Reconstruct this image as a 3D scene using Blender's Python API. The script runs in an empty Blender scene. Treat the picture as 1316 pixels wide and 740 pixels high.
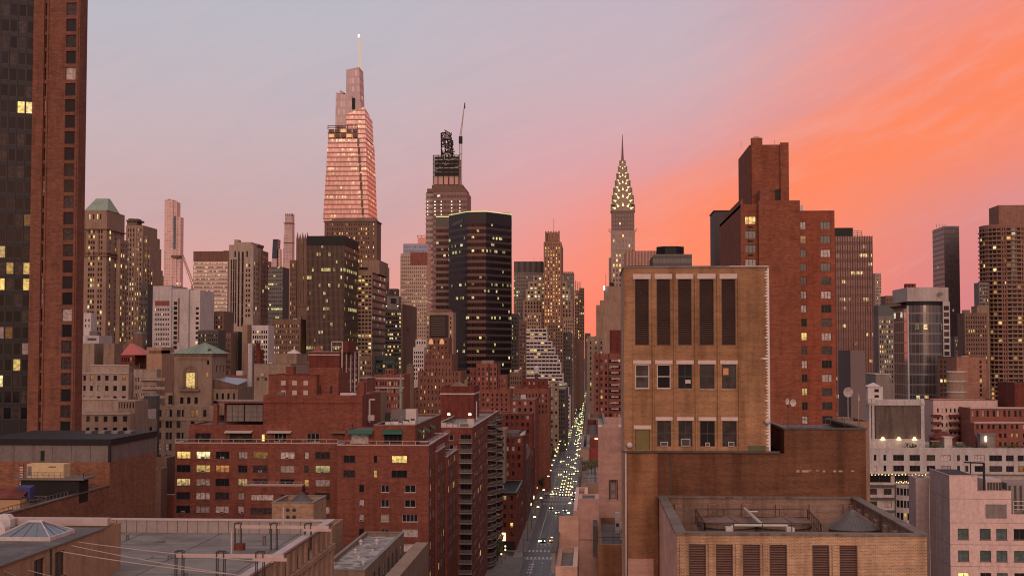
import bpy, math, random
from mathutils import Vector
SC = bpy.context.scene
COL = SC.collection
R = math.radians
# ------------------------------------------------------------------ camera
HAZE = 0.0
H, F = 70.0, 1750.0
TH, PH = R(3.29), R(2.68)
cam = bpy.data.cameras.new("camera"); camo = bpy.data.objects.new("camera", cam); COL.objects.link(camo)
cam.sensor_width = 36; cam.lens = 36*F/1316; cam.clip_start = 1; cam.clip_end = 30000
camo.location = (0, 0, H); camo.rotation_euler = (R(90)+PH, 0, TH)
SC.camera = camo
# ------------------------------------------------------------------ sky, sun, exposure
W = bpy.data.worlds.new("World"); SC.world = W; W.use_nodes = True
SKY_STRENGTH = 1.0
SUN_STRENGTH = 1.0
SC.view_settings.view_transform = 'Standard'; SC.view_settings.look = 'None'
SC.view_settings.exposure = 0.12; SC.view_settings.gamma = 1; SC.view_settings.use_curve_mapping = False
SC.cycles.use_denoising = True; SC.cycles.filter_width = 1.1
SC.cycles.max_bounces = 5; SC.cycles.diffuse_bounces = 2; SC.cycles.glossy_bounces = 3
SC.cycles.volume_bounces = 0; SC.cycles.transmission_bounces = 2
SC.cycles.sample_clamp_indirect = 4

class G:
    """small helper for node trees"""
    def __init__(s, nt): s.nt = nt
    def n(s, t, **k):
        o = s.nt.nodes.new(t)
        for a, v in k.items(): setattr(o, a, v)
        return o
    def put(s, sock, v):
        if hasattr(v, 'is_linked') or isinstance(v, bpy.types.NodeSocket): s.nt.links.new(v, sock)
        elif isinstance(v, (tuple, list)) and len(v) == 3 and sock.type == 'RGBA': sock.default_value = (*v, 1)
        else: sock.default_value = v
    def m(s, op, a, b=0.0, c=0.0, clamp=False):
        o = s.n('ShaderNodeMath', operation=op); o.use_clamp = clamp
        s.put(o.inputs[0], a); s.put(o.inputs[1], b)
        if op in ('MULTIPLY_ADD', 'SMOOTH_MIN', 'SMOOTH_MAX', 'COMPARE', 'WRAP'): s.put(o.inputs[2], c)
        return o.outputs[0]
    def mix(s, f, a, b, mode='MIX'):
        o = s.n('ShaderNodeMix', data_type='RGBA', blend_type=mode)
        s.put(o.inputs[0], f); s.put(o.inputs[6], a); s.put(o.inputs[7], b)
        return o.outputs[2]
    def ss(s, x, a, b):
        o = s.n('ShaderNodeMapRange', interpolation_type='SMOOTHSTEP')
        s.put(o.inputs[0], x); s.put(o.inputs[1], a); s.put(o.inputs[2], b); o.inputs[3].default_value = 0; o.inputs[4].default_value = 1
        return o.outputs[0]
    def ramp(s, x, pts):
        o = s.n('ShaderNodeValToRGB'); cr = o.color_ramp
        while len(cr.elements) < len(pts): cr.elements.new(0.5)
        for e, (p, c) in zip(cr.elements, pts): e.position = p; e.color = (*c, 1)
        s.put(o.inputs[0], x); return o.outputs[0]
    def xyz(s, x, y, z=0.0):
        o = s.n('ShaderNodeCombineXYZ'); s.put(o.inputs[0], x); s.put(o.inputs[1], y); s.put(o.inputs[2], z); return o.outputs[0]
    def sep(s, v):
        o = s.n('ShaderNodeSeparateXYZ'); s.put(o.inputs[0], v); return o.outputs
    def noise(s, v, sc, det=2, rough=.5, dist=0.0):
        o = s.n('ShaderNodeTexNoise'); s.put(o.inputs['Vector'], v); o.inputs['Scale'].default_value = sc
        o.inputs['Detail'].default_value = det; o.inputs['Roughness'].default_value = rough; o.inputs['Distortion'].default_value = dist
        return o.outputs[0]
    def white(s, v):
        o = s.n('ShaderNodeTexWhiteNoise', noise_dimensions='3D'); s.put(o.inputs['Vector'], v); return o.outputs[0]

def L(r, g, b):
    f = lambda c: (c/255/12.92 if c <= 10 else ((c/255+.055)/1.055)**2.4)
    return (f(r), f(g), f(b))

def build_sky():
    nt = W.node_tree; nt.nodes.clear(); g = G(nt)
    tc = g.n('ShaderNodeTexCoord'); d = g.sep(tc.outputs['Generated'])
    az = g.m('ARCTAN2', d[0], d[1]); el = g.m('ARCSINE', d[2])
    v = g.m('MULTIPLY', el, 2.0)          # ramp position: 0.5 rad of elevation = 1
    left = g.ramp(v, [(0, L(224,150,138)), (.09, L(222,156,148)), (.19, L(202,162,162)), (.32, L(197,175,179)), (.44, L(189,181,189)), (.54, L(183,183,193)), (.9, L(150,158,188))])
    mid = g.ramp(v, [(0, L(255,124,100)), (.07, L(253,130,112)), (.17, L(238,146,140)), (.28, L(216,162,168)), (.40, L(201,174,181)), (.54, L(191,178,189)), (.9, L(150,155,185))])
    right = g.ramp(v, [(0, L(220,122,126)), (.12, L(214,128,133)), (.22, L(209,140,147)), (.36, L(234,142,132)), (.52, L(226,148,148)), (.66, L(204,158,170)), (.9, L(160,155,180))])
    c = g.mix(g.ss(az, -.20, .02), left, mid)
    c = g.mix(g.ss(az, .04, .27), c, right)
    # the glowing streak of cloud low on the right, rising away from the skyline
    nv = g.xyz(g.m('ADD', g.m('MULTIPLY', az, 3.0), g.m('MULTIPLY', el, 5.0)), g.m('SUBTRACT', g.m('MULTIPLY', el, 22.0), g.m('MULTIPLY', az, 10.0)), d[2])
    n1 = g.noise(nv, 1.3, 5, .55, .4); n2 = g.noise(nv, 4.0, 4, .6, .2)
    dd = g.m('SUBTRACT', el, g.m('ADD', .080, g.m('MULTIPLY', g.m('SUBTRACT', az, .06), .43)))
    dd = g.m('ADD', dd, g.m('MULTIPLY', g.m('SUBTRACT', n1, .5), .05))
    w = g.m('ADD', .050, g.m('MULTIPLY', g.m('MAXIMUM', g.m('SUBTRACT', az, 0.0), 0.0), .05))
    q = g.m('DIVIDE', dd, w); st = g.m('EXPONENT', g.m('MULTIPLY', g.m('MULTIPLY', q, q), -1.0))
    st = g.m('MULTIPLY', st, g.ss(az, -.06, .16))
    c = g.mix(g.m('MULTIPLY', st, .95, clamp=True), c, L(255,131,82))
    bx = g.m('DIVIDE', g.m('SUBTRACT', az, .11), .10); by = g.m('DIVIDE', g.m('SUBTRACT', el, .07), .06)
    bl = g.m('EXPONENT', g.m('MULTIPLY', g.m('ADD', g.m('MULTIPLY', bx, bx), g.m('MULTIPLY', by, by)), -1.0))
    c = g.mix(g.m('MULTIPLY', bl, .8), c, L(255,130,92))
    q2 = g.m('DIVIDE', g.m('ADD', dd, -.045), .05); st2 = g.m('EXPONENT', g.m('MULTIPLY', g.m('MULTIPLY', q2, q2), -1.0))
    st2 = g.m('MULTIPLY', g.m('MULTIPLY', st2, g.ss(az, .0, .2)), g.ss(n2, .3, .7))
    c = g.mix(g.m('MULTIPLY', st2, .45), c, L(246,150,130))
    # faint wisps
    c = g.mix(g.m('MULTIPLY', g.ss(n2, .45, .8), .10), c, L(236,190,186))
    c = g.mix(g.m('MULTIPLY', g.ss(n1, .5, .75), .10), c, L(150,140,170))
    c = g.mix(1.0, c, (.915,.905,.915), 'MULTIPLY')
    rear = g.ramp(g.m('MULTIPLY', el, 1/1.57), [(0, (.10,.06,.06)), (.022, (.26,.12,.10)), (.05, (1.0,.34,.21)), (.08, (.92,.36,.26)), (.13, (.74,.40,.36)), (.24, (.72,.44,.40)), (.38, (.66,.46,.46)), (.65, (.60,.50,.51)), (1, (.60,.53,.51))])  # unseen rear sky, dimmed low so the black tower reflects darkness
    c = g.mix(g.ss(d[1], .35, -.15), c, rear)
    sd = g.m('MULTIPLY', g.ss(g.m('ABSOLUTE', d[0]), .55, .85), g.ss(el, .9, .5)); c = g.mix(g.m('MULTIPLY', sd, .75), c, (.16,.13,.16))  # unseen side sky darkened to deepen contrast between facade faces
    c = g.mix(g.ss(el, .45, 1.2), c, (.60,.53,.51))
    c = g.mix(g.ss(el, -.004, -.02), c, (.12,.08,.08))
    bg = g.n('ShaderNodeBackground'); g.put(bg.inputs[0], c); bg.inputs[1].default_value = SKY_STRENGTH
    sky = g.n('ShaderNodeTexSky'); sky.sky_type = 'NISHITA'; sky.sun_disc = False
    sky.sun_elevation = R(8); sky.sun_rotation = R(160); sky.altitude = 70
    b2 = g.n('ShaderNodeBackground'); g.put(b2.inputs[0], sky.outputs[0]); b2.inputs[1].default_value = .006
    ad = g.n('ShaderNodeAddShader'); nt.links.new(bg.outputs[0], ad.inputs[0]); nt.links.new(b2.outputs[0], ad.inputs[1])
    o = g.n('ShaderNodeOutputWorld'); nt.links.new(ad.outputs[0], o.inputs[0])
    W.cycles.sampling_method = 'MANUAL'; W.cycles.sample_map_resolution = 512
build_sky()
sl = bpy.data.lights.new("sun", 'SUN'); sl.energy = SUN_STRENGTH; sl.angle = R(26); sl.color = (1, .70, .55)
so = bpy.data.objects.new("sun", sl); COL.objects.link(so)
# light comes from behind the camera, a little from the right, low
so.rotation_euler = Vector((-.10, .96, -.27)).to_track_quat('-Z', 'Y').to_euler()

# ------------------------------------------------------------------ pixel -> world helpers (photo 1316x740)
Fv = Vector((-math.sin(TH)*math.cos(PH), math.cos(TH)*math.cos(PH), math.sin(PH)))
Rv = Vector((math.cos(TH), math.sin(TH), 0)); Uv = Rv.cross(Fv)
def ray(px, py): return Fv + Rv*((px-658)/F) + Uv*((370-py)/F)
def X(px, Y, py=452): d = ray(px, py); return d.x/d.y*Y
def Z(py, Y, px=658): d = ray(px, py); return H + d.z/d.y*Y
def YX(px, x, py=452): d = ray(px, py); return x*d.y/d.x      # depth at which the plane X=x shows at pixel px
def YZ(py, z, px=658): d = ray(px, py); return (z-H)*d.y/d.z  # depth at which the height z shows at pixel py

# ------------------------------------------------------------------ materials
MATS = {}
def mat(name, f):
    if name in MATS: return MATS[name]
    m = bpy.data.materials.new(name); m.use_nodes = True; nt = m.node_tree; nt.nodes.clear(); g = G(nt)
    p = g.n('ShaderNodeBsdfPrincipled'); o = g.n('ShaderNodeOutputMaterial'); nt.links.new(p.outputs[0], o.inputs[0])
    f(g, p); MATS[name] = m
    m.cycles.emission_sampling = 'NONE'
    return m
def wcoord(g):
    """(u, z): metres along the wall and up, whatever way the wall faces"""
    tc = g.n('ShaderNodeTexCoord'); geo = g.n('ShaderNodeNewGeometry')
    P = g.sep(tc.outputs['Object']); N = g.sep(geo.outputs['Normal'])
    u = g.m('SUBTRACT', g.m('MULTIPLY', P[1], N[0]), g.m('MULTIPLY', P[0], N[1]))
    return u, P[2], tc.outputs['Object']
def bump(g, p, h, s=.3, d=.02):
    b = g.n('ShaderNodeBump'); b.inputs['Strength'].default_value = s; b.inputs['Distance'].default_value = d
    g.put(b.inputs['Height'], h); g.put(p.inputs['Normal'], b.outputs[0])
def streaks(g, u, z, P, c, dark=.35, sc=1.0):
    n = g.noise(g.xyz(g.m('MULTIPLY', u, 1.0*sc), g.m('MULTIPLY', z, .12*sc)), .9, 4, .6)
    c = g.mix(g.m('MULTIPLY', g.ss(n, .42, .72), dark*1.25, clamp=True), c, g.mix(1.0, c, (.42,.36,.34), 'MULTIPLY'))
    n = g.noise(P, .12*sc, 3, .6)
    c = g.mix(g.m('MULTIPLY', g.ss(n, .4, .7), dark), c, g.mix(1.0, c, (.62,.56,.52), 'MULTIPLY'))
    return c
def brick(name, c1, c2=None, mortar=None, near=False, dark=.35, bands=0.0):
    c2 = c2 or tuple(v*.72 for v in c1); mortar = mortar or tuple(v*.9+.02 for v in c1)
    def f(g, p):
        u, z, P = wcoord(g)
        b = g.n('ShaderNodeTexBrick'); g.put(b.inputs['Vector'], g.xyz(u, z)); b.inputs['Scale'].default_value = 1
        bw, rh = (.23, .078) if near else (.62, .24)
        b.inputs['Brick Width'].default_value = bw; b.inputs['Row Height'].default_value = rh; b.inputs['Mortar Size'].default_value = .011 if near else .012
        b.inputs['Color1'].default_value = (*c1, 1); b.inputs['Color2'].default_value = (*c2, 1); b.inputs['Mortar'].default_value = (*mortar, 1)
        c = b.outputs[0]
        n = g.noise(g.xyz(g.m('MULTIPLY', u, .35), g.m('MULTIPLY', z, 1.6)), 1.2, 4, .65)
        c = g.mix(g.m('MULTIPLY', g.ss(n, .35, .72), .55), c, g.mix(1.0, c, (1.45,1.4,1.3), 'MULTIPLY'))
        pt = g.noise(g.xyz(g.m('MULTIPLY', u, .22), g.m('MULTIPLY', z, .5)), 1.0, 2, .4); c = g.mix(g.m('MULTIPLY', g.ss(pt, .60, .64), .22), c, g.mix(1.0, c, (1.5,1.35,1.25), 'MULTIPLY')); c = g.mix(g.m('MULTIPLY', g.ss(pt, .38, .34), .25), c, g.mix(1.0, c, (.6,.58,.6), 'MULTIPLY'))
        c = streaks(g, u, z, P, c, dark)
        if bands:
            fr = g.m('FRACT', g.m('DIVIDE', z, bands)); c = g.mix(g.m('MULTIPLY', g.m('LESS_THAN', fr, .05), .22), c, g.mix(1.0, c, (.5,.5,.5), 'MULTIPLY'))
        g.put(p.inputs['Base Color'], c); p.inputs['Roughness'].default_value = .9
        p.inputs['Specular IOR Level'].default_value = .2
        if near: bump(g, p, b.outputs[1], .25, -.01)
    return mat(name, f)
def plain(name, c, rough=.85, metal=0.0, dark=.3, sc=1.0, spec=.3):
    def f(g, p):
        u, z, P = wcoord(g); k = g.noise(P, 1.7*sc, 5, .65)
        cc = g.mix(g.ss(k, .25, .8), tuple(v*.82 for v in c), tuple(min(1, v*1.14) for v in c))
        cc = streaks(g, u, z, P, cc, dark, sc)
        g.put(p.inputs['Base Color'], cc); p.inputs['Roughness'].default_value = rough; p.inputs['Metallic'].default_value = metal
        p.inputs['Specular IOR Level'].default_value = spec
    return mat(name, f)
def roofm(name, c, c2, sc=.5):
    def f(g, p):
        tc = g.n('ShaderNodeTexCoord'); P = tc.outputs['Object']
        n = g.noise(P, sc, 6, .65, .6); n2 = g.noise(P, sc*7, 4, .7)
        cc = g.mix(g.ss(n, .38, .64), c, c2); cc = g.mix(g.m('MULTIPLY', g.ss(n2, .45, .7), .4), cc, tuple(v*.55 for v in c))
        g.put(p.inputs['Base Color'], cc); p.inputs['Roughness'].default_value = .85; bump(g, p, n2, .3, .05)
    return mat(name, f)
def curtain(name, glass, spand, fh=3.8, cw=1.5, sp=.35, mull=.12, lit=.12, rowlit=.5, metal=.0, rough=.18, litc=(1,.72,.28), lits=1.6, mullc=None, spec=.35, vert=0.0, lowlit=0.0):
    mullc = mullc or spand
    def f(g, p):
        u, z, P = wcoord(g)
        zf = g.m('DIVIDE', z, fh); uf = g.m('DIVIDE', g.m('ADD', u, 5000.0), cw)
        zi = g.m('FLOOR', zf); ui = g.m('FLOOR', uf); zr = g.m('FRACT', zf); ur = g.m('FRACT', uf)
        inz = g.m('GREATER_THAN', zr, sp); inu = g.m('GREATER_THAN', ur, mull); pane = g.m('MULTIPLY', inz, inu)
        r = g.white(g.xyz(ui, zi)); rr = g.white(g.xyz(7.0, zi, 3.0)); cl = g.noise(g.xyz(g.m('MULTIPLY', ui, .16), g.m('MULTIPLY', zi, .9)), 1.0, 2, .5)
        th = g.m('MULTIPLY', lit, g.m('ADD', g.m('ADD', .25, g.m('MULTIPLY', g.m('MULTIPLY', g.m('GREATER_THAN', rr, 1-rowlit*.3), g.ss(cl, .35, .6)), 5.0)), g.m('MULTIPLY', g.ss(cl, .56, .70), 4.0)))
        if lowlit: th = g.m('ADD', th, g.m('MULTIPLY', g.ss(z, lowlit, lowlit*.4), .05))
        on = g.m('LESS_THAN', r, th)
        gv = g.mix(g.white(g.xyz(ui, zi, 9.0)), tuple(v*.75 for v in glass), tuple(min(1, v*1.15) for v in glass))
        base = g.mix(pane, g.mix(inz, spand, mullc), gv)
        base = g.mix(g.m('MULTIPLY', g.ss(g.noise(P, .03, 3), .35, .7), .3), base, g.mix(1.0, base, (.6,.6,.62), 'MULTIPLY'))
        g.put(p.inputs['Base Color'], base); g.put(p.inputs['Roughness'], g.m('ADD', rough, g.m('MULTIPLY', g.m('SUBTRACT', 1.0, pane), .25)))
        g.put(p.inputs['Metallic'], g.m('MULTIPLY', g.m('ADD', .35, g.m('MULTIPLY', pane, .65)), metal)); p.inputs['Specular IOR Level'].default_value = spec
        topm = g.m('GREATER_THAN', zr, sp+(1-sp)*.38); sub = g.noise(g.xyz(g.m('MULTIPLY', uf, 2.3), g.m('MULTIPLY', zf, 3.1)), 1.0, 3, .6)
        r5 = g.white(g.xyz(ui, zi, 21.0)); e = g.m('MULTIPLY', g.m('MULTIPLY', g.m('MULTIPLY', pane, topm), on), g.m('MULTIPLY', g.m('MULTIPLY', lits*.8, g.m('ADD', .15, r5)), g.m('ADD', .2, g.ss(sub, .35, .65))))
        lc = g.mix(g.white(g.xyz(ui, zi, 5.0)), litc, tuple(min(1.0, v) for v in (litc[0]*.95, litc[1]*1.12, litc[2]*1.35)))
        g.put(p.inputs['Emission Color'], lc); g.put(p.inputs['Emission Strength'], e)
    return mat(name, f)
def simple(name, c, rough=.6, metal=0.0, em=0.0, spec=.5, emc=None):
    def f(g, p):
        tc = g.n('ShaderNodeTexCoord'); k = g.noise(tc.outputs['Object'], 2.0, 3)
        g.put(p.inputs['Base Color'], g.mix(g.ss(k, .3, .75), tuple(v*.85 for v in c), c)); p.inputs['Roughness'].default_value = rough; p.inputs['Metallic'].default_value = metal
        p.inputs['Specular IOR Level'].default_value = spec
        if em: p.inputs['Emission Color'].default_value = (*(emc or c), 1); p.inputs['Emission Strength'].default_value = em
    return mat(name, f)
def panem(name, base, rough=.08, em=0.0, emc=(1,.7,.25), busy=.0):
    def f(g, p):
        tc = g.n('ShaderNodeTexCoord'); oi = g.n('ShaderNodeObjectInfo'); geo = g.n('ShaderNodeNewGeometry')
        rnd = g.m('FRACT', g.m('ADD', oi.outputs['Random'], geo.outputs['Random Per Island']))
        P = g.sep(tc.outputs['Object'])
        vv = g.xyz(g.m('ADD', P[0], g.m('MULTIPLY', rnd, 37.0)), P[1], g.m('MULTIPLY', P[2], 1.3))
        n = g.noise(vv, 1.5, 2, .5); k = g.m('ADD', .7, g.m('MULTIPLY', rnd, .6))
        b = g.mix(1.0, base, g.xyz(k, k, k), 'MULTIPLY')
        b = g.mix(g.m('MULTIPLY', g.ss(n, .4, .6), busy), b, tuple(v*.3 for v in base))
        g.put(p.inputs['Base Color'], b); p.inputs['Roughness'].default_value = rough; p.inputs['Specular IOR Level'].default_value = .28
        if em:
            g.put(p.inputs['Emission Color'], g.ramp(g.m('FRACT', g.m('MULTIPLY', rnd, 7.31)), [(0, (1, emc[1]*.68, emc[2]*.6)), (.35, emc), (.7, emc), (1, (1, min(1, emc[1]*1.15), emc[2]*2))]))
            g.put(p.inputs['Emission Strength'], g.m('MULTIPLY', g.m('MULTIPLY', g.m('ADD', g.m('MULTIPLY', g.ss(P[2], .1, 1.5), .45), g.m('MULTIPLY', g.ss(n, .3, .7), .75)), g.m('ADD', .25, g.m('MULTIPLY', rnd, 1.1))), em))
    return mat(name, f)
PN = dict(dark=panem('glass_dark', (.018,.016,.02), .06), mid=panem('glass_curtained', (.062,.046,.046), .15, busy=.6), blind=panem('glass_blind', (.55,.44,.42), .35, busy=.55),
          lit=panem('glass_lit', (.2,.14,.07), .2, em=1.15, emc=(1,.68,.20)), litw=panem('glass_lit_pale', (.2,.2,.12), .2, em=1.1, emc=(.95,.86,.40)), dim=panem('glass_dim', (.15,.09,.04), .2, em=.32, emc=(1,.52,.18)))
PK = list(PN)
FRD = simple('frame_dark', (.03,.025,.025), .5); FRW = simple('frame_white', (.55,.46,.44), .5); FRB = simple('frame_bronze', (.09,.05,.04), .5)
FRAMES = dict(d=FRD, w=FRW, b=FRB)

# ------------------------------------------------------------------ meshes
class MB:
    def __init__(s): s.v = []; s.f = []; s.mi = []; s.mats = []
    def slot(s, m):
        if m not in s.mats: s.mats.append(m)
        return s.mats.index(m)
    def quad(s, pts, m):
        i = len(s.v); s.v += [tuple(p) for p in pts]; s.f.append(tuple(range(i, i+len(pts)))); s.mi.append(s.slot(m)); return s
    def hexa(s, b, t, m, bottom=True, top=None):
        """b, t: matching rings (CCW from above) of bottom and top points"""
        n = len(b)
        for i in range(n): j = (i+1) % n; s.quad([b[i], b[j], t[j], t[i]], m)
        s.quad(list(t), top or m)
        if bottom: s.quad(list(reversed(b)), m)
        return s
    def box(s, x0, x1, y0, y1, z0, z1, m, top=None):
        p = [(x0,y0),(x1,y0),(x1,y1),(x0,y1)]
        return s.hexa([(a,b,z0) for a,b in p], [(a,b,z1) for a,b in p], m, True, top)
    def poly(s, pts, z0, z1, m, top=None): return s.hexa([(a,b,z0) for a,b in pts], [(a,b,z1) for a,b in pts], m, True, top)
    def cone(s, x, y, z0, z1, r0, r1, m, n=16, ph=0.0):
        c = [(math.cos(2*math.pi*(i+ph)/n), math.sin(2*math.pi*(i+ph)/n)) for i in range(n)]
        r1 = max(r1, .01)
        return s.hexa([(x+r0*a, y+r0*b, z0) for a,b in c], [(x+r1*a, y+r1*b, z1) for a,b in c], m)
    def bar(s, p, q, w, m, w2=None, n=4):
        p = Vector(p); q = Vector(q); d = (q-p)
        if d.length < 1e-6: return s
        d.normalize(); a = d.orthogonal() if abs(d.z) < .99 else Vector((1,0,0))
        if abs(d.z) < .99: a = d.cross(Vector((0,0,1))).normalized()
        b = d.cross(a); w2 = w if w2 is None else w2
        ring = lambda c, r: [c + (a*math.cos(2*math.pi*(i+.5)/n) + b*math.sin(2*math.pi*(i+.5)/n))*r for i in range(n)]
        k = .7071 if n == 4 else .5
        return s.hexa(ring(p, w*k), ring(q, w2*k), m)
    def build(s, name, parent=None, loc=(0,0,0), org=(0,0,0)):
        me = bpy.data.meshes.new(name); ox, oy, oz = org
        me.from_pydata([(x-ox, y-oy, z-oz) for x,y,z in s.v], [], s.f)
        for m in s.mats: me.materials.append(m)
        me.polygons.foreach_set('material_index', s.mi); me.update()
        o = bpy.data.objects.new(name, me); COL.objects.link(o); o.parent = parent; o.location = loc
        return o
def tag(o, label=None, cat=None, group=None, kind=None):
    if label: o['label'] = label
    if cat: o['category'] = cat
    if group: o['group'] = group
    if kind: o['kind'] = kind
    return o
WC = {}
def win_mesh(w, h, style, kind, lod):
    w = round(w, 2); h = round(h, 2); key = (w, h, style, kind, lod)
    if key in WC: return WC[key]
    fr = FRAMES[style[0]]; nm = int(style[1]) if len(style) > 1 else 1; rail = 'r' in style
    mb = MB(); t = .07 if lod == 2 else min(.09, w*.09)
    fm = []
    if lod >= 1:
        a, b = -w/2, w/2; y0, y1 = -.05, .04
        parts = [(a, a+t, 0, h), (b-t, b, 0, h), (a+t, b-t, 0, t), (a+t, b-t, h-t, h)]
        parts += [(a+w*k/(nm)-t/2, a+w*k/nm+t/2, t, h-t) for k in range(1, nm)]
        for (p, q, r, s_) in parts:
            if lod == 2: mb.box(p, q, y0, y1, r, s_, fr)
            else: mb.quad([(p,y0,r),(q,y0,r),(q,y0,s_),(p,y0,s_)], fr)
        if rail:
            e = [a+t] + [a+w*k/nm for k in range(1, nm)] + [b-t]
            for k in range(len(e)-1):
                p, q = e[k]+(t/2 if k else 0), e[k+1]-(t/2 if k < len(e)-2 else 0)
                if lod == 2: mb.box(p, q, y0+.01, y1-.01, h*.5-t/2, h*.5+t/2, fr)
                else: mb.quad([(p,y0,h*.5-t/2),(q,y0,h*.5-t/2),(q,y0,h*.5+t/2),(p,y0,h*.5+t/2)], fr)
        if lod == 2: mb.box(a-.08, b+.08, -.26, y0-.01, -.09, -.002, FRAMES['b'] if style[0] != 'w' else fr)
    pm = MB(); pm.quad([(-w/2,0,0),(w/2,0,0),(w/2,0,h),(-w/2,0,h)], PN[kind])
    if lod < 2:
        for q, i in zip(pm.f, pm.mi): mb.quad([pm.v[j] for j in q], PN[kind])
        pm = None
    def mk(b, n):
        me = bpy.data.meshes.new(n); me.from_pydata(b.v, [], b.f)
        for m in b.mats: me.materials.append(m)
        me.polygons.foreach_set('material_index', b.mi); me.update(); return me
    WC[key] = (mk(mb, 'window'), mk(pm, 'pane') if pm else None)
    return WC[key]
NWIN = 0
ACM = simple('ac_grey', (.55,.48,.46), .6)
class Bld:
    def __init__(s, name, label, cat, x, y, group=None, z=0.0):
        s.o = bpy.data.objects.new(name, None); COL.objects.link(s.o); s.o.location = (x, y, z); s.org = (x, y, z)
        s.o.empty_display_size = 2; tag(s.o, label, cat, group); s.parts = []; s.shared = {}; s.wins = []; s.rng = random.Random(hash_s(name+label))
    def P(s, name):
        """a new part with a mesh of its own"""
        m = MB(); s.parts.append((name, m, None, None)); return m
    def PL(s, name, label):
        m = MB(); s.parts.append((name, m, label, None)); return m
    def S(s, name):
        """the shared mesh of a part built in several steps"""
        if name not in s.shared: s.shared[name] = s.P(name)
        return s.shared[name]
    def wallp(s, a, b, z0, z1, m, wins=None, name='wall', rev=.22, revm=None):
        """wall from a to b (outside to the right of a->b) with real window openings"""
        mb = s.S(name); d = Vector((b[0]-a[0], b[1]-a[1])); Ln = d.length; d.normalize(); nx, ny = d.y, -d.x
        pt = lambda u, z, k=0.0: (a[0]+d.x*u-nx*k, a[1]+d.y*u-ny*k, z)
        ws = []
        for w in (wins or []):
            u0, u1, a0, a1 = w[:4]; u0 = max(u0, .05); u1 = min(u1, Ln-.05); a0 = max(a0, z0+.02); a1 = min(a1, z1-.02)
            if u1-u0 > .1 and a1-a0 > .1: ws.append((u0, u1, a0, a1, w[4]))
        if not ws: mb.quad([pt(0,z0), pt(Ln,z0), pt(Ln,z1), pt(0,z1)], m); return
        zs = sorted({z0, z1} | {round(w[2], 4) for w in ws} | {round(w[3], 4) for w in ws})
        for i in range(len(zs)-1):
            za, zb = zs[i], zs[i+1]
            if zb-za < 1e-3: continue
            zm = (za+zb)/2; hs = sorted((w[0], w[1]) for w in ws if w[2] < zm < w[3]); u = 0.0
            for h0, h1 in hs:
                if h0 > u+1e-4: mb.quad([pt(u,za), pt(h0,za), pt(h0,zb), pt(u,zb)], m)
                u = max(u, h1)
            if u < Ln-1e-4: mb.quad([pt(u,za), pt(Ln,za), pt(Ln,zb), pt(u,zb)], m)
        rm = revm or m; ang = math.atan2(d.y, d.x)
        for u0, u1, a0, a1, o in ws:
            k = rev
            mb.quad([pt(u0,a0), pt(u1,a0), pt(u1,a0,k), pt(u0,a0,k)], rm); mb.quad([pt(u0,a1,k), pt(u1,a1,k), pt(u1,a1), pt(u0,a1)], rm)
            mb.quad([pt(u0,a0), pt(u0,a0,k), pt(u0,a1,k), pt(u0,a1)], rm); mb.quad([pt(u1,a0,k), pt(u1,a0), pt(u1,a1), pt(u1,a1,k)], rm)
            c = pt((u0+u1)/2, a0, k-.01)
            s.wins.append((c, ang, u1-u0, a1-a0, o or {}))
    def block(s, x0, x1, y0, y1, z0, z1, m, S=None, E=None, Wt=None, roof=None, par=.9, cop=None, name='wall', rev=.22, revm=None):
        s.wallp((x0,y0), (x1,y0), z0, z1, m, S, name, rev, revm); s.wallp((x1,y0), (x1,y1), z0, z1, m, E, name, min(rev, .06), revm)
        s.wallp((x1,y1), (x0,y1), z0, z1, m, None, name); s.wallp((x0,y1), (x0,y0), z0, z1, m, Wt, name, min(rev, .06), revm)
        t = .35; zr = z1-par; w = s.S(name); c = cop or m
        s.S('roof').quad([(x0+t,y0+t,zr),(x1-t,y0+t,zr),(x1-t,y1-t,zr),(x0+t,y1-t,zr)], roof or ROOF)
        i = [(x0+t,y0+t),(x1-t,y0+t),(x1-t,y1-t),(x0+t,y1-t)]; e = [(x0,y0),(x1,y0),(x1,y1),(x0,y1)]
        if par > 0:
            for k in range(4):
                j = (k+1) % 4; w.quad([(*i[j],zr),(*i[k],zr),(*i[k],z1),(*i[j],z1)], m)
        if cop:
            cb = s.S('coping'); g_ = .07
            e2 = [(x0-g_,y0-g_),(x1+g_,y0-g_),(x1+g_,y1+g_),(x0-g_,y1+g_)]
            ci = [(x0+t+g_,y0+t+g_),(x1-t-g_,y0+t+g_),(x1-t-g_,y1-t-g_),(x0+t+g_,y1-t-g_)]
            for k in range(4):
                j = (k+1) % 4
                cb.hexa([(*e2[k],z1+.003),(*e2[j],z1+.003),(*ci[j],z1+.003),(*ci[k],z1+.003)], [(*e2[k],z1+.18),(*e2[j],z1+.18),(*ci[j],z1+.18),(*ci[k],z1+.18)], cop)
        else:
            for k in range(4): j = (k+1) % 4; w.quad([(*e[k],z1),(*e[j],z1),(*i[j],z1),(*i[k],z1)], m)
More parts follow.
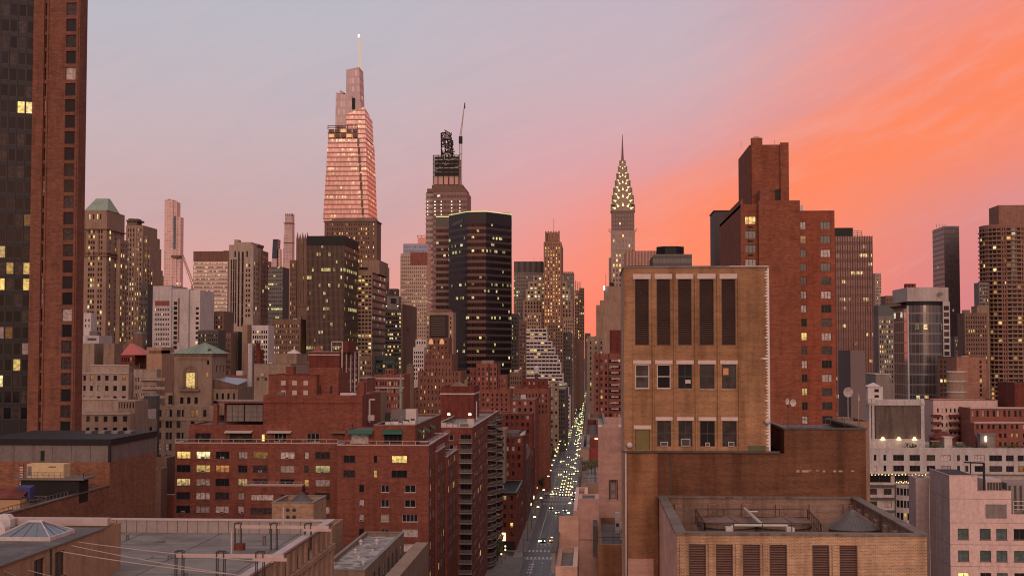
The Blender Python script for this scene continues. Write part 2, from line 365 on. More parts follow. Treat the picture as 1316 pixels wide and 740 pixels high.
    def finish(s, lod=None, maxi=100, ac=0.0):
        global NWIN
        for nm, mb, lab, _ in s.parts:
            if mb.f:
                o = mb.build(nm, s.o, org=s.org)
                if lab: o['label'] = lab
        W_ = sorted(s.wins, key=lambda w: -(w[2]*w[3]*(1.0 if abs(math.sin(w[1])) < .5 else .35)/(w[0][1]**2) + w[0][2]*1e-9))
        rest = MB(); acb = 0
        for i, (c, ang, w, h, o) in enumerate(W_):
            D = math.hypot(c[0], c[1]); pw = w/D*1362
            ld = lod if lod is not None else (2 if pw > 6.5 and D < 420 else 1 if pw > 3 else 0)
            r = s.rng.random(); ks = o.get('k', DEF); acc = 0; kind = 'dark'
            for kk, pr in ks:
                acc += pr
                if r < acc:
                    kind = kk if not (kk in ('lit', 'litw', 'dim') and pr < .9 and s.rng.random() < .42) else 'dark'
                    break
            st = o.get('st', 'd1')
            if i < maxi:
                me, pm = win_mesh(w, h, st, kind, ld)
                ob = bpy.data.objects.new('window', me); COL.objects.link(ob); ob.parent = s.o; NWIN += 1
                ob.location = (c[0]-s.org[0], c[1]-s.org[1], c[2]-s.org[2]); ob.rotation_euler = (0, 0, ang)
                if pm: pb = bpy.data.objects.new('pane', pm); COL.objects.link(pb); pb.parent = ob
                if ac and s.rng.random() < ac and ld == 2:
                    a = MB(); a.box(-.35, .35, -.55, -.06, .03, .45, ACM); a.box(-.28, .28, -.57, -.551, .09, .39, FRD)
                    ao = a.build('air_conditioner', s.o); ao.location = ob.location; ao.rotation_euler = ob.rotation_euler
            else:
                me, pm = win_mesh(w, h, st, kind, min(ld, 1)); ca, sa = math.cos(ang), math.sin(ang)
                for p in me.polygons:
                    rest.quad([(c[0]+ca*me.vertices[v].co.x-sa*me.vertices[v].co.y, c[1]+sa*me.vertices[v].co.x+ca*me.vertices[v].co.y, c[2]+me.vertices[v].co.z) for v in p.vertices], me.materials[p.material_index])
        if rest.f: rest.build('windows', s.o, org=s.org)['kind'] = 'stuff'
        return s.o
def hash_s(t):
    h = 5381
    for ch in t: h = (h*33 + ord(ch)) & 0xffffffff
    return h
STLC = simple('clutter_steel', (.25,.21,.20), .5); GRYC = simple('clutter_grey', (.16,.135,.13), .8); WHC = simple('clutter_white', (.55,.46,.44), .7); BRC = simple('clutter_brick', (.20,.085,.065), .9)
ROOF = roofm('roof_tar', (.085,.072,.068), (.15,.125,.115))
ROOFG = roofm('roof_gravel', (.27,.235,.215), (.19,.165,.15), .3)
ROOFP = roofm('roof_patched', (.42,.37,.35), (.12,.1,.095), .45)
OFF = (('lit', .08), ('litw', .05), ('dim', .08), ('mid', .2), ('dark', .59))
RES = (('lit', .04), ('litw', .02), ('dim', .06), ('blind', .20), ('mid', .26), ('dark', .42))
DRK = (('lit', .05), ('litw', .04), ('dim', .06), ('mid', .25), ('dark', .6))
LIT = (('lit', .3), ('litw', .12), ('dim', .2), ('mid', .1), ('dark', .28))
DEF = RES
def grid(cols, rows, **o): return [(a, b, c, d, o) for (a, b) in cols for (c, d) in rows]
def cpx(Y, x0, pairs, py=452):
    """pixel pairs -> metres along an S wall that starts at world x0"""
    return [(X(a, Y, py)-x0, X(b, Y, py)-x0) for a, b in pairs]
def rpx(Y, ytop, n, sp, h):
    return [(Z(ytop+i*sp+h, Y), Z(ytop+i*sp, Y)) for i in range(n)]
def ev(Ln, n, fill=.5, m=.04):
    """n windows evenly over a wall of length Ln"""
    a = Ln*m; c = (Ln-2*a)/n; return [(a+c*(i+.5-fill/2), a+c*(i+.5+fill/2)) for i in range(n)]
def clampb(rows, zmin): return [r for r in rows if r[0] > zmin]

def clutter(B, a, b, y0, y1, z, n=None):
    r = random.Random(hash_s(B.o['label'])+5); n = n or max(2, min(7, int((b-a)/5)))
    for i in range(n):
        w, d, h = r.uniform(.6, 2.4), r.uniform(.6, 2.4), r.uniform(.5, 1.9)
        x = r.uniform(a+1, max(a+1.1, b-1-w)); y = r.uniform(y0+1, max(y0+1.1, min(y0+14, y1-1-d))); k = r.random()
        if k < .45: B.P('rooftop_unit').box(x, x+w, y, y+d, z+.002, z+h, r.choice([STLC, GRYC, WHC]))
        elif k < .7: m = B.P('roof_vent'); m.cone(x, y, z, z+h, .16, .16, STLC, 8); m.cone(x, y, z+h+.003, z+h+.2, .34, .1, STLC, 8)
        elif k < .88: B.P('bulkhead').box(x, x+w+1, y, y+d+1, z+.002, z+h+1.2, r.choice([BRC, GRYC, WHC]), ROOF)
        else: m = B.P('antenna'); m.bar((x,y,z), (x,y,z+3.4), .07, STLC); m.bar((x-.5,y,z+3), (x+.5,y,z+3), .05, STLC)
def tower(name, label, Y, x0, x1, ytop, xs=None, yb=470, m=None, n=8, fill=.5, sp=5.0, wf=.55, k=OFF, st='d1', top=1.0, ns=6, cat='building', group=None, depth=None, roof=None, par=1.2, fin=True, cop=None, rev=.3, zb=0.0, marg=.04, Sw=True):
    """one rectangular building by its outline in the photo: front from pixel x0 to x1, top at ytop, far end of the side wall at pixel xs"""
    a, b = X(x0, Y), X(x1, Y); z1 = Z(ytop, Y, x0)
    side = None; y2 = Y + (depth or max(12, (b-a)*.9))
    if xs is None:   # the outline includes the receding side wall
        if x1 < 752:
            b2 = X(x1, y2)
            if b2-a > .5*(b-a): b = b2
            else: b = X(x0+.55*(x1-x0), Y); y2 = YX(x1, b)
        elif x0 > 768:
            a2 = X(x0, y2)
            if b-a2 > .5*(b-a): a = a2
            else: a = X(x1-.55*(x1-x0), Y); y2 = YX(x0, a)
    if xs is not None:
        if xs > x1: y2 = YX(xs, b); side = 'E'
        else: y2 = YX(xs, a); side = 'W'
        if y2 < Y+2 or y2 > Y*1.6: y2 = Y + (b-a)*.9
    B = Bld(name, label, cat, (a+b)/2, (Y+y2)/2, group)
    nf = int((yb-ytop)/sp - top); rows = [(Z(ytop+(top+i)*sp+sp*wf, Y), Z(ytop+(top+i)*sp, Y)) for i in range(max(0, nf))]
    S = grid(ev(b-a, n, fill, marg), rows, k=k, st=st) if (n and Sw) else None; E = grid(ev(y2-Y, ns, fill, marg), rows, k=k, st=st) if ns and side else None
    B.block(a, b, Y, y2, zb, z1, m, S, E if side == 'E' else None, E if side == 'W' else None, roof, par, cop, rev=rev)
    B.box = (a, b, Y, y2, z1)
    if Y < 800 and ytop > 395 and b-a > 5 and par > .3: clutter(B, a, b, Y, y2, z1-par)
    if fin: B.finish()
    return B
# ------------------------------------------------------------------ ground and streets
def struct(name, mb): o = mb.build(name); o['kind'] = 'structure'; return o
def asphalt(g, p):
    tc = g.n('ShaderNodeTexCoord'); P = tc.outputs['Object']; n = g.noise(P, .4, 5, .6); n2 = g.noise(P, 6, 3, .6); s = g.sep(P)
    n3 = g.noise(g.xyz(g.m('MULTIPLY', s[0], 1.2), g.m('MULTIPLY', s[1], .03)), 1.0, 3)
    c = g.mix(g.ss(n, .35, .65), (.042,.038,.038), (.062,.056,.054)); c = g.mix(g.m('MULTIPLY', g.ss(n3, .4, .7), .5), c, (.03,.027,.027))
    g.put(p.inputs['Base Color'], c); p.inputs['Roughness'].default_value = .42; p.inputs['Specular IOR Level'].default_value = .5; bump(g, p, n2, .2, .02)
ASPH = mat('asphalt', asphalt)
PAVE = roofm('pavement_concrete', (.20,.175,.165), (.15,.13,.125), .2)
PAINT = simple('road_paint', (.62,.58,.54), .6)
gb = MB(); gb.quad([(-9000,-600,0),(9000,-600,0),(9000,14000,0),(-9000,14000,0)], roofm('ground_dark', (.06,.05,.048), (.09,.075,.07), .02)); struct('ground', gb)
CURB_L, CURB_R, WL, WR = -22.5, -6.6, -26.5, -2.6
rd = MB(); rd.quad([(CURB_L,60,.03),(CURB_R,60,.03),(CURB_R,5200,.03),(CURB_L,5200,.03)], ASPH); struct('avenue', rd)
CROSS = [(475, 11), (641, 11), (811, 11), (960, 11), (1090, 12), (1230, 12), (1380, 12), (1540, 12)]
side = MB()
for y, w in CROSS:
    side.quad([(-320,y-w/2,.034),(CURB_L-.01,y-w/2,.034),(CURB_L-.01,y+w/2,.034),(-320,y+w/2,.034)], ASPH)
    side.quad([(CURB_R+.01,y-w/2,.034),(220,y-w/2,.034),(220,y+w/2,.034),(CURB_R+.01,y+w/2,.034)], ASPH)
struct('side_streets', side)
pv = MB(); ys = [60] + [v for y, w in CROSS for v in (y-w/2, y+w/2)] + [3000]
for i in range(0, len(ys), 2):
    pv.box(-40, CURB_L, ys[i], ys[i+1], .0, .17, PAVE); pv.box(CURB_R, 6, ys[i], ys[i+1], .0, .17, PAVE)
struct('pavement', pv)
mk = MB()
for y, w in CROSS:
    for yy in (y-w/2-4.2, y+w/2+1.0):
        x = CURB_L+.6
        while x < CURB_R-.8: mk.quad([(x,yy,.04),(x+.62,yy,.04),(x+.62,yy+3.4,.04),(x,yy+3.4,.04)], PAINT); x += 1.35
    mk.quad([(CURB_L+.4,y-w/2-6.6,.04),(CURB_R-.4,y-w/2-6.6,.04),(CURB_R-.4,y-w/2-6.0,.04),(CURB_L+.4,y-w/2-6.0,.04)], PAINT)
    for s in (-1, 1):
        for k in range(5): mk.quad([(CURB_L-4.2,y-4.6+k*2,.041),(CURB_L-1,y-4.6+k*2,.041),(CURB_L-1,y-4+k*2,.041),(CURB_L-4.2,y-4+k*2,.041)], PAINT) if s < 0 else None
LANES = [-20.9, -17.6, -14.4, -11.3, -8.2]
for xl in (-19.2, -16.0, -12.85, -9.7):
    y = 400
    while y < 1500:
        if all(abs(y-c) > 14 for c, _ in CROSS):
            ln = 3.2 if abs(xl) < 19 else 7.5
            mk.quad([(xl-.07,y,.04),(xl+.07,y,.04),(xl+.07,y+ln,.04),(xl-.07,y+ln,.04)], PAINT)
        y += 7.8
for k in range(4):   # lane arrows and letters read as short strokes near the first crossing
    for j in range(3): mk.quad([(-20.3+j*.62,452-k*5.6,.04),(-19.95+j*.62,452-k*5.6,.04),(-19.95+j*.62,454.4-k*5.6,.04),(-20.3+j*.62,454.4-k*5.6,.04)], PAINT)
struct('road_markings', mk)

# ------------------------------------------------------------------ wall materials
RED = brick('brick_red', (.225,.074,.052), (.16,.048,.035), (.20,.095,.075), dark=.3, bands=2.9)
REDN = brick('brick_red_near', (.25,.078,.05), (.19,.055,.036), (.24,.11,.08), near=False, dark=.25)
REDD = brick('brick_red_dark', (.17,.045,.035), dark=.4)
REDT = brick('brick_red_tower', (.26,.088,.05), (.185,.058,.036), (.25,.115,.08), dark=.25, bands=5.8)
REDL = brick('brick_rose', (.26,.095,.075), dark=.3)
ORNG = brick('brick_orange', (.25,.11,.065), (.175,.073,.045), (.25,.14,.10), near=False, dark=.25)
TAN = brick('brick_tan_near', (.37,.195,.10), (.26,.13,.065), (.38,.24,.15), near=True, dark=.5)
TANL = brick('brick_tan_pale_near', (.48,.30,.175), (.33,.195,.11), (.58,.42,.32), near=True, dark=.5)
OCH = brick('brick_ochre_near', (.33,.155,.075), (.24,.105,.052), (.32,.18,.11), near=True, dark=.5)
BRN = brick('brick_brown_near', (.165,.072,.04), (.11,.045,.026), (.17,.09,.06), near=True, dark=.5)
PNK = plain('stucco_pink', (.60,.36,.30), .85, dark=.25)
PNKB = brick('brick_pink_near', (.60,.34,.26), (.52,.28,.21), (.60,.42,.36), near=True, dark=.25)
BEI = plain('stone_beige', (.34,.245,.185), .85, dark=.35)
BEID = plain('stone_beige_dark', (.30,.20,.145), .85, dark=.4)
CRM = plain('stone_cream', (.43,.325,.27), .85, dark=.35)
WHT = plain('painted_white', (.60,.52,.50), .8, dark=.25)
WHTC = plain('concrete_white', (.52,.46,.455), .8, dark=.3)
GRY = plain('concrete_grey', (.24,.20,.19), .8, dark=.35)
GRYD = plain('concrete_dark', (.10,.085,.082), .8, dark=.35)
BWN = plain('stone_brown', (.21,.125,.095), .85, dark=.35)
BWNL = plain('stone_brown_light', (.33,.215,.16), .85, dark=.35)
BLK = plain('metal_black', (.012,.011,.013), .6, dark=.2)
STL = simple('steel_grey', (.22,.19,.18), .45, .6)
STLP = simple('steel_pink_grey', (.50,.38,.36), .6)
CREAM = simple('unit_cream', (.62,.45,.25), .6)
LOUV = simple('louvre_brown', (.10,.05,.038), .6)
COPP = plain('copper_green', (.28,.35,.28), .7, dark=.3)
ZINC = simple('zinc_roof', (.115,.095,.095), .5, .3)
TARP = simple('blue_tarp', (.035,.04,.16), .6)
AWN = simple('awning_green', (.02,.10,.06), .7)
AWNW = simple('awning_cream', (.5,.42,.38), .7)
GLB = simple('lamp_glow_warm', (1,.8,.45), em=3, emc=(1,.72,.32))
GLW = simple('lamp_glow_white', (1,.9,.7), em=4, emc=(1,.9,.6))
LEAF = [simple('leaf_a', (.045,.06,.022), .7), simple('leaf_b', (.075,.09,.03), .7), simple('leaf_c', (.11,.085,.03), .7)]
BARK = simple('bark', (.08,.055,.04), .9)
def railing(mb, pts, h=1.0, m=None, step=2.0, w=.06, mid=2):
    m = m or STL
    for i in range(len(pts)-1):
        p, q = Vector(pts[i]), Vector(pts[i+1]); n = max(1, int((q-p).length/step))
        for k in range(1, mid+1): mb.bar(p+Vector((0,0,h*k/mid)), q+Vector((0,0,h*k/mid)), w, m)
        for k in range(n+1): c = p+(q-p)*k/n; mb.bar(c, c+Vector((0,0,h)), w, m)
def leaves(mb, c, r, n, rng, size=.35, sq=.8):
    for _ in range(n):
        while True:
            d = Vector((rng.uniform(-1,1), rng.uniform(-1,1), rng.uniform(-1,1)))
            if .2 < d.length < 1: break
        p = Vector(c)+Vector((d.x*r, d.y*r, d.z*r*sq)); a = Vector((rng.uniform(-1,1), rng.uniform(-1,1), rng.uniform(-1,1))).normalized(); b = a.orthogonal().normalized()
        s = size*rng.uniform(.6,1.3); mb.quad([p-a*s, p+b*s*.6, p+a*s, p-b*s*.6], rng.choice(LEAF))

# ================================================================== LEFT FOREGROUND
# --- tall brick and glass tower at the left edge
Y = 258; b = Bld('apartment_tower', 'tall red brick tower with a dark glass bay cut off by the left edge', 'tower', X(70, Y), Y+14)
xp0, xp1, xe = X(36, Y), X(50, Y), X(99, Y+.5, 300)
ye = YX(108.5, xe, 300)
TB = brick('brick_tower_left', (.215,.088,.06), (.15,.06,.04), (.22,.12,.095), dark=.3, bands=6.2)
K = (('dim', .03), ('blind', .06), ('mid', .3), ('dark', .61))
zs = [(Z(32+21.1*i, Y), Z(15.5+21.1*i, Y)) for i in range(-2, 28)]; zs = [z for z in zs if z[0] > 46]
ztop = Z(-60, Y)
b.wallp((xp0, Y), (xp1, Y), 0, ztop, TB, None, 'pier'); b.wallp((xp1, Y), (xp1, Y+.5), 0, ztop, TB, None, 'pier')
w1 = [(X(51, Y+2)-xp1, X(57.5, Y+2)-xp1), (X(82.5, Y+2)-xp1, X(95.5, Y+2)-xp1)]
b.wallp((xp1, Y+.5), (xe, Y+.5), 0, ztop, TB, grid([w1[0]], zs, k=K, st='b1')+grid([w1[1]], zs, k=K, st='b1'), rev=.35)
b.wallp((xe, Y+.5), (xe, ye), 0, ztop, TB); b.wallp((xe, ye), (xp0-16, ye), 0, ztop, TB)
# slightly turned pale piers beside the window strips
for q in (58.5, 97):
    m = b.P('pier'); x = X(q, Y+2); m.box(x, x+.3, Y+.25, Y+.496, 0, ztop, TB)
gd = Vector((-math.cos(R(24)), -math.sin(R(24)), 0)); ga = Vector((xp0, Y+.8, 0)); ge = ga+gd*22
cols = [(22-1.55*(i+1)+.07, 22-1.55*i-.07) for i in range(13)]
SPD = simple('spandrel_glass', (.022,.018,.024), .35, 0, spec=.25)
LG = (('lit', .02), ('dim', .02), ('blind', .03), ('mid', .25), ('dark', .68))
zg = [(Z(34+21.1*i, Y), Z(18+21.1*i, Y)) for i in range(-2, 26)]; zg = [z for z in zg if z[0] > 54]
b.wallp((ge.x, ge.y), (ga.x, ga.y), Z(590, Y), ztop, SPD, [(a, c, z0_, z1_, dict(k=((('lit', .8), ('mid', .2)) if any(abs(z1_-Z(q, Y)) < .45*21.1*Y/1750 for q in (118, 308, 330, 356, 456, 478)) else LG), st='d1')) for a, c in cols for z0_, z1_ in zg], 'glass_bay', rev=.12)
b.wallp((ge.x, ge.y), (ga.x, ga.y), 0, Z(590, Y)-.01, TB)
for i in range(14):
    c = ge+(-gd)*(22-1.55*i); c = ge-gd*(22-1.55*i) if False else ge+(ga-ge)*((22-1.55*i)/22)
    b.S('mullion').box(c.x-.05, c.x+.05, c.y-.12, c.y-.02, Z(590, Y), ztop, FRD)
b.wallp((xp0-16, ye), (ge.x, ge.y), 0, ztop, TB)
b.S('roof').quad([(xp0-16,ye,ztop),(ge.x,ge.y,ztop),(xp0,Y,ztop),(xe,Y,ztop),(xe,ye,ztop)], ROOF)
b.finish()

# --- brick building with the black and grey roof band, with a terrace in front
Y = 208; xc = X(143, Y); xw = X(36, Y)
zt, zb1, zb2 = Z(566, Y), Z(574, Y), Z(596, Y); y2 = YX(202, xc)
b = Bld('brick_building', 'low orange brick building with a black and grey band under its flat roof', 'building', xc-6, Y)
b.wallp((xw-8, Y), (xc, Y), 0, zb2, ORNG); b.wallp((xc, Y-42), (xc, y2), 0, zb2 if False else 47.6, ORNG)
b.wallp((xc, Y), (xc, y2), 47.6, zb2, ORNG); b.wallp((xc, y2), (xw-8, y2), 0, zb2, ORNG)
PAN = plain('panel_grey', (.19,.155,.145), .7, dark=.3)
m = b.P('panel_band')
for (p, q) in (((xw-8, Y), (xc, Y)), ((xc, Y), (xc, y2))):
    n = 7 if p[1] == q[1] else 5
    for i in range(n):
        a0 = (p[0]+(q[0]-p[0])*i/n, p[1]+(q[1]-p[1])*i/n); a1 = (p[0]+(q[0]-p[0])*(i+.985)/n, p[1]+(q[1]-p[1])*(i+.985)/n)
        m.quad([(*a0,zb2),(*a1,zb2),(*a1,zb1),(*a0,zb1)], PAN)
m.box(xc-.25, xc+.12, Y-.12, Y+.25, zb2, zb1, BLK); m.quad([(xw-8,Y+.05,zb2),(xc-.05,Y+.05,zb2),(xc-.05,Y+.05,zb1),(xw-8,Y+.05,zb1)], BLK); m.quad([(xc-.05,Y,zb2),(xc-.05,y2,zb2),(xc-.05,y2,zb1),(xc-.05,Y,zb1)], BLK)
b.P('fascia').box(xw-8, xc+.2, Y-.2, y2+.2, zb1, zt, BLK, ROOF if False else plain('roof_membrane_black', (.02,.018,.02), .7, dark=.3))
m = b.P('roof_hatch')
for i in range(4): m.box(xc-9+i*2.2, xc-8+i*2.2, y2-9, y2-6.5, zt+.004, zt+.45, STL)
b.P('door').box(X(54.5, Y), X(59.3, Y), Y-.05, Y+.1, Z(595, Y), Z(581.5, Y), BLK)
b.S('roof').quad([(-140,Y-42,48),(xc-.3,Y-42,48),(xc-.3,Y,48),(-140,Y,48)], ROOF)
m = b.P('parapet'); m.box(xc-.35, xc, Y-42, Y-.01, 47.6, Z(627, Y), ORNG); m.box(xc-.5, xc+.12, Y-42.1, Y-.02, Z(627, Y)+.003, Z(627, Y)+.18, STL)
m = b.P('cable_tray_rail'); zr = 48
railing(m, [(xc-1.2, Y-38, zr), (xc-1.2, Y-3, zr)], 1.9, STL, 1.3, .07, 3)
m.box(xc-2.6, xc-1.4, Y-36, Y-3, zr, zr+1.1, BLK)
railing(m, [(xc-15, Y-18, zr), (xc-2.6, Y-18, zr)], 1.6, STL, 1.2, .08, 3)
b.finish()
# rooftop generator
Yg = 196; x0, x1 = X(37, Yg), X(84, Yg); z0, z1 = Z(617, Yg), Z(599, Yg)
u = Bld('rooftop_cooling_unit', 'boxy cream cooling unit with a striped ladder on the terrace roof', 'machine', (x0+x1)/2, Yg)
u.P('housing').box(x0, x1, Yg, Yg+2.6, z0, z1, CREAM)
m = u.P('vent_panel'); m.box(X(38, Yg), X(43, Yg), Yg-.04, Yg-.005, z0+.3, z1-.3, STL)
m.box(X(65, Yg), X(74, Yg), Yg-.04, Yg-.005, z1-.45, z1-.32, BLK)
for i in range(6): m.box(X(47+i*4.6, Yg), X(47.7+i*4.6, Yg), Yg-.04, Yg-.005, z0+.5+(i % 2)*.2, z0+.6+(i % 2)*.2, BLK)
m = u.P('machinery'); m.box(x0-.6, x1+2.6, Yg-.6, Yg+3.0, 48.0, z0-.25, BLK);
m = u.P('frame'); 
for xx in (x0+.2, (x0+x1)/2, x1-.2):
    for yy in (Yg+.2, Yg+2.3): m.box(xx-.08, xx+.08, yy-.08, yy+.08, 48, z0, STL)
m.box(x0-1.5, x1+3.5, Yg-1.2, Yg+3.4, z0-.22, z0-.02, STL)
railing(m, [(x0-1.4,Yg-1.1,z0), (x1+3.4,Yg-1.1,z0), (x1+3.4,Yg+3.2,z0)], .9, STL, .8, .05)
m = u.P('ladder')
for i in range(8): m.box(x0-1.05, x0-.45, Yg-.2, Yg-.1, z0-1+i*.35, z0-.85+i*.35, WHT)
m.box(x0-1.1, x0-1.03, Yg-.2, Yg-.1, z0-1.2, z1+.1, REDD); m.box(x0-.47, x0-.4, Yg-.2, Yg-.1, z0-1.2, z1+.1, REDD)
u.finish()
Yg = 178; x0, x1 = X(-6, Yg), X(29, Yg)
u = Bld('roof_shed', 'small lean-to shed under a blue tarpaulin at the left edge', 'shed', x0, Yg)
zz = Z(655, Yg); u.P('wall').box(x0, x1, Yg, Yg+3, 48, zz+.9, simple('plywood', (.50,.30,.16), .8))
u.P('roof').quad([(x0-.2,Yg-.3,zz+1.05),(x1+.1,Yg-.3,zz+1.05),(x1+.3,Yg+3.2,zz+2.3),(x0-.2,Yg+3.2,zz+2.3)], REDD)
u.P('tarpaulin').hexa([(x1-1.2,Yg+2.0,zz+1.9),(x1+.5,Yg+2.0,zz+.7),(x1+.5,Yg+3.4,zz+.7),(x1-1.2,Yg+3.4,zz+1.9)], [(x1-1.2,Yg+2.0,zz+2.4),(x1+.5,Yg+2.0,zz+2.3),(x1+.6,Yg+3.4,zz+2.5),(x1-1.2,Yg+3.4,zz+2.55)], TARP)
u.finish()

# --- foreground flat roof with pilastered side wall
Yb = 140; xr = -26.6; zt = 52.6; zr = 51.35
b = Bld('office_building', 'foreground building with a wide flat grey roof and tall tan pilasters', 'building', -45, 110)
TANS = plain('stone_tan_fore', (.42,.275,.20), .8, dark=.35)
Ew = []
for i, (pa, pb, t) in enumerate([(398, 404.5, 700), (384, 390.5, 711), (369, 376, 719), (353.5, 360.5, 732), (337, 344, 745), (318, 326, 757), (298, 306, 770)]):
    ya, yb_ = YX(pa, xr), YX(pb, xr)
    for fl in range(4):
        zz = 70-(700-452)*YX(401, xr)/1750; Ew.append((ya-60, yb_-60, zz-2.9-fl*4.1, zz+.05-fl*4.1, dict(k=(('mid', .3), ('dark', .7)), st='d1')))
b.wallp((xr, 60), (xr, Yb), 0, zt, TANS, Ew, rev=.5)
b.wallp((-140, 60), (xr, 60), 0, zt, TANS); b.wallp((xr, Yb), (-140, Yb), 0, zt, TANS); b.wallp((-140, Yb), (-140, 60), 0, zt, TANS)
b.P('roof').quad([(-140,60,zr),(xr-.5,60,zr),(xr-.5,Yb-.5,zr),(-140,Yb-.5,zr)], roofm('roof_grey_worn', (.23,.195,.175), (.14,.115,.10), .22))
m = b.P('roof_seams'); SM = simple('seam_tar', (.09,.075,.07), .7); rgs = random.Random(7)
for i in range(9): yy = 62+i*8.6; m.box(-120, xr-.6, yy, yy+.12, zr+.003, zr+.012, SM)
for i in range(12): xx = -118+i*8; m.box(xx, xx+.10, 62, Yb-.6, zr+.013, zr+.02, SM)
for i in range(26):
    cx, cy, r_ = rgs.uniform(-60, -29), rgs.uniform(96, Yb-2), rgs.uniform(.25, 1.1); m = b.P('roof_patch'); m.poly([(cx+r_*rgs.uniform(.6,1.3)*math.cos(a*.785), cy+r_*1.6*rgs.uniform(.6,1.3)*math.sin(a*.785)) for a in range(8)], zr+.021, zr+.028+.001*i, rgs.choice([SM, GRY, BWN]))
for cx, cy, hh in ((-31.5, 131, .9), (-46, 134, .5), (-38, 122, .35), (-52, 130, .6), (-33.5, 112, .45)): m = b.P('roof_vent'); m.cone(cx, cy, zr, zr+hh, .18, .16, STL, 8); m.cone(cx, cy, zr+hh+.003, zr+hh+.16, .3, .12, STL, 8)
m = b.P('parapet'); SH = simple('sheet_metal_pale', (.34,.275,.255), .55)
y = -140
while y < xr-.5: m.box(y, y+1.02, Yb-.5, Yb-.3, zr, zt-.02, SH); y += 1.07
m.box(-140, xr, Yb-.28, Yb-.01, zr, zt, SH)
b.P('coping').box(-140, xr-.6, Yb-.62, Yb+.1, zt+.003, zt+.16, STLP)
m = b.P('cornice'); m.box(xr-.5, xr+.28, 60, Yb, zt+.003, zt+.2, STLP); m.box(xr-.5, xr-.3, 60, Yb-.6, zr, zt, STLP)
m = b.P('cornice_band'); m.box(xr+.003, xr+.35, 60, Yb, zt-2.7, zt-2.25, TANS)
m = b.P('pilasters'); y = 61
m['kind'] if False else None
while y < Yb: m.box(xr+.003, xr+.3, y, y+1.0, 8, zt-2.72, TANS); m.box(xr+.003, xr+.22, y+.1, y+.7, zt-2.2, zt-.25, TANS); y += 2.5
b.finish()
# window-cleaning beams on the roof
def beam(px0, px1, py, Yq, lab):
    x0, x1 = X(px0, Yq), X(px1, Yq); zz = Z(py, Yq)
    u = Bld('davit_beam', lab, 'beam', (x0+x1)/2, Yq, 'window-cleaning beams on the flat grey roof')
    PB = simple('beam_pink', (.52,.38,.34), .6)
    u.P('beam').box(x0, x1, Yq-.1, Yq+.1, zz-.14, zz+.14, PB)
    u.P('outrigger').box(x1-2.4, x1+.3, Yq-.35, Yq-.12, zz-.34, zz-.12, PB)
    for f in (.04, .42, .78):
        m = u.P('leg'); c = x0+(x1-x0)*f
        for dx in (-.28, .28):
            m.bar((c+dx, Yq-.2, zr), (c+dx, Yq-.2, zz+.35), .07, FRD); m.bar((c+dx, Yq+.3, zr), (c+dx, Yq+.3, zz+.35), .07, FRD)
        m.bar((c-.28,Yq-.2,zz+.35), (c+.28,Yq-.2,zz+.35), .07, FRD); m.bar((c-.28,Yq+.3,zz+.35), (c+.28,Yq+.3,zz+.35), .07, FRD)
    m = u.P('mast'); c = x0+(x1-x0)*.52; m.bar((c,Yq,zz), (c,Yq,zz+1.9), .12, STLP)
    u.P('counterweight').box(x0+.2, x0+1.0, Yq-.5, Yq+.4, zr, zr+.6, REDD)
    u.finish()
beam(303, 424, 679, 128, 'long pinkish beam on black trestles at the far end of the grey roof')
beam(228, 367, 717, 106, 'long pinkish beam on black trestles nearer the camera on the grey roof')
# brick bulkhead with skylight
xw = -40.4; b = Bld('bulkhead', 'orange rendered bulkhead with two windows at the bottom left corner', 'building', -52, 98, z=zr)
za = 55.3; OR = plain('render_orange', (.38,.225,.14), .85, dark=.3)
ww = [(YX(pa, xw, 715)-84, YX(pb, xw, 715)-84, 52.9, 54.85, dict(k=(('mid', .6), ('dark', .4)), st='b2')) for pa, pb in ((44, 58), (70.5, 84))]
b.wallp((xw, 84), (xw, 116), zr, za, OR, ww); b.wallp((-95, 84), (xw, 84), zr, za, OR); b.wallp((xw, 116), (-95, 116), zr, za, OR)
b.P('roof').box(-95, xw+.12, 83.9, 112, za+.003, za+.12, STL, ROOF); b.P('coping').box(-56, xw-.2, 113.2, 114, za+.1, za+.7, STLP)
m = b.P('pipe'); m.bar((xw+.08,100.6,zr), (xw+.08,100.6,za), .1, FRD)
yv = YX(47, xw, 722); m = b.P('air_conditioner'); m.box(xw+.003, xw+.5, yv-.9, yv-.1, 52.4, 52.92, WHT); m.box(xw+.505, xw+.52, yv-.8, yv-.5, 52.48, 52.84, FRD); m.box(xw+.505, xw+.52, yv-.45, yv-.15, 52.48, 52.84, FRD)
b.finish()
SKG = simple('skylight_glass', (.13,.14,.17), .12, spec=.8)
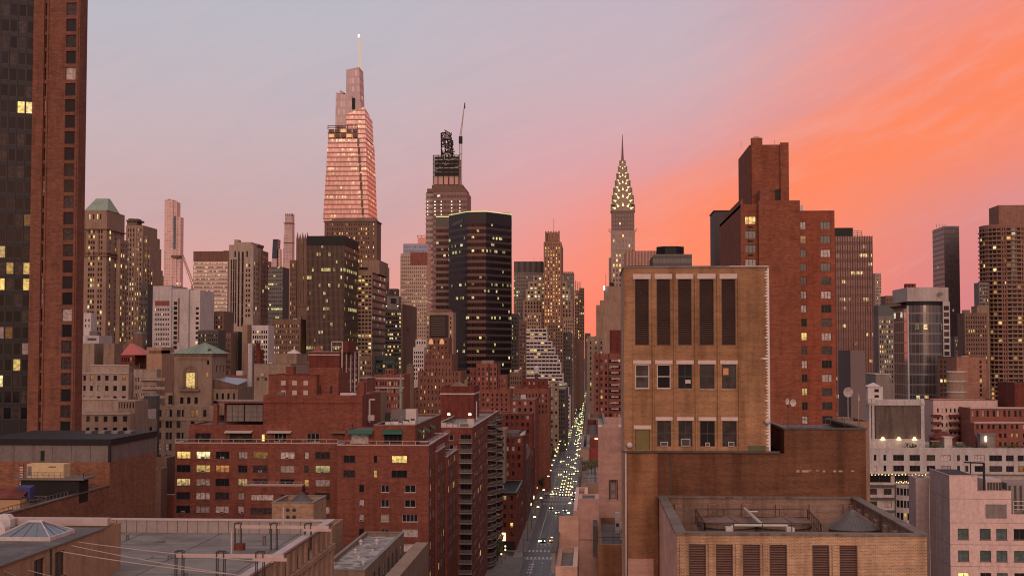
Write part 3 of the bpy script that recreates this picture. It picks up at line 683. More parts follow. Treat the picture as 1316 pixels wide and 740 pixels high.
for (pa, pb, Yq, lab) in ((10, 80, 106, 'pyramid glass skylight on a white curb on the bulkhead roof'),):
    x0, x1 = X(pa, Yq, 690), X(pb, Yq, 690); y0, y1 = Yq-2.4, Yq+2.6; cx, cy = (x0+x1)/2, (y0+y1)/2
    u = Bld('skylight', lab, 'skylight', cx, cy, z=za)
    u.P('curb').box(x0, x1, y0, y1, za+.12, za+.42, WHT)
    g_ = u.P('glazing'); t = za+1.3
    base = [(x0+.15,y0+.15,za+.424),(x1-.15,y0+.15,za+.424),(x1-.15,y1-.15,za+.424),(x0+.15,y1-.15,za+.424)]; ap = [(cx-.5,cy-.2,t),(cx+.5,cy-.2,t),(cx+.5,cy+.2,t),(cx-.5,cy+.2,t)]
    g_.hexa(base, ap, SKG); m = u.P('glazing_bars')
    for i in range(4):
        m.bar(Vector(base[i])+Vector((0,0,.02)), Vector(ap[i])+Vector((0,0,.02)), .09, WHT); j = (i+1) % 4
        for f in (.25, .5, .75): m.bar(Vector(base[i]).lerp(Vector(base[j]), f)+Vector((0,0,.02)), Vector(ap[i]).lerp(Vector(ap[j]), f)+Vector((0,0,.02)), .045, STL)
    m.box(cx-.6, cx+.6, cy-.3, cy+.3, t-.02, t+.08, WHT); u.finish()
# white cowl vents next to it
for i, (px, py, lab) in enumerate([(9, 672, 'rounded white exhaust cowl beside the skylight'), (2, 683, 'smaller white exhaust cowl at the very left edge')]):
    Yq = 112-i*5; x = X(px, Yq, py); u = Bld('exhaust_cowl', lab, 'vent', x, Yq, z=za); m = u.P('cowl')
    m.box(x-.7, x+.5, Yq-.5, Yq+.5, za+.12, za+.75, WHT); m.hexa([(x-.7,Yq-.5,za+.754),(x+.5,Yq-.5,za+.754),(x+.5,Yq+.5,za+.754),(x-.7,Yq+.5,za+.754)], [(x-.5,Yq-.4,za+1.15),(x+.2,Yq-.4,za+1.15),(x+.2,Yq+.4,za+1.15),(x-.5,Yq+.4,za+1.15)], WHT); u.finish()
# cables sagging over the roof
cb = MB()
def p3(px, py, Yq): return Vector((X(px, Yq, py), Yq, Z(py, Yq, px)))
for p0, q0, p1_, q1_ in ((78, 708, 292, 737), (92, 700.5, 310, 739), (101, 696, 352, 722), (36, 732, 130, 750), (6, 733, 60, 752)):
    a, bb = p3(p0, q0, YX(p0, -40.2, q0)), p3(p1_, q1_, 101); pr = a
    for i in range(1, 9): f = i/8; q = a.lerp(bb, f)-Vector((0,0,.5*f*(1-f))); cb.bar(pr, q, .045, STLP); pr = q
tag(cb.build('cables'), 'thin pale cables sagging across the flat grey roof', 'cable')
m = MB(); 
for a, bb in (((-59, 118, 51.4), (-62.5, 118, 58)), ((-60.5, 118, 51.4), (-64, 118, 58)), ((-59.6, 118, 52.6), (-61, 118, 52.6)), ((-60.9,118,55.4), (-62.6,118,55.4))): m.bar(a, bb, .28, BLK)
tag(m.build('steel_brace'), 'leaning black steel brace at the left edge above the roof', 'steel frame')

# --- tan box with a conical tank roof, and snowy looking patched roof
def tank_room():
    Yq = 200; x0, x1 = X(351, Yq), X(404.5, Yq); zt = Z(648, Yq); y2 = YX(420.5, x1)
    b = Bld('tank_house', 'tan brick tank house with four round holes and a conical cap', 'building', x0, Yq)
    TT = brick('brick_tan_mid', (.40,.25,.165), dark=.3)
    b.block(x0, x1, Yq, y2, 20, zt, TT, roof=ROOF, par=1.6, cop=GRY)
    m = b.P('vent_holes')
    for i in (0, 1):
        for j in (0, 1): c = X(371.5+8*i, Yq); zz = Z(657+9*j, Yq); m.hexa([(c+.3*math.cos(a*.785), Yq-.02, zz+.3*math.sin(a*.785)) for a in range(8)], [(c+.3*math.cos(a*.785), Yq-.005, zz+.3*math.sin(a*.785)) for a in range(8)], FRD)
    m = b.P('tank_roof'); cx = X(388, Yq+4); cy = (Yq+y2)/2; m.cone(cx, cy, zt-.7, zt+1.1, 2.4, .08, ZINC, 20)
    m.cone(cx, cy, zt-1.6, zt-.7, 2.15, 2.15, ZINC, 20)
    for i in range(20): a = i*.314; m.bar((cx+2.38*math.cos(a), cy+2.38*math.sin(a), zt-.68), (cx+.1*math.cos(a), cy+.1*math.sin(a), zt+1.12), .05, ZINC)
    z2 = Z(671, 215); xa, xb = X(408, 215), X(438, 215)
    b.block(xa, xb, 206, 218, 20, z2, TT, roof=ROOF); b.finish()
tank_room()
Yq, xr2 = 181, -30.0; x0 = X(411, Yq); y2 = YX(519, xr2, 690); zt = Z(733, Yq, 470)
b = Bld('apartment_building', 'low brown building with a patched white roof and narrow fire balconies', 'building', x0, Yq)
b.block(x0, xr2, Yq, y2, 0, zt, BEID, ev(xr2-x0, 3) and grid(ev(xr2-x0, 3), [(zt-3.4-3.2*i, zt-1.6-3.2*i) for i in range(4)], k=RES), grid(ev(y2-Yq, 8, .35), [(zt-3.2-3.2*i, zt-1.4-3.2*i) for i in range(5)], k=RES, st='d1r'), roof=ROOFP, par=.5, cop=GRY)
for i in range(4):
    m = b.P('balcony'); zz = zt-3.4-3.2*i; m.box(xr2+.003, xr2+2.0, Yq+8, y2-1, zz-.15, zz, GRY); railing(m, [(xr2+1.9,Yq+8.1,zz), (xr2+1.9,y2-1.1,zz)], 1.0, STL, 1.2)
m = b.P('side_wing'); m.box(xr2+2.2, xr2+4.2, Yq-10, y2-2, 0, zt-1.2, BEID); b.finish()
for i, (dx, dy, s) in enumerate([(-5.2, 30, .5), (-2.9, 31, .5), (-5.6, 8, .35), (-3, 14, .3), (-4.6, 21, .4), (-1.6, 9, .35), (-2.2, 22, .3)]):
    lab = ['left of two white mushroom vents at the far end of the patched roof', 'right of two white mushroom vents at the far end of the patched roof', 'small vent pipe near the front left corner of the patched roof', 'small vent in the middle front of the patched roof', 'low vent in the middle of the patched roof', 'small vent by the front right edge of the patched roof', 'small vent by the right edge of the patched roof'][i]
    x, y = xr2+dx, Yq+dy*.92; z0 = zt-.5; m = MB(); 
    m.cone(x, y, z0, z0+s, s*.5, s*.45, WHT, 8); m.cone(x, y, z0+s+.003, z0+s*1.7, s*.75, s*.2, WHT, 8)
    tag(m.build('roof_vent'), lab, 'vent', 'vents on the patched white roof')
# ================================================================== THE BIG RED APARTMENT BLOCK
def red_block():
    YA, YB = 290, 270
    RB = RED
    b = Bld('brick_apartment_block', 'wide stepped red brick block with roof terraces and green awnings', 'apartment block', X(400, YA), YA)
    K = (('lit', .02), ('litw', .02), ('dim', .05), ('blind', .34), ('mid', .30), ('dark', .27))
    # wing A
    xa = X(225, YA, 600); xb = X(434, YA, 600); zt = Z(571, YA)
    y4 = YA+20
    cols = cpx(YA, xa, [(227, 244.6), (252, 270), (277, 294.6), (306, 318), (325, 344), (360, 378.5), (405, 424)], 600)
    colB = cpx(YA, xa, [(391, 397)], 600)
    rowsA = [(Z(591+17.7*i, YA), Z(581.5+17.7*i, YA)) for i in range(8)]
    S = grid(cols, rowsA, k=K, st='d3') + grid(colB, rowsA, k=K, st='d1')
    # a few windows are lit as in the photo
    def setk(S, ci, ri, kind, cs=cols):
        for i, w in enumerate(S):
            if abs(w[0]-cs[ci][0]) < .01 and abs(w[2]-rowsA[ri][0]) < .01: S[i] = w[:4]+(dict(k=((kind, 1.0),), st=w[4]['st']),)
    for ci, ri, kk in ((0,0,'lit'), (1,0,'litw'), (1,1,'lit'), (0,2,'lit'), (6,1,'litw'), (4,0,'dim'), (2,1,'dim'), (4,1,'mid'), (2,3,'mid'), (0,1,'dark'), (2,0,'dark'), (3,0,'blind'), (5,0,'blind'), (5,1,'blind'), (1,3,'blind'), (1,2,'blind'), (2,4,'blind'), (1,4,'blind'), (6,0,'mid')): setk(S, ci, ri, kk)
    b.block(xa, xb, YA, y4, 0, zt, RB, S, roof=ROOF, par=.3, cop=STLP)
    # lower left wing
    xl = X(192, YA+6, 650); b.block(xl, xa-.01, YA+4, YA+18, 0, Z(641, YA), RB, grid(cpx(YA+4, xl, [(198, 216)]), [(Z(661.6+17.7*i, YA), Z(652.7+17.7*i, YA)) for i in range(3)], k=K, st='d3'), roof=ROOF, par=.9, cop=STLP)
    # projecting bay with its own terrace
    YC = YA-3.2; x0, x1 = X(314, YC, 640), X(388, YC, 640); zc = Z(626, YC)
    S = [(u0, u1, a0, a1, dict(k=K, st='d4')) for (u0, u1) in cpx(YC, x0, [(324, 353)]) for (a0, a1) in [(Z(645+17.7*i, YC), Z(637+17.7*i, YC)) for i in range(4)]]
    S += grid(cpx(YC, x0, [(362, 382)]), [(Z(645+17.7*i, YC), Z(637+17.7*i, YC)) for i in range(4)], k=K, st='d3')
    b.block(x0, x1, YC, YA-.01, 0, zc, RB, S, roof=ROOF, par=.2, cop=STLP)
    railing(b.P('terrace_railing'), [(x0+.1,YC+.1,zc), (x1-.1,YC+.1,zc)], .9, STLP, 1.6, .07)
    # terrace railing of wing A
    railing(b.P('terrace_railing'), [(xa,YA+.15,zt+.18), (xb,YA+.15,zt+.18)], .75, STLP, 2.4, .09, 1)
    # penthouse of wing A
    YP = YA+5; xp = X(243, YP, 560); xq = X(452, YP, 560); zp = Z(546.5, YP)
    W_ = [(u0, u1, zt+.1, zt+1.9, dict(k=(('mid', .4), ('dark', .4), ('blind', .2)), st=s)) for (u0, u1), s in zip(cpx(YP, xp, [(252, 272), (296, 325), (353, 369), (395, 411)]), ('d3', 'd5', 'w3', 'w3'))]
    W_ += [(u0, u1, zt+.15, zt+1.7, dict(k=(('lit', 1),), st='d1')) for (u0, u1) in cpx(YP, xp, [(337, 341)])]
    b.block(xp, xq, YP, YP+14, zt-.3, zp, RB, W_, roof=ROOF, par=.3, cop=None)
    for pa, pb, m_ in ((291, 326, AWNW), (345, 376, AWNW), (427, 449, BWN)):
        m = b.P('awning'); a, c = X(pa, YP), X(pb, YP); zz = zt+2.35; m.hexa([(a,YP-1.6,zz-.35),(c,YP-1.6,zz-.35),(c,YP-.01,zz),(a,YP-.01,zz)], [(a,YP-1.6,zz-.25),(c,YP-1.6,zz-.25),(c,YP-.01,zz+.12),(a,YP-.01,zz+.12)], m_)
    # open frame with grey tanks
    YF = YA+8; x0, x1, x2 = X(275, YF), X(339, YF), X(467, YF); z0, z1 = zp+.01, Z(516, YF)
    m = b.P('tank_frame'); m.box(x0, x0+.9, YF, YF+.9, z0-1, z1, RB); m.box(x0, x1, YF, YF+10, z1-.45, z1, RB, ROOFG); m.box(x0, x0+.9, YF+9, YF+10, z0-1, z1-.46, RB); m.box(x0+.9, x1, YF+9.2, YF+9.6, z0-1, z1-.46, REDD)
    for pa, pb in ((292, 314), (315.5, 338)):
        m = b.P('tank_box'); a, c = X(pa, YF+1), X(pb, YF+1); m.box(a, c, YF+1.2, YF+5, z0+.5, z1-.8, GRY)
        for i in range(1, 3): m.box(a+(c-a)*i/3-.04, a+(c-a)*i/3+.04, YF+1.1, YF+1.19, z0+.5, z1-.8, GRYD)
        for yy in (z0+1.5, z0+2.6): m.box(a, c, YF+1.12, YF+1.19, yy, yy+.07, GRYD)
    # long blank mass and upper boxes
    YM = YA+6.5; xm0, xm1 = X(339, YM), X(466, YM); zm = Z(508, YM); ym2 = YX(502, xm1)
    b.block(xm0, xm1, YM, min(ym2, YM+26), zt, zm, RB, roof=ROOF, par=.3)
    b.P('band').box(xm0, xm1, YM-.12, YM-.003, Z(519, YM), Z(517.6, YM), REDD)
    YU = YM+3; xu0, xu1 = X(345.5, YU), X(407.5, YU); zu = Z(482.5, YU)
    PL = simple('window_panel_pale', (.50,.38,.36), .6)
    b.block(xu0, xu1, YU, YU+14, zm-.4, zu, RB, roof=ROOF, par=.4, cop=REDD)
    for i in range(3):
        for j in range(2):
            m = b.P('blind_window'); c = X(364.5+14.4*i, YU); zz = Z(492.3+12.6*j, YU); m.box(c-.52, c+.52, YU-.06, YU-.004, zz-.52, zz+.52, PL)
    xv = X(433, YU); b.block(xu1+.01, xv, YU+2, YU+16, zm-.4, Z(480, YU), RB, roof=ROOF, par=.4)
    for pa in (411, 425): b.P('slit_window').box(X(pa, YU+2), X(pa+2, YU+2), YU+1.95, YU+1.998, zm+.2, zm+1.9, BLK)
    b.P('lift_overrun').box(X(367.5, YU+2), X(377, YU+2), YU+2, YU+5, zu, Z(471, YU+2), RB)
    b.P('lift_overrun').box(X(394, YU+6), X(433, YU+6), YU+9, YU+13, zu-1, Z(473, YU+6), RB)
    b.P('chimney').box(X(456, YM), X(465, YM), YM+3, YM+6, zm-.4, Z(492, YM), RB)
    b.P('skylight_curb').box(X(434, YM), X(455, YM), YM+3.2, YM+6, zm-.3, zm+.35, WHT)
    m = b.P('flue'); fx = xm1+.3; yy = YM+8; m.bar((fx,yy,zp), (fx,yy,zm-1.2), .35, WHT); m.bar((fx,yy,zm-1.2), (fx+1.2,yy,zm-1.2), .35, WHT); m.box(fx-.7, fx+1.1, yy-.5, yy+.5, zp+.5, zp+1.7, WHT)
    # wing B, projecting
    x0, x1 = X(433.5, YB, 640), X(551, YB, 640); zb_ = Z(573, YB); yE = YX(588, x1+1.0)
    rB = [(Z(595.5+18.9*i, YB), Z(586+18.9*i, YB)) for i in range(9)]
    S = grid(cpx(YB, x0, [(503, 523)], 640), rB[:2], k=K, st='d3')+grid(cpx(YB, x0, [(520, 534)], 640), rB[2:4], k=K, st='w2')+grid(cpx(YB, x0, [(517, 537)], 640), rB[4:], k=K, st='w4')
    S += grid(cpx(YB, x0, [(489.5, 500)], 640), rB[2:], k=K, st='w2')+grid(cpx(YB, x0, [(461.5, 468)], 640), rB[2:], k=K, st='d1')+grid(cpx(YB, x0, [(441, 456)], 640), rB[:2], k=DRK, st='d2')+grid(cpx(YB, x0, [(480, 484.5)], 640), rB[:2], k=(('lit', .5), ('dark', .5)), st='d1')
    for i, w in enumerate(S):
        if abs(w[2]-rB[0][0]) < .01 and w[1]-w[0] > 2.9: S[i] = w[:4]+(dict(k=(('lit', 1),), st='d3'),)
    Ew = grid(ev(yE-YB, 12, .34, .02), [(a, c) for a, c in rB], k=K, st='w2')
    YD = YB+15
    # three stepped slices of the side wall give the terraces
    st1, st2 = YB+11, YB+26; z_1, z_2 = Z(601, YB), Z(586, YB)
    Sx = [w for w in S]
    b.block(x0, x1, YB, st1, 0, zb_, RB, Sx, grid(ev(st1-YB, 2, .4), rB, k=K, st='w2'), roof=ROOF, par=.3, cop=STLP)
    b.block(x0+6, x1+.5, st1+.01, st2, 0, z_2, RB, None, grid(ev(st2-st1, 3, .36), rB[1:], k=K, st='w2'), roof=ROOF, par=.3, cop=STLP)
    b.block(x0+6, x1+1.0, st2+.01, yE, 0, z_2-2.2, RB, None, grid(ev(yE-st2, 6, .36), rB[1:], k=K, st='w2'), roof=ROOF, par=.3, cop=STLP)
    b.block(x0+4, x1-.2, st1+.02, yE-8, z_2-1, zb_, RB, None, grid(ev(yE-8-st1, 6, .4), rB[:1], k=K, st='w2'), roof=ROOF, par=.3, cop=STLP)
    railing(b.P('terrace_railing'), [(x0,YB+.15,zb_+.18),(x1-.1,YB+.15,zb_+.18),(x1-.1,yE-8,zb_+.18)], .75, STLP, 2.4, .09, 1)
    railing(b.P('terrace_railing'), [(x1+.35,st1+.2,z_2+.1),(x1+.35,st2,z_2+.1)], .8, STLP, 2.0, .08, 2)
    railing(b.P('terrace_railing'), [(x1+.85,st2+.2,z_2-2.1),(x1+.85,yE,z_2-2.1)], .8, STLP, 2.0, .08, 2)
    # penthouse of wing B
    YQ = YB+5; p0, p1 = X(481, YQ), X(534, YQ); zq = Z(547, YQ); ye = YX(567, p1)
    b.block(p0, p1, YQ, ye, zb_-.2, zq, RB, [(u0, u1, zb_+.2, zb_+2.0, dict(k=(('mid', .6), ('dark', .4)), st='d4')) for u0, u1 in cpx(YQ, p0, [(494, 517)])], [(u, u+2.4, zb_+.2, zb_+2.1, dict(k=RES, st='d2')) for u in (4, 13, 24)], roof=ROOFG, par=.4, cop=GRY)
    b.block(X(444, YQ+1), p0-.01, YQ+1, YQ+12, zb_-.2, Z(553, YQ), RB, [(u0, u1, zb_+.1, zb_+2.0, dict(k=(('blind', .6), ('mid', .4)), st='w4')) for u0, u1 in cpx(YQ+1, X(444, YQ+1), [(452, 474)])], roof=ROOF, par=.3)
    for pa, pb in ((449, 480), (493, 518)):
        m = b.P('awning'); a, c = X(pa, YQ), X(pb, YQ); zz = zb_+2.75; m.hexa([(a,YQ-1.5,zz-.75),(c,YQ-1.5,zz-.75),(c,YQ-.01,zz-.1),(a,YQ-.01,zz-.1)], [(a,YQ-1.5,zz-.6),(c,YQ-1.5,zz-.6),(c,YQ-.01,zz+.1),(a,YQ-.01,zz+.1)], AWN)
    for yy in (4, 13, 24):
        m = b.P('awning'); m.hexa([(p1+.01,YQ+yy,zb_+2.3),(p1+1.3,YQ+yy,zb_+1.6),(p1+1.3,YQ+yy+2.6,zb_+1.6),(p1+.01,YQ+yy+2.6,zb_+2.3)], [(p1+.01,YQ+yy,zb_+2.6),(p1+1.3,YQ+yy,zb_+1.8),(p1+1.3,YQ+yy+2.6,zb_+1.8),(p1+.01,YQ+yy+2.6,zb_+2.6)], AWN)
    m = b.P('chimney'); m.box(X(495, YQ+8), X(501, YQ+8), YQ+8, YQ+9.2, zq-.3, zq+2.2, BLK)
    clutter(b, xm0, xm1, YM, YM+20, zm-.3, 6); clutter(b, xq-20, xq, YP+2, YP+12, zp-.3, 5); clutter(b, p0, p1, YQ+10, ye, zq-.4, 7)
    b.finish(lod=2, ac=.22)
    rg = random.Random(3)
    for i in range(9):
        x = p0+2.2+i*.95*((p1-p0-3)/8.6); y = YQ+3+rg.uniform(0, 6); m = MB(); s = rg.uniform(.7, 1.3)
        m.box(x-.5*s, x+.5*s, y-.5, y+.5, zq-.4, zq-.4+.9*s, WHT); m.cone(x, y, zq-.4+.9*s+.003, zq-.4+1.1*s+.1, .35*s, .35*s, FRD, 10)
        tag(m.build('condenser_unit'), 'white box condenser in the row on the penthouse roof', 'condenser', 'white condensers on the red penthouse roof')
    for i in range(10):
        x = xa+2+i*3.0+rg.uniform(-.6, .6); m = MB(); leaves(m, (x, YA+1.6, zt+.7), .8, 60, rg, .16); m.cone(x, YA+1.6, zt-.3, zt+.2, .3, .4, BWN, 8)
        tag(m.build('potted_shrub'), 'leafy shrub in a pot behind the long terrace railing', 'shrub', 'shrubs on the red block terrace')
red_block()

# ================================================================== BALCONY TOWER
def balcony_tower():
    Y0 = 383; xr = -33.2; x0 = X(552, Y0, 560); zt = Z(549.5, Y0); y2 = 492
    RB = brick('brick_red_slab', (.20,.062,.045), dark=.3)
    b = Bld('balcony_apartment_block', 'dark red slab block with stacked curved balconies facing the avenue', 'apartment block', xr-8, Y0)
    K = (('lit', .05), ('dim', .08), ('blind', .3), ('mid', .27), ('dark', .3))
    rows = [(Z(566+12.9*i, Y0), Z(558.5+12.9*i, Y0)) for i in range(16)]
    S = grid(cpx(Y0, x0, [(571, 583)], 600), rows, k=K, st='w2')+grid(cpx(Y0, x0, [(592, 605.5)], 600), rows, k=(('dim', .12), ('litw', .06), ('mid', .3), ('dark', .52)), st='d3')
    E = grid([(2+4.4*i, 3.9+4.4*i) for i in range(24) if not (13 <= i <= 17 or i > 20)], rows, k=K, st='w2')
    b.block(x0, xr, Y0, y2, 0, zt, RB, S, E, roof=ROOFG, par=.9, cop=STLP)
    CS = simple('balcony_slab', (.36,.29,.27), .7)
    a, c = X(590.5, Y0), X(607.5, Y0)
    for i in range(15):
        z = rows[i][0]-.55; m = b.P('balcony'); m.box(a, c, Y0-1.5, Y0-.004, z-.2, z, CS); railing(m, [(a+.05,Y0-1.45,z), (c-.05,Y0-1.45,z)], 1.0, CS, .5, .05, 2); m.box(a+.1, c-.1, Y0-1.4, Y0-1.36, z+.1, z+.9, GRYD)
    for col, (ya, yb_) in enumerate(((440, 458), (472, 491))):
        for i in range(17):
            z = zt-3.2-i*2.82+1.0; m = b.P('balcony'); n = 8; pts = [(xr+.004, ya)]+[(xr+.8+1.5*math.sin(math.pi*(k+.5)/n)**.5, ya+(yb_-ya)*(k+.5)/n) for k in range(n)]+[(xr+.004, yb_)]
            pts = pts[::-1]; pts = pts if sum(pts[k][0]*pts[(k+1) % len(pts)][1]-pts[(k+1) % len(pts)][0]*pts[k][1] for k in range(len(pts))) > 0 else pts[::-1]
            m.poly(pts, z-.22, z, CS)
            for k in range(len(pts)-1):
                p, q = pts[k], pts[k+1]
                if p[0] < xr+.1 and q[0] < xr+.1: continue
                m.quad([(*p,z+.08),(*q,z+.08),(*q,z+.95),(*p,z+.95)], GRYD); m.bar((*p,z+1.0), (*q,z+1.0), .1, CS)
    # rooftop mechanical house with gable
    Ym = 452; p0, p1 = X(567, Ym), X(609, Ym); z0, z1 = zt-.9, Z(497, Ym)
    b.block(p0, p1, Ym, Ym+22, z0, z1, REDD, roof=ROOF, par=.4, cop=REDD, name='penthouse')
    b.P('cornice').box(p0-.25, p1+.25, Ym-.25, Ym+22, z1-2.6, z1-2.1, WHTC); cx = (p0+p1)/2
    m = b.P('gable'); w = 2.6; m.quad([(cx-w,Ym+.5,z1+.18),(cx+w,Ym+.5,z1+.18),(cx,Ym+.5,z1+1.6)], BEID); m.quad([(cx-w,Ym+6,z1+.18),(cx,Ym+6,z1+1.6),(cx+w,Ym+6,z1+.18)], BEID); m.quad([(cx-w,Ym+.5,z1+.18),(cx,Ym+.5,z1+1.6),(cx,Ym+6,z1+1.6),(cx-w,Ym+6,z1+.18)], BEID); m.quad([(cx,Ym+.5,z1+1.6),(cx+w,Ym+.5,z1+.18),(cx+w,Ym+6,z1+.18),(cx,Ym+6,z1+1.6)], BEID)
    b.P('chimney').box(p1-3.2, p1-2.2, Ym+1, Ym+2, z1, z1+2.4, BEID)
    m = b.P('roof_mast'); mx = X(614.5, Ym); m.bar((mx,Ym-6,z0), (mx,Ym-6,z0+6), .35, STLP)
    clutter(b, x0, xr, Y0+4, Y0+40, zt-.9, 7)
    b.finish(lod=1)
    rg = random.Random(8)
    for i in range(12):
        x = x0+3+i*.95*((xr-x0-4)/11); y = Y0+5+rg.uniform(0, 20); m = MB(); s = rg.uniform(.7, 1.5); m.box(x-.7*s, x+.7*s, y-.6, y+.6, zt-.9, zt-.9+.9*s, rg.choice([WHT, STLP, GRY]))
        if i % 3 == 0: m.cone(x, y, zt-.9+.9*s, zt+1.6*s, .12, .12, STL, 6)
        tag(m.build('rooftop_unit'), 'small pale rooftop unit on the balcony block roof', 'rooftop unit', 'clutter on the balcony block roof')
    for px in (577, 604):
        x = X(px, 410); m = Bld('roof_light', 'left of the two bright floodlights on the balcony block roof' if px < 590 else 'right of the two bright floodlights on the balcony block roof', 'floodlight', x, 410, z=zt-.9)
        m.P('pole').bar((x,410,zt-.9), (x,410,zt+2.3), .1, STL); m.P('lamp').cone(x, 410, zt+2.3, zt+2.9, .45, .3, GLW, 8); m.finish()
        m = MB(); leaves(m, (x+.9, 412, zt+.6), 1.0, 60, rg, .25); tag(m.build('roof_plant'), 'green plant beside the left floodlight' if px < 590 else 'green plant beside the right floodlight', 'plant')
balcony_tower()

# ================================================================== RIGHT FOREGROUND
def tan_tower():
    Y0 = 92; x0, x1 = X(802, Y0, 460), X(989, Y0, 460); zt = Z(345, Y0); zb_ = Z(578, Y0); 
    b = Bld('brick_service_tower', 'tan brick tower with five tall brown louvres above two rows of windows', 'building', (x0+x1)/2, Y0)
    cs = [(816, 834.5), (844, 862), (871.3, 889.3), (899, 918), (927.6, 946)]
    u = cpx(Y0, x0, cs, 460)
    r1 = (Z(443.5, Y0), Z(359.5, Y0)); r2 = (Z(499, Y0), Z(468, Y0)); r3 = (Z(572.5, Y0), Z(540, Y0))
    Wn = [(a, c, r1[0], r1[1], dict(k=(('dark', 1),), st='l')) for a, c in u]
    b.wallp((x0,Y0), (x1,Y0), zb_, zt, TAN, [(a, c, r1[0], r1[1], None) for a, c in u]+[(a, c, r2[0], r2[1], None) for a, c in u]+[(a, c, r3[0], r3[1], None) for a, c in u[1:]]+[(u[0][0], u[0][1], Z(578, Y0)+.03, Z(551, Y0), None)], rev=.3)
    b.wins = []
    b.wallp((x1,Y0), (x1,Y0+9), zb_-20, zt, TAN); b.wallp((x0,Y0+9), (x0,Y0), zb_-20, zt, TANL); b.wallp((x1,Y0+9), (x0,Y0+9), zb_-20, zt, TAN)
    b.P('roof').quad([(x0,Y0,zt-.05),(x1,Y0,zt-.05),(x1,Y0+9,zt-.05),(x0,Y0+9,zt-.05)], ROOF)
    m = b.P('coping'); m.box(x0-.06, x1+.06, Y0-.06, Y0+.4, zt+.003, zt+.13, GRY); m.box(x0-.06, x0+.35, Y0+.41, Y0+9, zt+.003, zt+.13, GRY); m.box(x1-.35, x1+.06, Y0+.41, Y0+9, zt+.003, zt+.13, WHT)
    b.P('flashing').box(x0+(x1-x0)*.73, x1, Y0-.07, Y0-.062, zt+.06, zt+.13, WHT)
    LS = simple('lintel_pink', (.66,.50,.46), .7)
    for a, c in u:
        b.P('lintel').box(x0+a-.12, x0+c+.12, Y0-.05, Y0-.003, r1[1]+.02, r1[1]+.36, LS); b.P('lintel').box(x0+a-.12, x0+c+.12, Y0-.05, Y0-.003, r2[1]+.02, r2[1]+.28, LS)
    for a, c in u[1:]: b.P('lintel').box(x0+a-.1, x0+c+.1, Y0-.05, Y0-.003, r3[1]+.02, r3[1]+.26, LS)
    a, c = u[0]; b.P('lintel').box(x0+a-.1, x0+c+.1, Y0-.05, Y0-.003, Z(551, Y0)+.02, Z(551, Y0)+.27, LS)
    b.P('door').box(x0+a+.02, x0+c-.02, Y0+.1, Y0+.2, zb_+.03, Z(551, Y0)-.02, simple('door_olive', (.16,.12,.03), .6))
    # recessed vertical panels between pilasters: thin proud pilasters
    prev = [0]+[c for a, c in u]; nxt = [a for a, c in u]+[u[-1][1]+.16]
    for k in range(6):
        p = x0+prev[k]+(.20 if k else .0); q = x0+nxt[k]-(.20 if k < 5 else 0)
        if k == 5: p, q = x0+u[-1][1]+.14, x0+u[-1][1]+.2
        b.P('pilaster').box(p, q, Y0-.16, Y0-.003, zb_, zt-.5, TAN)
    for a, c in u:
        m = b.P('louvre'); m.box(x0+a, x0+c, Y0+.22, Y0+.26, r1[0], r1[1], BLK); n = 34
        for i in range(n):
            z = r1[0]+(r1[1]-r1[0])*(i+.5)/n; m.hexa([(x0+a+.04,Y0+.08,z-.04),(x0+c-.04,Y0+.08,z-.04),(x0+c-.04,Y0+.20,z+.02),(x0+a+.04,Y0+.20,z+.02)], [(x0+a+.04,Y0+.08,z-.015),(x0+c-.04,Y0+.08,z-.015),(x0+c-.04,Y0+.20,z+.045),(x0+a+.04,Y0+.20,z+.045)], LOUV)
        m.box(x0+a, x0+a+.05, Y0+.03, Y0+.1, r1[0], r1[1], LOUV); m.box(x0+c-.05, x0+c, Y0+.03, Y0+.1, r1[0], r1[1], LOUV)
    def window(a, c, r, fr, kind, split=False, lab=None):
        m = b.PL('window', lab) if lab else b.P('window')
        A, C = x0+a, x0+c; t = .07 if fr is FRW else .04
        m.box(A, A+t, Y0+.06, Y0+.16, r[0], r[1], fr); m.box(C-t, C, Y0+.06, Y0+.16, r[0], r[1], fr); m.box(A+t, C-t, Y0+.06, Y0+.16, r[1]-t, r[1], fr); m.box(A+t, C-t, Y0+.06, Y0+.16, r[0], r[0]+t, fr)
        m.box(A+t, C-t, Y0+.05, Y0+.15, (r[0]+r[1])/2-.03, (r[0]+r[1])/2+.03, fr)
        if split: m.box((A+C)/2-.02, (A+C)/2+.02, Y0+.08, Y0+.14, r[0]+t, r[1]-t, fr)
        m.quad([(A+t,Y0+.13,r[0]+t),(C-t,Y0+.13,r[0]+t),(C-t,Y0+.13,r[1]-t),(A+t,Y0+.13,r[1]-t)], PN[kind])
    window(*u[0], r2, FRW, 'mid', False, 'window with a bright white frame'); window(*u[1], r2, FRW, 'dark', False, 'window with a bright white frame'); window(*u[2], r2, FRD, 'dark', True); window(*u[3], r2, FRD, 'mid', True); window(*u[4], r2, FRD, 'mid', True)
    for k in range(1, 5): window(*u[k], r3, FRD, ('mid', 'mid', 'dark', 'mid')[k-1], k < 4)
    for k, (ww, hh) in enumerate(((.5, .28), (.62, .5), (.3, .25), (.4, .3))):
        a, c = u[k+1]; cx = x0+(a+c)/2+(.1 if k == 3 else 0); m = b.P('air_conditioner'); m.box(cx-ww/2, cx+ww/2, Y0-.12, Y0+.05, r3[0]+.02, r3[0]+.02+hh, ACM); m.box(cx-ww/2+.04, cx+ww/2-.04, Y0-.125, Y0-.121, r3[0]+.06, r3[0]-.02+hh, FRD)
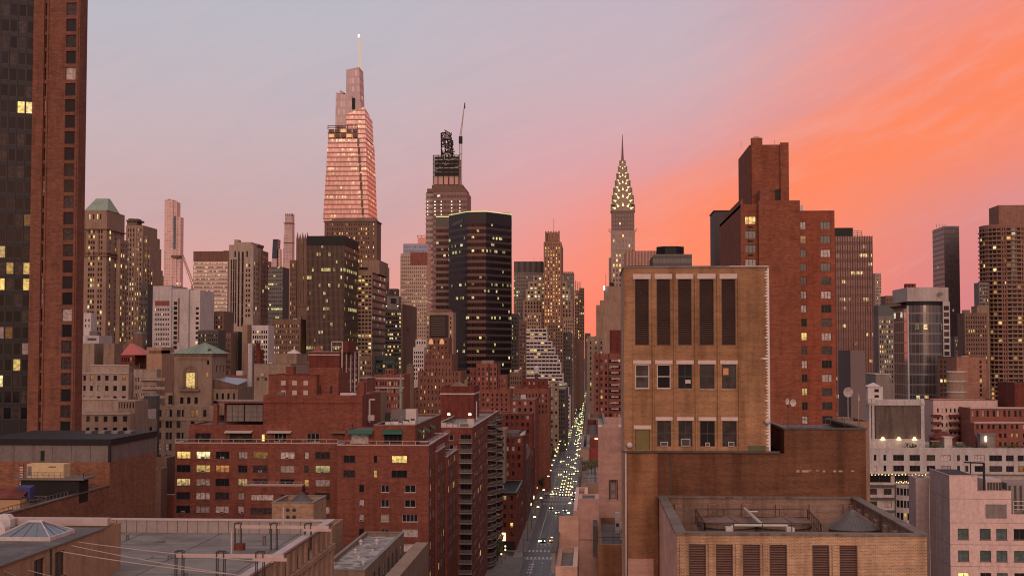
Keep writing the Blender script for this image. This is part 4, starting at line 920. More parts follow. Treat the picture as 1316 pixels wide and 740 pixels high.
    m = b.P('curtain'); m.box(x0+u[2][0]+.46, x0+u[2][1]-.08, Y0+.121, Y0+.127, r2[0]+.35, r2[0]+.6, WHT); m = b.P('curtain'); m.box(x0+u[4][0]+.1, x0+u[4][0]+.5, Y0+.121, Y0+.127, r2[1]-.7, r2[1]-.25, simple('blind_orange', (.7,.33,.14), .7))
    # sills
    for a, c in u: b.P('sill').box(x0+a-.03, x0+c+.03, Y0-.06, Y0+.05, r2[0]-.08, r2[0]-.003, TANL)
    b.P('vent_grille').box(X(960, Y0), X(983, Y0), Y0-.04, Y0-.004, Z(578, Y0), Z(571, Y0), simple('grille_green', (.10,.10,.05), .7))
    # the ragged band of white sealant on the right corner
    rg = random.Random(5); m = b.P('corner_sealant'); z = zb_+.3; ex = x1+.006
    m.box(x1-.10, x1+.01, Y0-.012, Y0-.003, zb_, zt, simple('sealant_white', (.78,.70,.66), .7)); SW = MATS['sealant_white']
    while z < zt-.2:
        L_ = .12+rg.random()**2*.16+(.3 if rg.random() < .04 else 0); m.quad([(x1-.10-L_,Y0-.008,z+.05),(x1-.10,Y0-.008,z-.03),(x1-.10,Y0-.008,z+.14),], SW); z += .2
    b.P('ledge').box(x0-.15, x1+.6, Y0-.35, Y0+.2, zb_-.12, zb_-.003, GRYD)
    b.parts = [p for p in b.parts]; b.finish()
    # dish and ball lamp
    for px, py, r, lab, nm, cat in ((808.5, 571, .20, 'white globe lamp on the left corner of the ledge', 'globe_lamp', 'lamp'), (985, 540, .2, 'small round white dish beside the ragged corner', 'wall_dish', 'dish')):
        x, z = X(px, Y0), Z(py, Y0); m = MB(); import bmesh
        bm = bmesh.new(); bmesh.ops.create_uvsphere(bm, u_segments=16, v_segments=10, radius=r); off = Vector((x, Y0-.3, z))
        for f in bm.faces: m.quad([v.co*(Vector((1,1,1)).x)+off for v in f.verts], WHT)
        bm.free(); m.bar((x,Y0-.3,z), (x,Y0-.02,z-.25), .05, FRD); tag(m.build(nm), lab, cat)
tan_tower()
def brown_mass():
    Y0 = 91.9; x0, x1 = X(806, Y0, 600), X(1113, Y0, 600); zt = Z(578.5, Y0)-.12; xs = X(845, Y0, 600); xt = X(1008, Y0, 560); zh = Z(551, Y0)
    b = Bld('blank_brick_building', 'dark brown windowless brick wall with an orange strip at its left', 'building', (x0+x1)/2, Y0)
    b.wallp((x0,Y0), (xs,Y0), 0, zt, OCH); b.wallp((xs,Y0), (xt,Y0), 0, zt, BRN); b.wallp((xt,Y0), (x1,Y0), 0, zh, BRN); b.wallp((x1,Y0), (x1,Y0+14), 0, zh, BRN); b.wallp((x0,Y0+14), (x0,Y0), 0, zt, OCH)
    b.wallp((xt,Y0+14), (xt,Y0), zt, zh, BRN); b.wallp((x1,Y0+14), (x0,Y0+14), 0, zt, BRN)
    b.P('roof').quad([(xt,Y0,zh-.4),(x1,Y0,zh-.4),(x1,Y0+14,zh-.4),(xt,Y0+14,zh-.4)], ROOF)
    m = b.P('coping'); m.box(xt-.08, x1+.08, Y0-.08, Y0+.35, zh+.003, zh+.14, GRYD); m.box(xt-.08, xt+.3, Y0+.36, Y0+14, zh+.003, zh+.14, GRY); m.box(x1-.3, x1+.08, Y0+.36, Y0+14, zh+.003, zh+.14, GRYD)
    m = b.P('roof_railing'); railing(m, [(xt+.3,Y0+.6,zh+.14), (x1-.3,Y0+.6,zh+.14)], .55, FRD, .9, .03, 1)
    EF = simple('efflorescence', (.50,.33,.24), .9); m = b.P('mortar_repairs'); rg = random.Random(2)
    for px, w in ((1022, 4), (1029, 9), (1038, 4), (1047, 4), (1056, 3), (1069, 4), (1076, 5), (1092, 4)): x = X(px, Y0); m.box(x, x+w*.05, Y0-.012, Y0-.003, Z(603.5+rg.uniform(-.6, 1.2), Y0), Z(602, Y0), EF)
    m = b.P('downpipe'); px = X(862, Y0); m.bar((px,Y0-.06,zt-3), (px,Y0-.06,zt), .05, FRD); m.bar((x0-.1,Y0-.1,0), (x0-.1,Y0-.1,zt+.2), .12, STLP)
    m = b.P('pink_patch'); m.box(x0+.02, xs-.3, Y0-.012, Y0-.003, 0, Z(716, Y0), PNKB)
    m = b.P('door'); m.box(X(1001, Y0+2), X(1008, Y0+2), Y0+1.9, Y0+2, zt, zt+1.2, BLK)
    b.finish()
    for i, (px, py, r, lab) in enumerate(((1011, 515, .22, 'tilted satellite dish, left of a pair on one thin pole'), (1018.5, 516.5, .25, 'rounder satellite dish, right of a pair on one thin pole'))):
        x, z, y = X(px, Y0+3), Z(py, Y0+3), Y0+3; m = MB(); n = 14; tx = (.5, .1)[i]
        ring = [(x+r*.9*math.cos(a*2*math.pi/n)*(1-tx*.5), y-.1+tx*r*math.cos(a*2*math.pi/n), z+r*math.sin(a*2*math.pi/n)) for a in range(n)]
        c = (x, y+.02, z)
        for k in range(n): m.quad([ring[k], ring[(k+1) % n], c], WHT); m.quad([(ring[(k+1) % n][0], ring[(k+1) % n][1]+.03, ring[(k+1) % n][2]), (ring[k][0], ring[k][1]+.03, ring[k][2]), (c[0], c[1]+.05, c[2])], WHT)
        m.bar(c, (X(1012, y), y+.1, z-.35), .04, FRD); m.bar((X(1012, y), y+.1, zh-.4), (X(1012, y), y+.1, z), .05, FRD) if i == 0 else None
        tag(m.build('satellite_dish'), lab, 'satellite dish', 'satellite dishes on the brown wall')
brown_mass()
def tank_tower():
    Y0, Y1 = 73, 91.6; x0, x1 = X(870, Y0, 690), X(1191, Y0, 690); zt = Z(685, Y0)
    b = Bld('brick_tank_tower', 'open-topped tan brick tower with louvres and tanks behind its parapet', 'building', (x0+x1)/2, Y0)
    cs = [(885, 907.5), (920, 942), (954.5, 977), (989, 1011.6), (1044, 1066), (1079, 1102)]; u = cpx(Y0, x0, cs, 720)
    zl = Z(697, Y0); z0 = Z(790, Y0); ws = [(a, c, z0, zl, None) for a, c in u]
    b.wallp((x0,Y0), (x1,Y0), 0, zt, TANL, ws, rev=.3); b.wins = []
    b.wallp((x1,Y0), (x1,Y1), 0, zt, TAN); b.wallp((x0,Y1), (x0,Y0), 0, zt, PNKB); b.wallp((x1,Y1), (x0,Y1), 0, zt, TAN)
    for a, c in u:
        m = b.P('louvre'); m.box(x0+a, x0+c, Y0+.22, Y0+.26, z0, zl, BLK); n = 30
        for i in range(n):
            z = z0+(zl-z0)*(i+.5)/n; m.hexa([(x0+a+.04,Y0+.06,z-.045),(x0+c-.04,Y0+.06,z-.045),(x0+c-.04,Y0+.20,z+.02),(x0+a+.04,Y0+.20,z+.02)], [(x0+a+.04,Y0+.06,z-.02),(x0+c-.04,Y0+.06,z-.02),(x0+c-.04,Y0+.20,z+.045),(x0+a+.04,Y0+.20,z+.045)], simple('louvre_rose', (.20,.11,.09), .6))
        m.box(x0+a, x0+a+.05, Y0+.02, Y0+.1, z0, zl, LOUV); m.box(x0+c-.05, x0+c, Y0+.02, Y0+.1, z0, zl, LOUV)
    prev = [0]+[c for a, c in u]; nxt = [a for a, c in u]+[x1-x0]
    for k in (0, 1, 2, 3, 5):
        b.P('pilaster').box(x0+prev[k]+.14, x0+nxt[k]-.14, Y0-.12, Y0-.003, 0, zt-.45, TANL)
    zf = zt-3.0; t = .38
    b.P('roof').quad([(x0+t,Y0+t,zf),(x1-t,Y0+t,zf),(x1-t,Y1-t,zf),(x0+t,Y1-t,zf)], ROOFG)
    m = b.P('parapet'); IN = brick('brick_inner_parapet', (.27,.165,.125), (.19,.115,.09), (.34,.26,.22), near=True, dark=.6)
    m.box(x0+.01, x0+t, Y0+t, Y1-t, zf, zt-.01, IN); m.box(x1-t, x1-.01, Y0+t, Y1-t, zf, zt-.01, IN); m.box(x0+.01, x1-.01, Y1-t, Y1-.01, zf, zt-.01, IN); m.box(x0+.01, x1-.01, Y0+.33, Y0+t, zf, zt-.01, IN)
    y = Y0+2
    while y < Y1-1: m.box(x1-t-.3, x1-t-.005, y, y+.6, zf, zt-.35, IN); y += 2.6
    x = x0+1
    while x < x1-1: m.box(x, x+.5, Y1-t-.25, Y1-t-.005, zf, zt-.35, IN); x += 2.2
    m = b.P('coping'); CO = plain('coping_stone', (.22,.175,.155), .9, dark=.7, sc=2)
    m.box(x0-.1, x1+.1, Y0-.1, Y0+.5, zt+.003, zt+.13, CO); m.box(x0-.1, x0+.5, Y0+.51, Y1, zt+.003, zt+.13, CO); m.box(x1-.5, x1+.1, Y0+.51, Y1, zt+.003, zt+.13, CO); m.box(x0+.51, x1-.51, Y1-.5, Y1+.02, zt+.003, zt+.13, CO)
    b.finish()
    def tank(px, cy, r, lab, z1):
        x = X(px, cy); T = Bld('water_tank', lab, 'water tank', x, cy, z=zf)
        WD = plain('tank_wood', (.20,.135,.11), .9, dark=.6, sc=2)
        T.P('barrel').cone(x, cy, zf, z1, r, r*.97, WD, 28); m = T.P('lid'); m.cone(x, cy, z1+.003, z1+.26, r*1.04, .1, WD, 28)
        for i in range(0, 28, 7): a = i*.2244+.3; m.bar((x+r*1.03*math.cos(a), cy+r*1.03*math.sin(a), z1+.03), (x,cy,z1+.29), .06, WD)
        m = T.P('hoops')
        for k in range(3): m.cone(x, cy, zf+.5+k*.75, zf+.56+k*.75, r+.03, r+.03, FRD, 28)
        T.finish()
    tank(934, 84.5, 1.75, 'low brown round tank with a flat lid, left behind the railing', zf+2.35)
    tank(1003, 84.5, 1.75, 'low brown round tank with a flat lid, right of the white pipe', zf+2.35)
    cx, cy = X(1093, 82), 82; T = Bld('conical_tank', 'round tank under a ribbed grey cone roof in the parapet corner', 'water tank', cx, cy, z=zf)
    r = 1.6; zz = Z(672.5, 82); T.P('barrel').cone(cx, cy, zf, zz-.15, r*.86, r*.86, BWN, 28); m = T.P('cone_roof'); m.cone(cx, cy, zz-.1, zz+.95, r, .06, ZINC, 40)
    for i in range(40): a = i*math.pi/20; m.bar((cx+r*1.0*math.cos(a), cy+r*1.0*math.sin(a), zz-.09), (cx+.05*math.cos(a), cy+.05*math.sin(a), zz+.97), .025, STL)
    T.P('finial').cone(cx, cy, zz+.95, zz+1.12, .07, .03, REDD, 8); T.finish()
    # white pipe cross
    T = Bld('white_pipe_cross', 'white T-shaped pipe lying across the open tank room', 'pipe', X(977, 80), 80, z=zf+2)
    WP = simple('pipe_white', (.62,.58,.52), .45); m = T.P('pipe'); zp = Z(672.5, 78); m.bar((X(941,78),78,zp), (X(1010,78),78,zp), .14, WP, n=10); m.bar((X(978,78),78,zp+.02), (X(955,89),89,Z(651,89)), .2, WP, n=10)
    m.bar((X(962,87),87,Z(655,87)), (X(972,87),87,Z(655,87)), .08, WP, n=8)
    for px in (936, 1013): m = T.P('valve_box'); m.box(X(px-5,78), X(px+5,78), 77.7, 78.4, zp-.35, zp-.1, WP); m.bar((X(px,78),78,zp-.2), (X(px+(4 if px < 950 else -4),78),78,zp), .1, WP)
    T.finish()
    T = Bld('tank_room_railing', 'rusty rectangular railing round the two low tanks', 'railing', X(975, 80), 80, z=zf)
    RS = simple('rust_dark', (.07,.04,.035), .8); m = T.P('rail'); z0 = zf+2.1; xa, xb = X(903, 78), X(1050, 78); xc, xd = X(893, 88.5), X(1036, 88.5)
    railing(m, [(xa,77.3,z0),(xb,77.3,z0)], 1.0, RS, 1.5, .05, 2); railing(m, [(xc,88.5,z0-.5),(xd,88.5,z0-.5)], 1.0, RS, 1.5, .05, 2); railing(m, [(xa,77.3,z0),(xc,88.5,z0-.5)], 1.0, RS, 1.8, .05, 2); railing(m, [(xb,77.3,z0),(xd,88.5,z0-.5)], 1.0, RS, 1.8, .05, 2)
    m = T.P('platform'); m.box(xa-.2, xb+.2, 77.0, 78.9, z0-.35, z0-.2, CO)
    for xx in (xa, xb, (xa+xb)/2):
        m.bar((xx,77.2,zf), (xx,77.2,z0-.35), .12, RS)
    T.finish()
tank_tower()

# --- pink walls and small roofs between the avenue and the tan tower
def pink_walls():
    Y0 = 126; a, c = X(769, Y0, 600), X(800.5, Y0, 600); zt = Z(548, Y0)
    b = Bld('pink_chimney_wall', 'tall pale pink brick wall with one narrow framed window', 'building', a, Y0)
    b.block(a, c, Y0, Y0+4, 0, zt, PNKB, [(X(784.5,Y0,628)-a, X(792,Y0,628)-a, Z(639.5,Y0), Z(617,Y0), dict(k=(('blind', 1),), st='b1'))], roof=ROOF, par=.2)
    m = b.P('window_surround'); p, q = X(783.3,Y0,628), X(793.2,Y0,628); m.box(p, q, Y0-.06, Y0-.003, Z(616.5,Y0), Z(615.3,Y0), FRB); m.box(p-.05, p+.04, Y0-.06, Y0-.003, Z(641,Y0), Z(616.6,Y0), FRB); m.box(q-.04, q+.05, Y0-.06, Y0-.003, Z(641,Y0), Z(616.6,Y0), FRB)
    b.P('upper_band').box(a-.003, c+.003, Y0-.02, Y0-.003, Z(573,Y0), zt, PNK); b.finish()
    Y1 = 112; a1, c1 = X(743, Y1, 690), X(770, Y1, 690); z1 = Z(640, Y1)
    b = Bld('pink_slab_wall', 'plain pink painted slab wall nearest the avenue', 'building', a1, Y1)
    b.block(a1, c1, Y1, Y1+4, 0, z1, PNK, roof=ROOF, par=.12); b.P('joint_strip').box(a1+.003, c1-.003, Y1-.008, Y1-.003, Z(693,Y1), Z(692,Y1), BWN); b.finish()
    # terrace between
    Y2 = 108; a2, c2 = X(768, Y2, 690), X(808, Y2, 690); z2 = Z(698, Y2)
    b = Bld('roof_terrace_building', 'low orange wall with a railed dark roof between pink walls', 'building', a2, Y2)
    b.block(a2, c2, Y2, 125.5, 0, z2, OCH, roof=ROOF, par=.5); railing(b.P('railing'), [(a2,Y2+.4,z2),(c2,Y2+.4,z2)], 1.0, FRD, .9, .04, 2)
    b.P('parapet').box(a2-.35, a2, Y2, 125.5, z2-1, z2+1.4, GRYD); b.finish()
    for i, (px, y, zz, lab) in enumerate(((793.5, 119, 675, 'tall white air conditioner, farther one beside the ochre wall'), (800, 114.5, 687, 'white air conditioner, nearer one beside the ochre wall'))):
        x = X(px, y, zz); z0 = z2-.5; T = Bld('air_conditioner_unit', lab, 'air conditioner', x, y, 'white air conditioners by the ochre wall', z=z0)
        T.P('casing').box(x-.2, x+.2, y-.2, y+.2, z0, z0+1.7-.25*i, WHT); T.P('grille').box(x-.12, x+.12, y-.21, y-.203, z0+.5, z0+.8, FRD); T.finish()
    Y3 = 101; a3, c3 = X(714, Y3, 730), X(742, Y3, 730); z3 = Z(727, Y3)
    b = Bld('terrace_roof_building', 'small pink fronted roof terrace with grey side parapets', 'building', a3, Y3)
    b.block(a3, c3, Y3, 111.5, 0, z3, PNKB, roof=ROOFG, par=.45); b.P('parapet').box(a3-.3, a3, Y3, 125, z3-.5, z3+1.0, GRY); b.P('parapet').box(a3, c3, 111.6, 111.9, z3-.5, z3+2.4, PNKB)
    b.P('coping').box(a3-.35, a3+.08, Y3-.05, 125.1, z3+1.003, z3+1.12, GRYD)
    m = b.P('awning'); m.box(X(722,126), X(740,126), 124, 127.5, Z(680,126)-1, Z(680,126), ROOF); b.finish()
    T = MB(); x = X(724, 128); T.box(x, x+1.3, 128, 129, Z(681,128), Z(672,128), simple('netting_teal', (.05,.26,.20), .7)); tag(T.build('green_shed'), 'small teal green box on the roof edge above the avenue', 'box')
    b = Bld('side_roof_building', 'narrow dark roof with pink kerb beside the pink slab', 'building', X(738,130), 130)
    b.block(X(737,128,670), X(744,128,670)+.8, 127.9, 150, 0, Z(655,128), PNKB, roof=ROOF, par=.7); b.finish()
    # terrace with plants
    Y4 = 150; a4, c4 = X(747, Y4, 620), X(771, Y4, 620); z4 = Z(620, Y4)
    b = Bld('planted_terrace_building', 'low roof with a railed terrace crowded with dark plants', 'building', a4, Y4)
    b.block(a4, c4, Y4, Y4+28, 0, z4, BEID, roof=ROOFG, par=.6); railing(b.P('railing'), [(a4+.2,Y4+.4,z4),(c4-.1,Y4+.4,z4)], 1.0, FRD, .4, .035, 2); b.P('parapet').box(a4-.3, a4, Y4, Y4+28, z4-2, z4+.7, GRYD); b.finish()
    rg = random.Random(4)
    for i in range(5): m = MB(); x = a4+.3+i*.42; leaves(m, (x, Y4+16+i*1.3, z4+.5), .55, 70, rg, .13, 1.2); m.bar((x,Y4+16+i*1.3,z4-.6), (x,Y4+16+i*1.3,z4+1.0), .08, BARK); tag(m.build('terrace_plant'), 'dark leafy plant on the small railed terrace', 'plant', 'plants on the small terrace by the avenue')
    # tan and dark red houses beyond
    tower('town_house', 'narrow cream rendered house front beside a dark red one', 200, 746, 757, 576, yb=600, m=BEI, n=0, fin=True, depth=30, cop=GRY)
    b = tower('town_house', 'dark red painted house with a dark roof shed, right of a cream one', 204, 757.3, 770, 576, yb=600, m=simple('paint_dark_red', (.25,.03,.03), .7), n=0, fin=False, depth=26)
    b.P('shed').box(X(757.5,206), X(770,206), 206, 214, Z(576,204)-.9, Z(562,206), REDD); b.P('shed_lamp').box(X(764,205.9), X(768,205.9), 205.8, 205.95, Z(563.5,206), Z(562.3,206), GLB)
    b.finish()
pink_walls()
# --- pale pink building bottom right
def pink_building():
    Y0 = 208; x0, x1 = X(1221, Y0, 680), X(1330, Y0, 680); z1 = Z(608.5, Y0); z2 = Z(627.5, Y0); z3 = Z(656, Y0); xa, xb = X(1256, Y0, 620), X(1299.5, Y0, 640)
    y2 = YX(1192, x0); PK_ = plain('panel_pink', (.70,.50,.46), .8, dark=.2); PK_SHADE = plain('panel_pink_shaded', (.40,.31,.29), .8, dark=.25)  # side panels: the same pink with shade put into the colour
    b = Bld('panel_building', 'pale pink panelled building with square teal windows, lower right', 'building', x0+5, Y0)
    ws = [(X(p,Y0,700)-x0, X(q,Y0,700)-x0, Z(t+13.8,Y0), Z(t,Y0), dict(k=(('teal', .55), ('lit', .15), ('dark', .3)), st='b2')) for p, q in ((1231, 1245.2), (1259.3, 1273.5), (1280.4, 1294.5), (1303, 1318)) for t in (674.5, 702, 730, 758)]
    PN['teal'] = panem('glass_teal', (.09,.13,.12), .1, busy=.4)
    b.wallp((x0,Y0), (x1,Y0), 0, z3, PK_, ws); b.wallp((x0,Y0), (xb,Y0), z3, z2, PK_); b.wallp((x0,Y0), (xa,Y0), z2, z1, PK_)
    b.wallp((x0,y2), (x0,Y0), 0, z1, PK_SHADE); b.wallp((xa,Y0), (xa,y2), z2, z1, PK_); b.wallp((xb,Y0), (xb,y2), z3, z2, PK_); b.wallp((x1,y2), (x0,y2), 0, z3, PK_SHADE); b.wallp((xb,y2), (x0,y2), z3, z2, PK_SHADE); b.wallp((xa,y2), (x0,y2), z2, z1, PK_SHADE); b.wallp((x1,Y0), (x1,y2), 0, z3, PK_)
    b.P('roof').quad([(x0,Y0,z1),(xa,Y0,z1),(xa,y2,z1),(x0,y2,z1)], MATS['roof_membrane_black']); b.P('roof').quad([(xa,Y0+.3,z2-.7),(xb,Y0+.3,z2-.7),(xb,y2,z2-.7),(xa,y2,z2-.7)], ROOFG); b.P('roof').quad([(xb,Y0+.3,z3-.4),(x1,Y0+.3,z3-.4),(x1,y2,z3-.4),(xb,y2,z3-.4)], ROOFG)
    m = b.P('parapet'); m.box(x0-.05, xa+.05, Y0-.05, Y0+.2, z1+.003, z1+.12, PK_); m.box(x0-.05, x0+.2, Y0+.21, y2, z1+.003, z1+.12, PK_SHADE); m.box(xa+.01, xb+.05, Y0-.05, Y0+.25, z2+.003, z2+.1, PK_)
    m = b.P('grey_panel'); p, q = X(1263.3,Y0), X(1290.3,Y0); m.box(p, (p+q)/2-.03, Y0-.05, Y0-.003, Z(661.3,Y0), Z(643.7,Y0), GRY); m.box((p+q)/2+.03, q, Y0-.05, Y0-.003, Z(661.3,Y0), Z(643.7,Y0), GRY)
    m = b.P('joints')
    for py in (637, 667, 694.5, 722): m.box(x0, x1, Y0-.012, Y0-.004, Z(py+.4,Y0), Z(py,Y0), BWN); m.box(x0-.012, x0-.004, Y0, y2, Z(py+.4,Y0), Z(py,Y0), BWN)
    for f in (.35, .7): m.box(x0-.012, x0-.004, Y0+(y2-Y0)*f, Y0+(y2-Y0)*f+.06, 0, z1, BWN)
    b.block(X(1177,y2,620), x0-.01, y2+.2, y2+5, 0, Z(611,y2), PK_SHADE, roof=ROOF, par=.2, name='rear_wing'); b.finish()
    T = Bld('exhaust_stack', 'thin black steel pole with a long horizontal arm on the pink roof', 'mast', X(1262,Y0+4), Y0+4, z=z2-.7); m = T.P('pole'); x = X(1262,Y0+4); m.bar((x,Y0+4,z2-.7), (x,Y0+4,Z(592,Y0+4)), .3, BLK); T.P('arm').bar((x+.1,Y0+4,Z(592,Y0+4)), (X(1237,Y0+4),Y0+4,Z(591,Y0+4)), .22, BLK); T.P('hanger').bar((X(1245,Y0+4),Y0+4,z1), (X(1245,Y0+4),Y0+4,Z(591,Y0+4)), .15, BLK); T.finish()
    for i, (pa, pb, t, bt, lab) in enumerate(((1264, 1284, 613, 627, 'pale boxy ventilation unit in the middle of the pink roof'), (1291, 1330, 617, 655, 'large grey louvred chiller at the right edge'))):
        y = Y0+5; T = Bld('ventilation_unit', lab, 'machine', X(pa,y), y, z=z3); m = T.P('casing'); m.box(X(pa,y), X(pb,y), y, y+6, (z2-.7) if i == 0 else z3-.4, Z(t,y), STLP if i == 0 else STL)
        m = T.P('louvres')
        for k in range(5): a = X(pa+2,y)+k*(X(pb,y)-X(pa,y))/5.5; m.box(a, a+.35, y-.05, y-.004, (z2-.3) if i == 0 else z3, Z(t+3,y), FRD)
        if i: m = T.P('frame'); railing(m, [(X(1299,Y0+1),Y0+1,z3+.6),(X(1330,Y0+1),Y0+1,z3+.6)], 1.2, WHT, 1.2, .1, 2); railing(m, [(X(1299,Y0+1),Y0+1,z3-.4),(X(1330,Y0+1),Y0+1,z3-.4)], 1.0, WHT, 2.4, .1, 1)
        T.finish()
pink_building()
# ================================================================== MID-GROUND, LEFT OF THE AVENUE
def green_roof_tower():
    Y = 420; x0, x1 = X(224, Y), X(272.5, Y); ze, za = Z(456.5, Y), Z(440, Y); y2 = YX(290.5, x1); zl = Z(522, Y)
    b = Bld('residential_tower', 'beige tower with a pale green pyramid roof and a tall lit arched window', 'tower', (x0+x1)/2, Y)
    AR = [(X(239,Y)-x0, X(250.6,Y)-x0, Z(500,Y), Z(479,Y), dict(k=(('lit', 1),), st='b3')), (X(264.8,Y)-x0, X(267.6,Y)-x0, Z(485.5,Y), Z(479,Y), dict(k=(('lit', 1),), st='b1')), (X(266,Y)-x0, X(269,Y)-x0, Z(469,Y), Z(463,Y), dict(k=(('dark', 1),), st='b1'))]
    AR += [(X(p,Y)-x0, X(p+4.4,Y)-x0, Z(519.5,Y), Z(511,Y), dict(k=(('dark', 1),), st='b1')) for p in (232, 241, 250.5)]
    E = [(5+i*4.2, 7+i*4.2, Z(479,Y), Z(470,Y), dict(k=(('mid', .5), ('dark', .5)), st='b1')) for i in range(4)]
    b.wallp((x0,Y), (x1,Y), zl, ze, BEI, AR, rev=.45); b.wallp((x1,Y), (x1,y2), zl, ze, BEI, E, rev=.4); b.wallp((x1,y2), (x0,y2), zl, ze, BEI); b.wallp((x0,y2), (x0,Y), zl, ze, BEI)
    m = b.P('arch'); cx = X(244.8,Y); r1, r2 = 2.35, 1.75; zc = Z(479,Y)
    for i in range(10):
        a, c = math.pi*i/10, math.pi*(i+1)/10
        m.hexa([(cx+r2*math.cos(a),Y-.25,zc+r2*math.sin(a)),(cx+r1*math.cos(a),Y-.25,zc+r1*math.sin(a)),(cx+r1*math.cos(a),Y-.004,zc+r1*math.sin(a)),(cx+r2*math.cos(a),Y-.004,zc+r2*math.sin(a))][::1], [(cx+r2*math.cos(c),Y-.25,zc+r2*math.sin(c)),(cx+r1*math.cos(c),Y-.25,zc+r1*math.sin(c)),(cx+r1*math.cos(c),Y-.004,zc+r1*math.sin(c)),(cx+r2*math.cos(c),Y-.004,zc+r2*math.sin(c))], BEID)
        m.quad([(cx,Y-.02,zc),(cx+r2*math.cos(a),Y-.02,zc+r2*math.sin(a)),(cx+r2*math.cos(c),Y-.02,zc+r2*math.sin(c))], BEID)
    for s in (-1, 1): m.box(cx+s*2.05-.3, cx+s*2.05+.3, Y-.25, Y-.004, Z(500,Y), zc, BEID)
    b.P('balconette').box(cx-3.2, cx+3.2, Y-1.3, Y-.004, Z(503,Y), Z(501,Y), BEID); railing(b.P('railing'), [(cx-3.1,Y-1.2,Z(501,Y)),(cx+3.1,Y-1.2,Z(501,Y))], 1, FRD, .7, .06)
    m = b.P('cornice'); m.box(x0-.5, x1+.5, Y-.5, y2+.5, ze, ze+.5, BEID)
    for i in range(12): m.box(x0+1.4+i*.8, x0+1.75+i*.8, Y-.2, Y-.004, Z(462.5,Y), Z(460,Y), BEID)
    xc, yc = (x0+x1)/2+1.5, (Y+y2)/2; m = b.P('roof'); q = .9
    m.hexa([(x0-q,Y-q,ze+.503),(x1+q,Y-q,ze+.503),(x1+q,y2+q,ze+.503),(x0-q,y2+q,ze+.503)], [(xc-.2,yc-.2,za),(xc+.2,yc-.2,za),(xc+.2,yc+.2,za),(xc-.2,yc+.2,za)], COPP)
    m = b.P('roof_ribs'); bs = [(x0-q,Y-q,ze+.55),(x1+q,Y-q,ze+.55),(x1+q,y2+q,ze+.55)]
    for i in range(2):
        for k in range(9): p = Vector(bs[i]).lerp(Vector(bs[i+1]), k/8); m.bar(p, (xc,yc,za+.05), .12, COPP)
    b.P('dormer').box(X(267,Y)-.3, X(267,Y)+.3, Y+1.2, Y+3, ze+.5, ze+2.0, GRYD)
    # lower body
    xa, xb = X(201, Y-4), X(276, Y-4); S = grid(cpx(Y-4, xa, [(204, 208.5), (214, 218), (218.8, 222), (228, 233), (234.5, 237), (246, 251), (252.5, 255), (262, 266)]), [(Z(536.5+14.7*i, Y-4), Z(527.5+14.7*i, Y-4)) for i in range(6)], k=(('lit', .05), ('dim', .08), ('blind', .15), ('mid', .3), ('dark', .42)), st='d1r')
    b.block(xa, xb, Y-4, Y+26, 0, zl, BEI, S, roof=ROOF, par=.2, cop=CRM, name='lower_wall'); b.P('string_course').box(xa-.2, xb+.2, Y-4.3, Y-4.004, Z(541,Y-4), Z(539.8,Y-4), CRM)
    # shoulders
    b.block(X(213,Y-1), x0-.01, Y-1, Y+12, zl-.2, Z(505,Y), BEI, grid([(1.0, 3.0)], [(zl+.4, zl+3.2)], k=DRK, st='d2'), roof=ROOF, par=.3, name='shoulder')
    m = b.P('lean_to_roof'); p, q = X(215,Y), x0-.02; m.hexa([(p,Y,Z(505,Y)),(q,Y,Z(505,Y)),(q,Y+9,Z(505,Y)),(p,Y+9,Z(505,Y))], [(q-.4,Y,Z(488,Y)),(q,Y,Z(488,Y)),(q,Y+9,Z(488,Y)),(q-.4,Y+9,Z(488,Y))], BWN)
    p, q = x1+.02, X(304,Y); b.block(p, q, Y+2, Y+20, zl-3, Z(499,Y), BEI, grid(ev(q-p, 4, .4), [(Z(514,Y), Z(506,Y))], k=DRK, st='d1'), roof=ROOF, par=.2, name='side_wing')
    m = b.P('glass_roof'); m.quad([(p+.3,Y+1.5,Z(487.5,Y)),(q,Y+1.5,Z(495,Y)),(q+1,Y+14,Z(489,Y)),(p+.3,Y+14,Z(485.5,Y))], simple('zinc_pale', (.33,.34,.37), .35, .3)); m.quad([(p+.3,Y+1.6,Z(499,Y)),(q,Y+1.6,Z(499,Y)),(q,Y+1.6,Z(495.4,Y)),(p+.3,Y+1.6,Z(488,Y))], BWN)
    b.finish(lod=1)
green_roof_tower()
T = tower
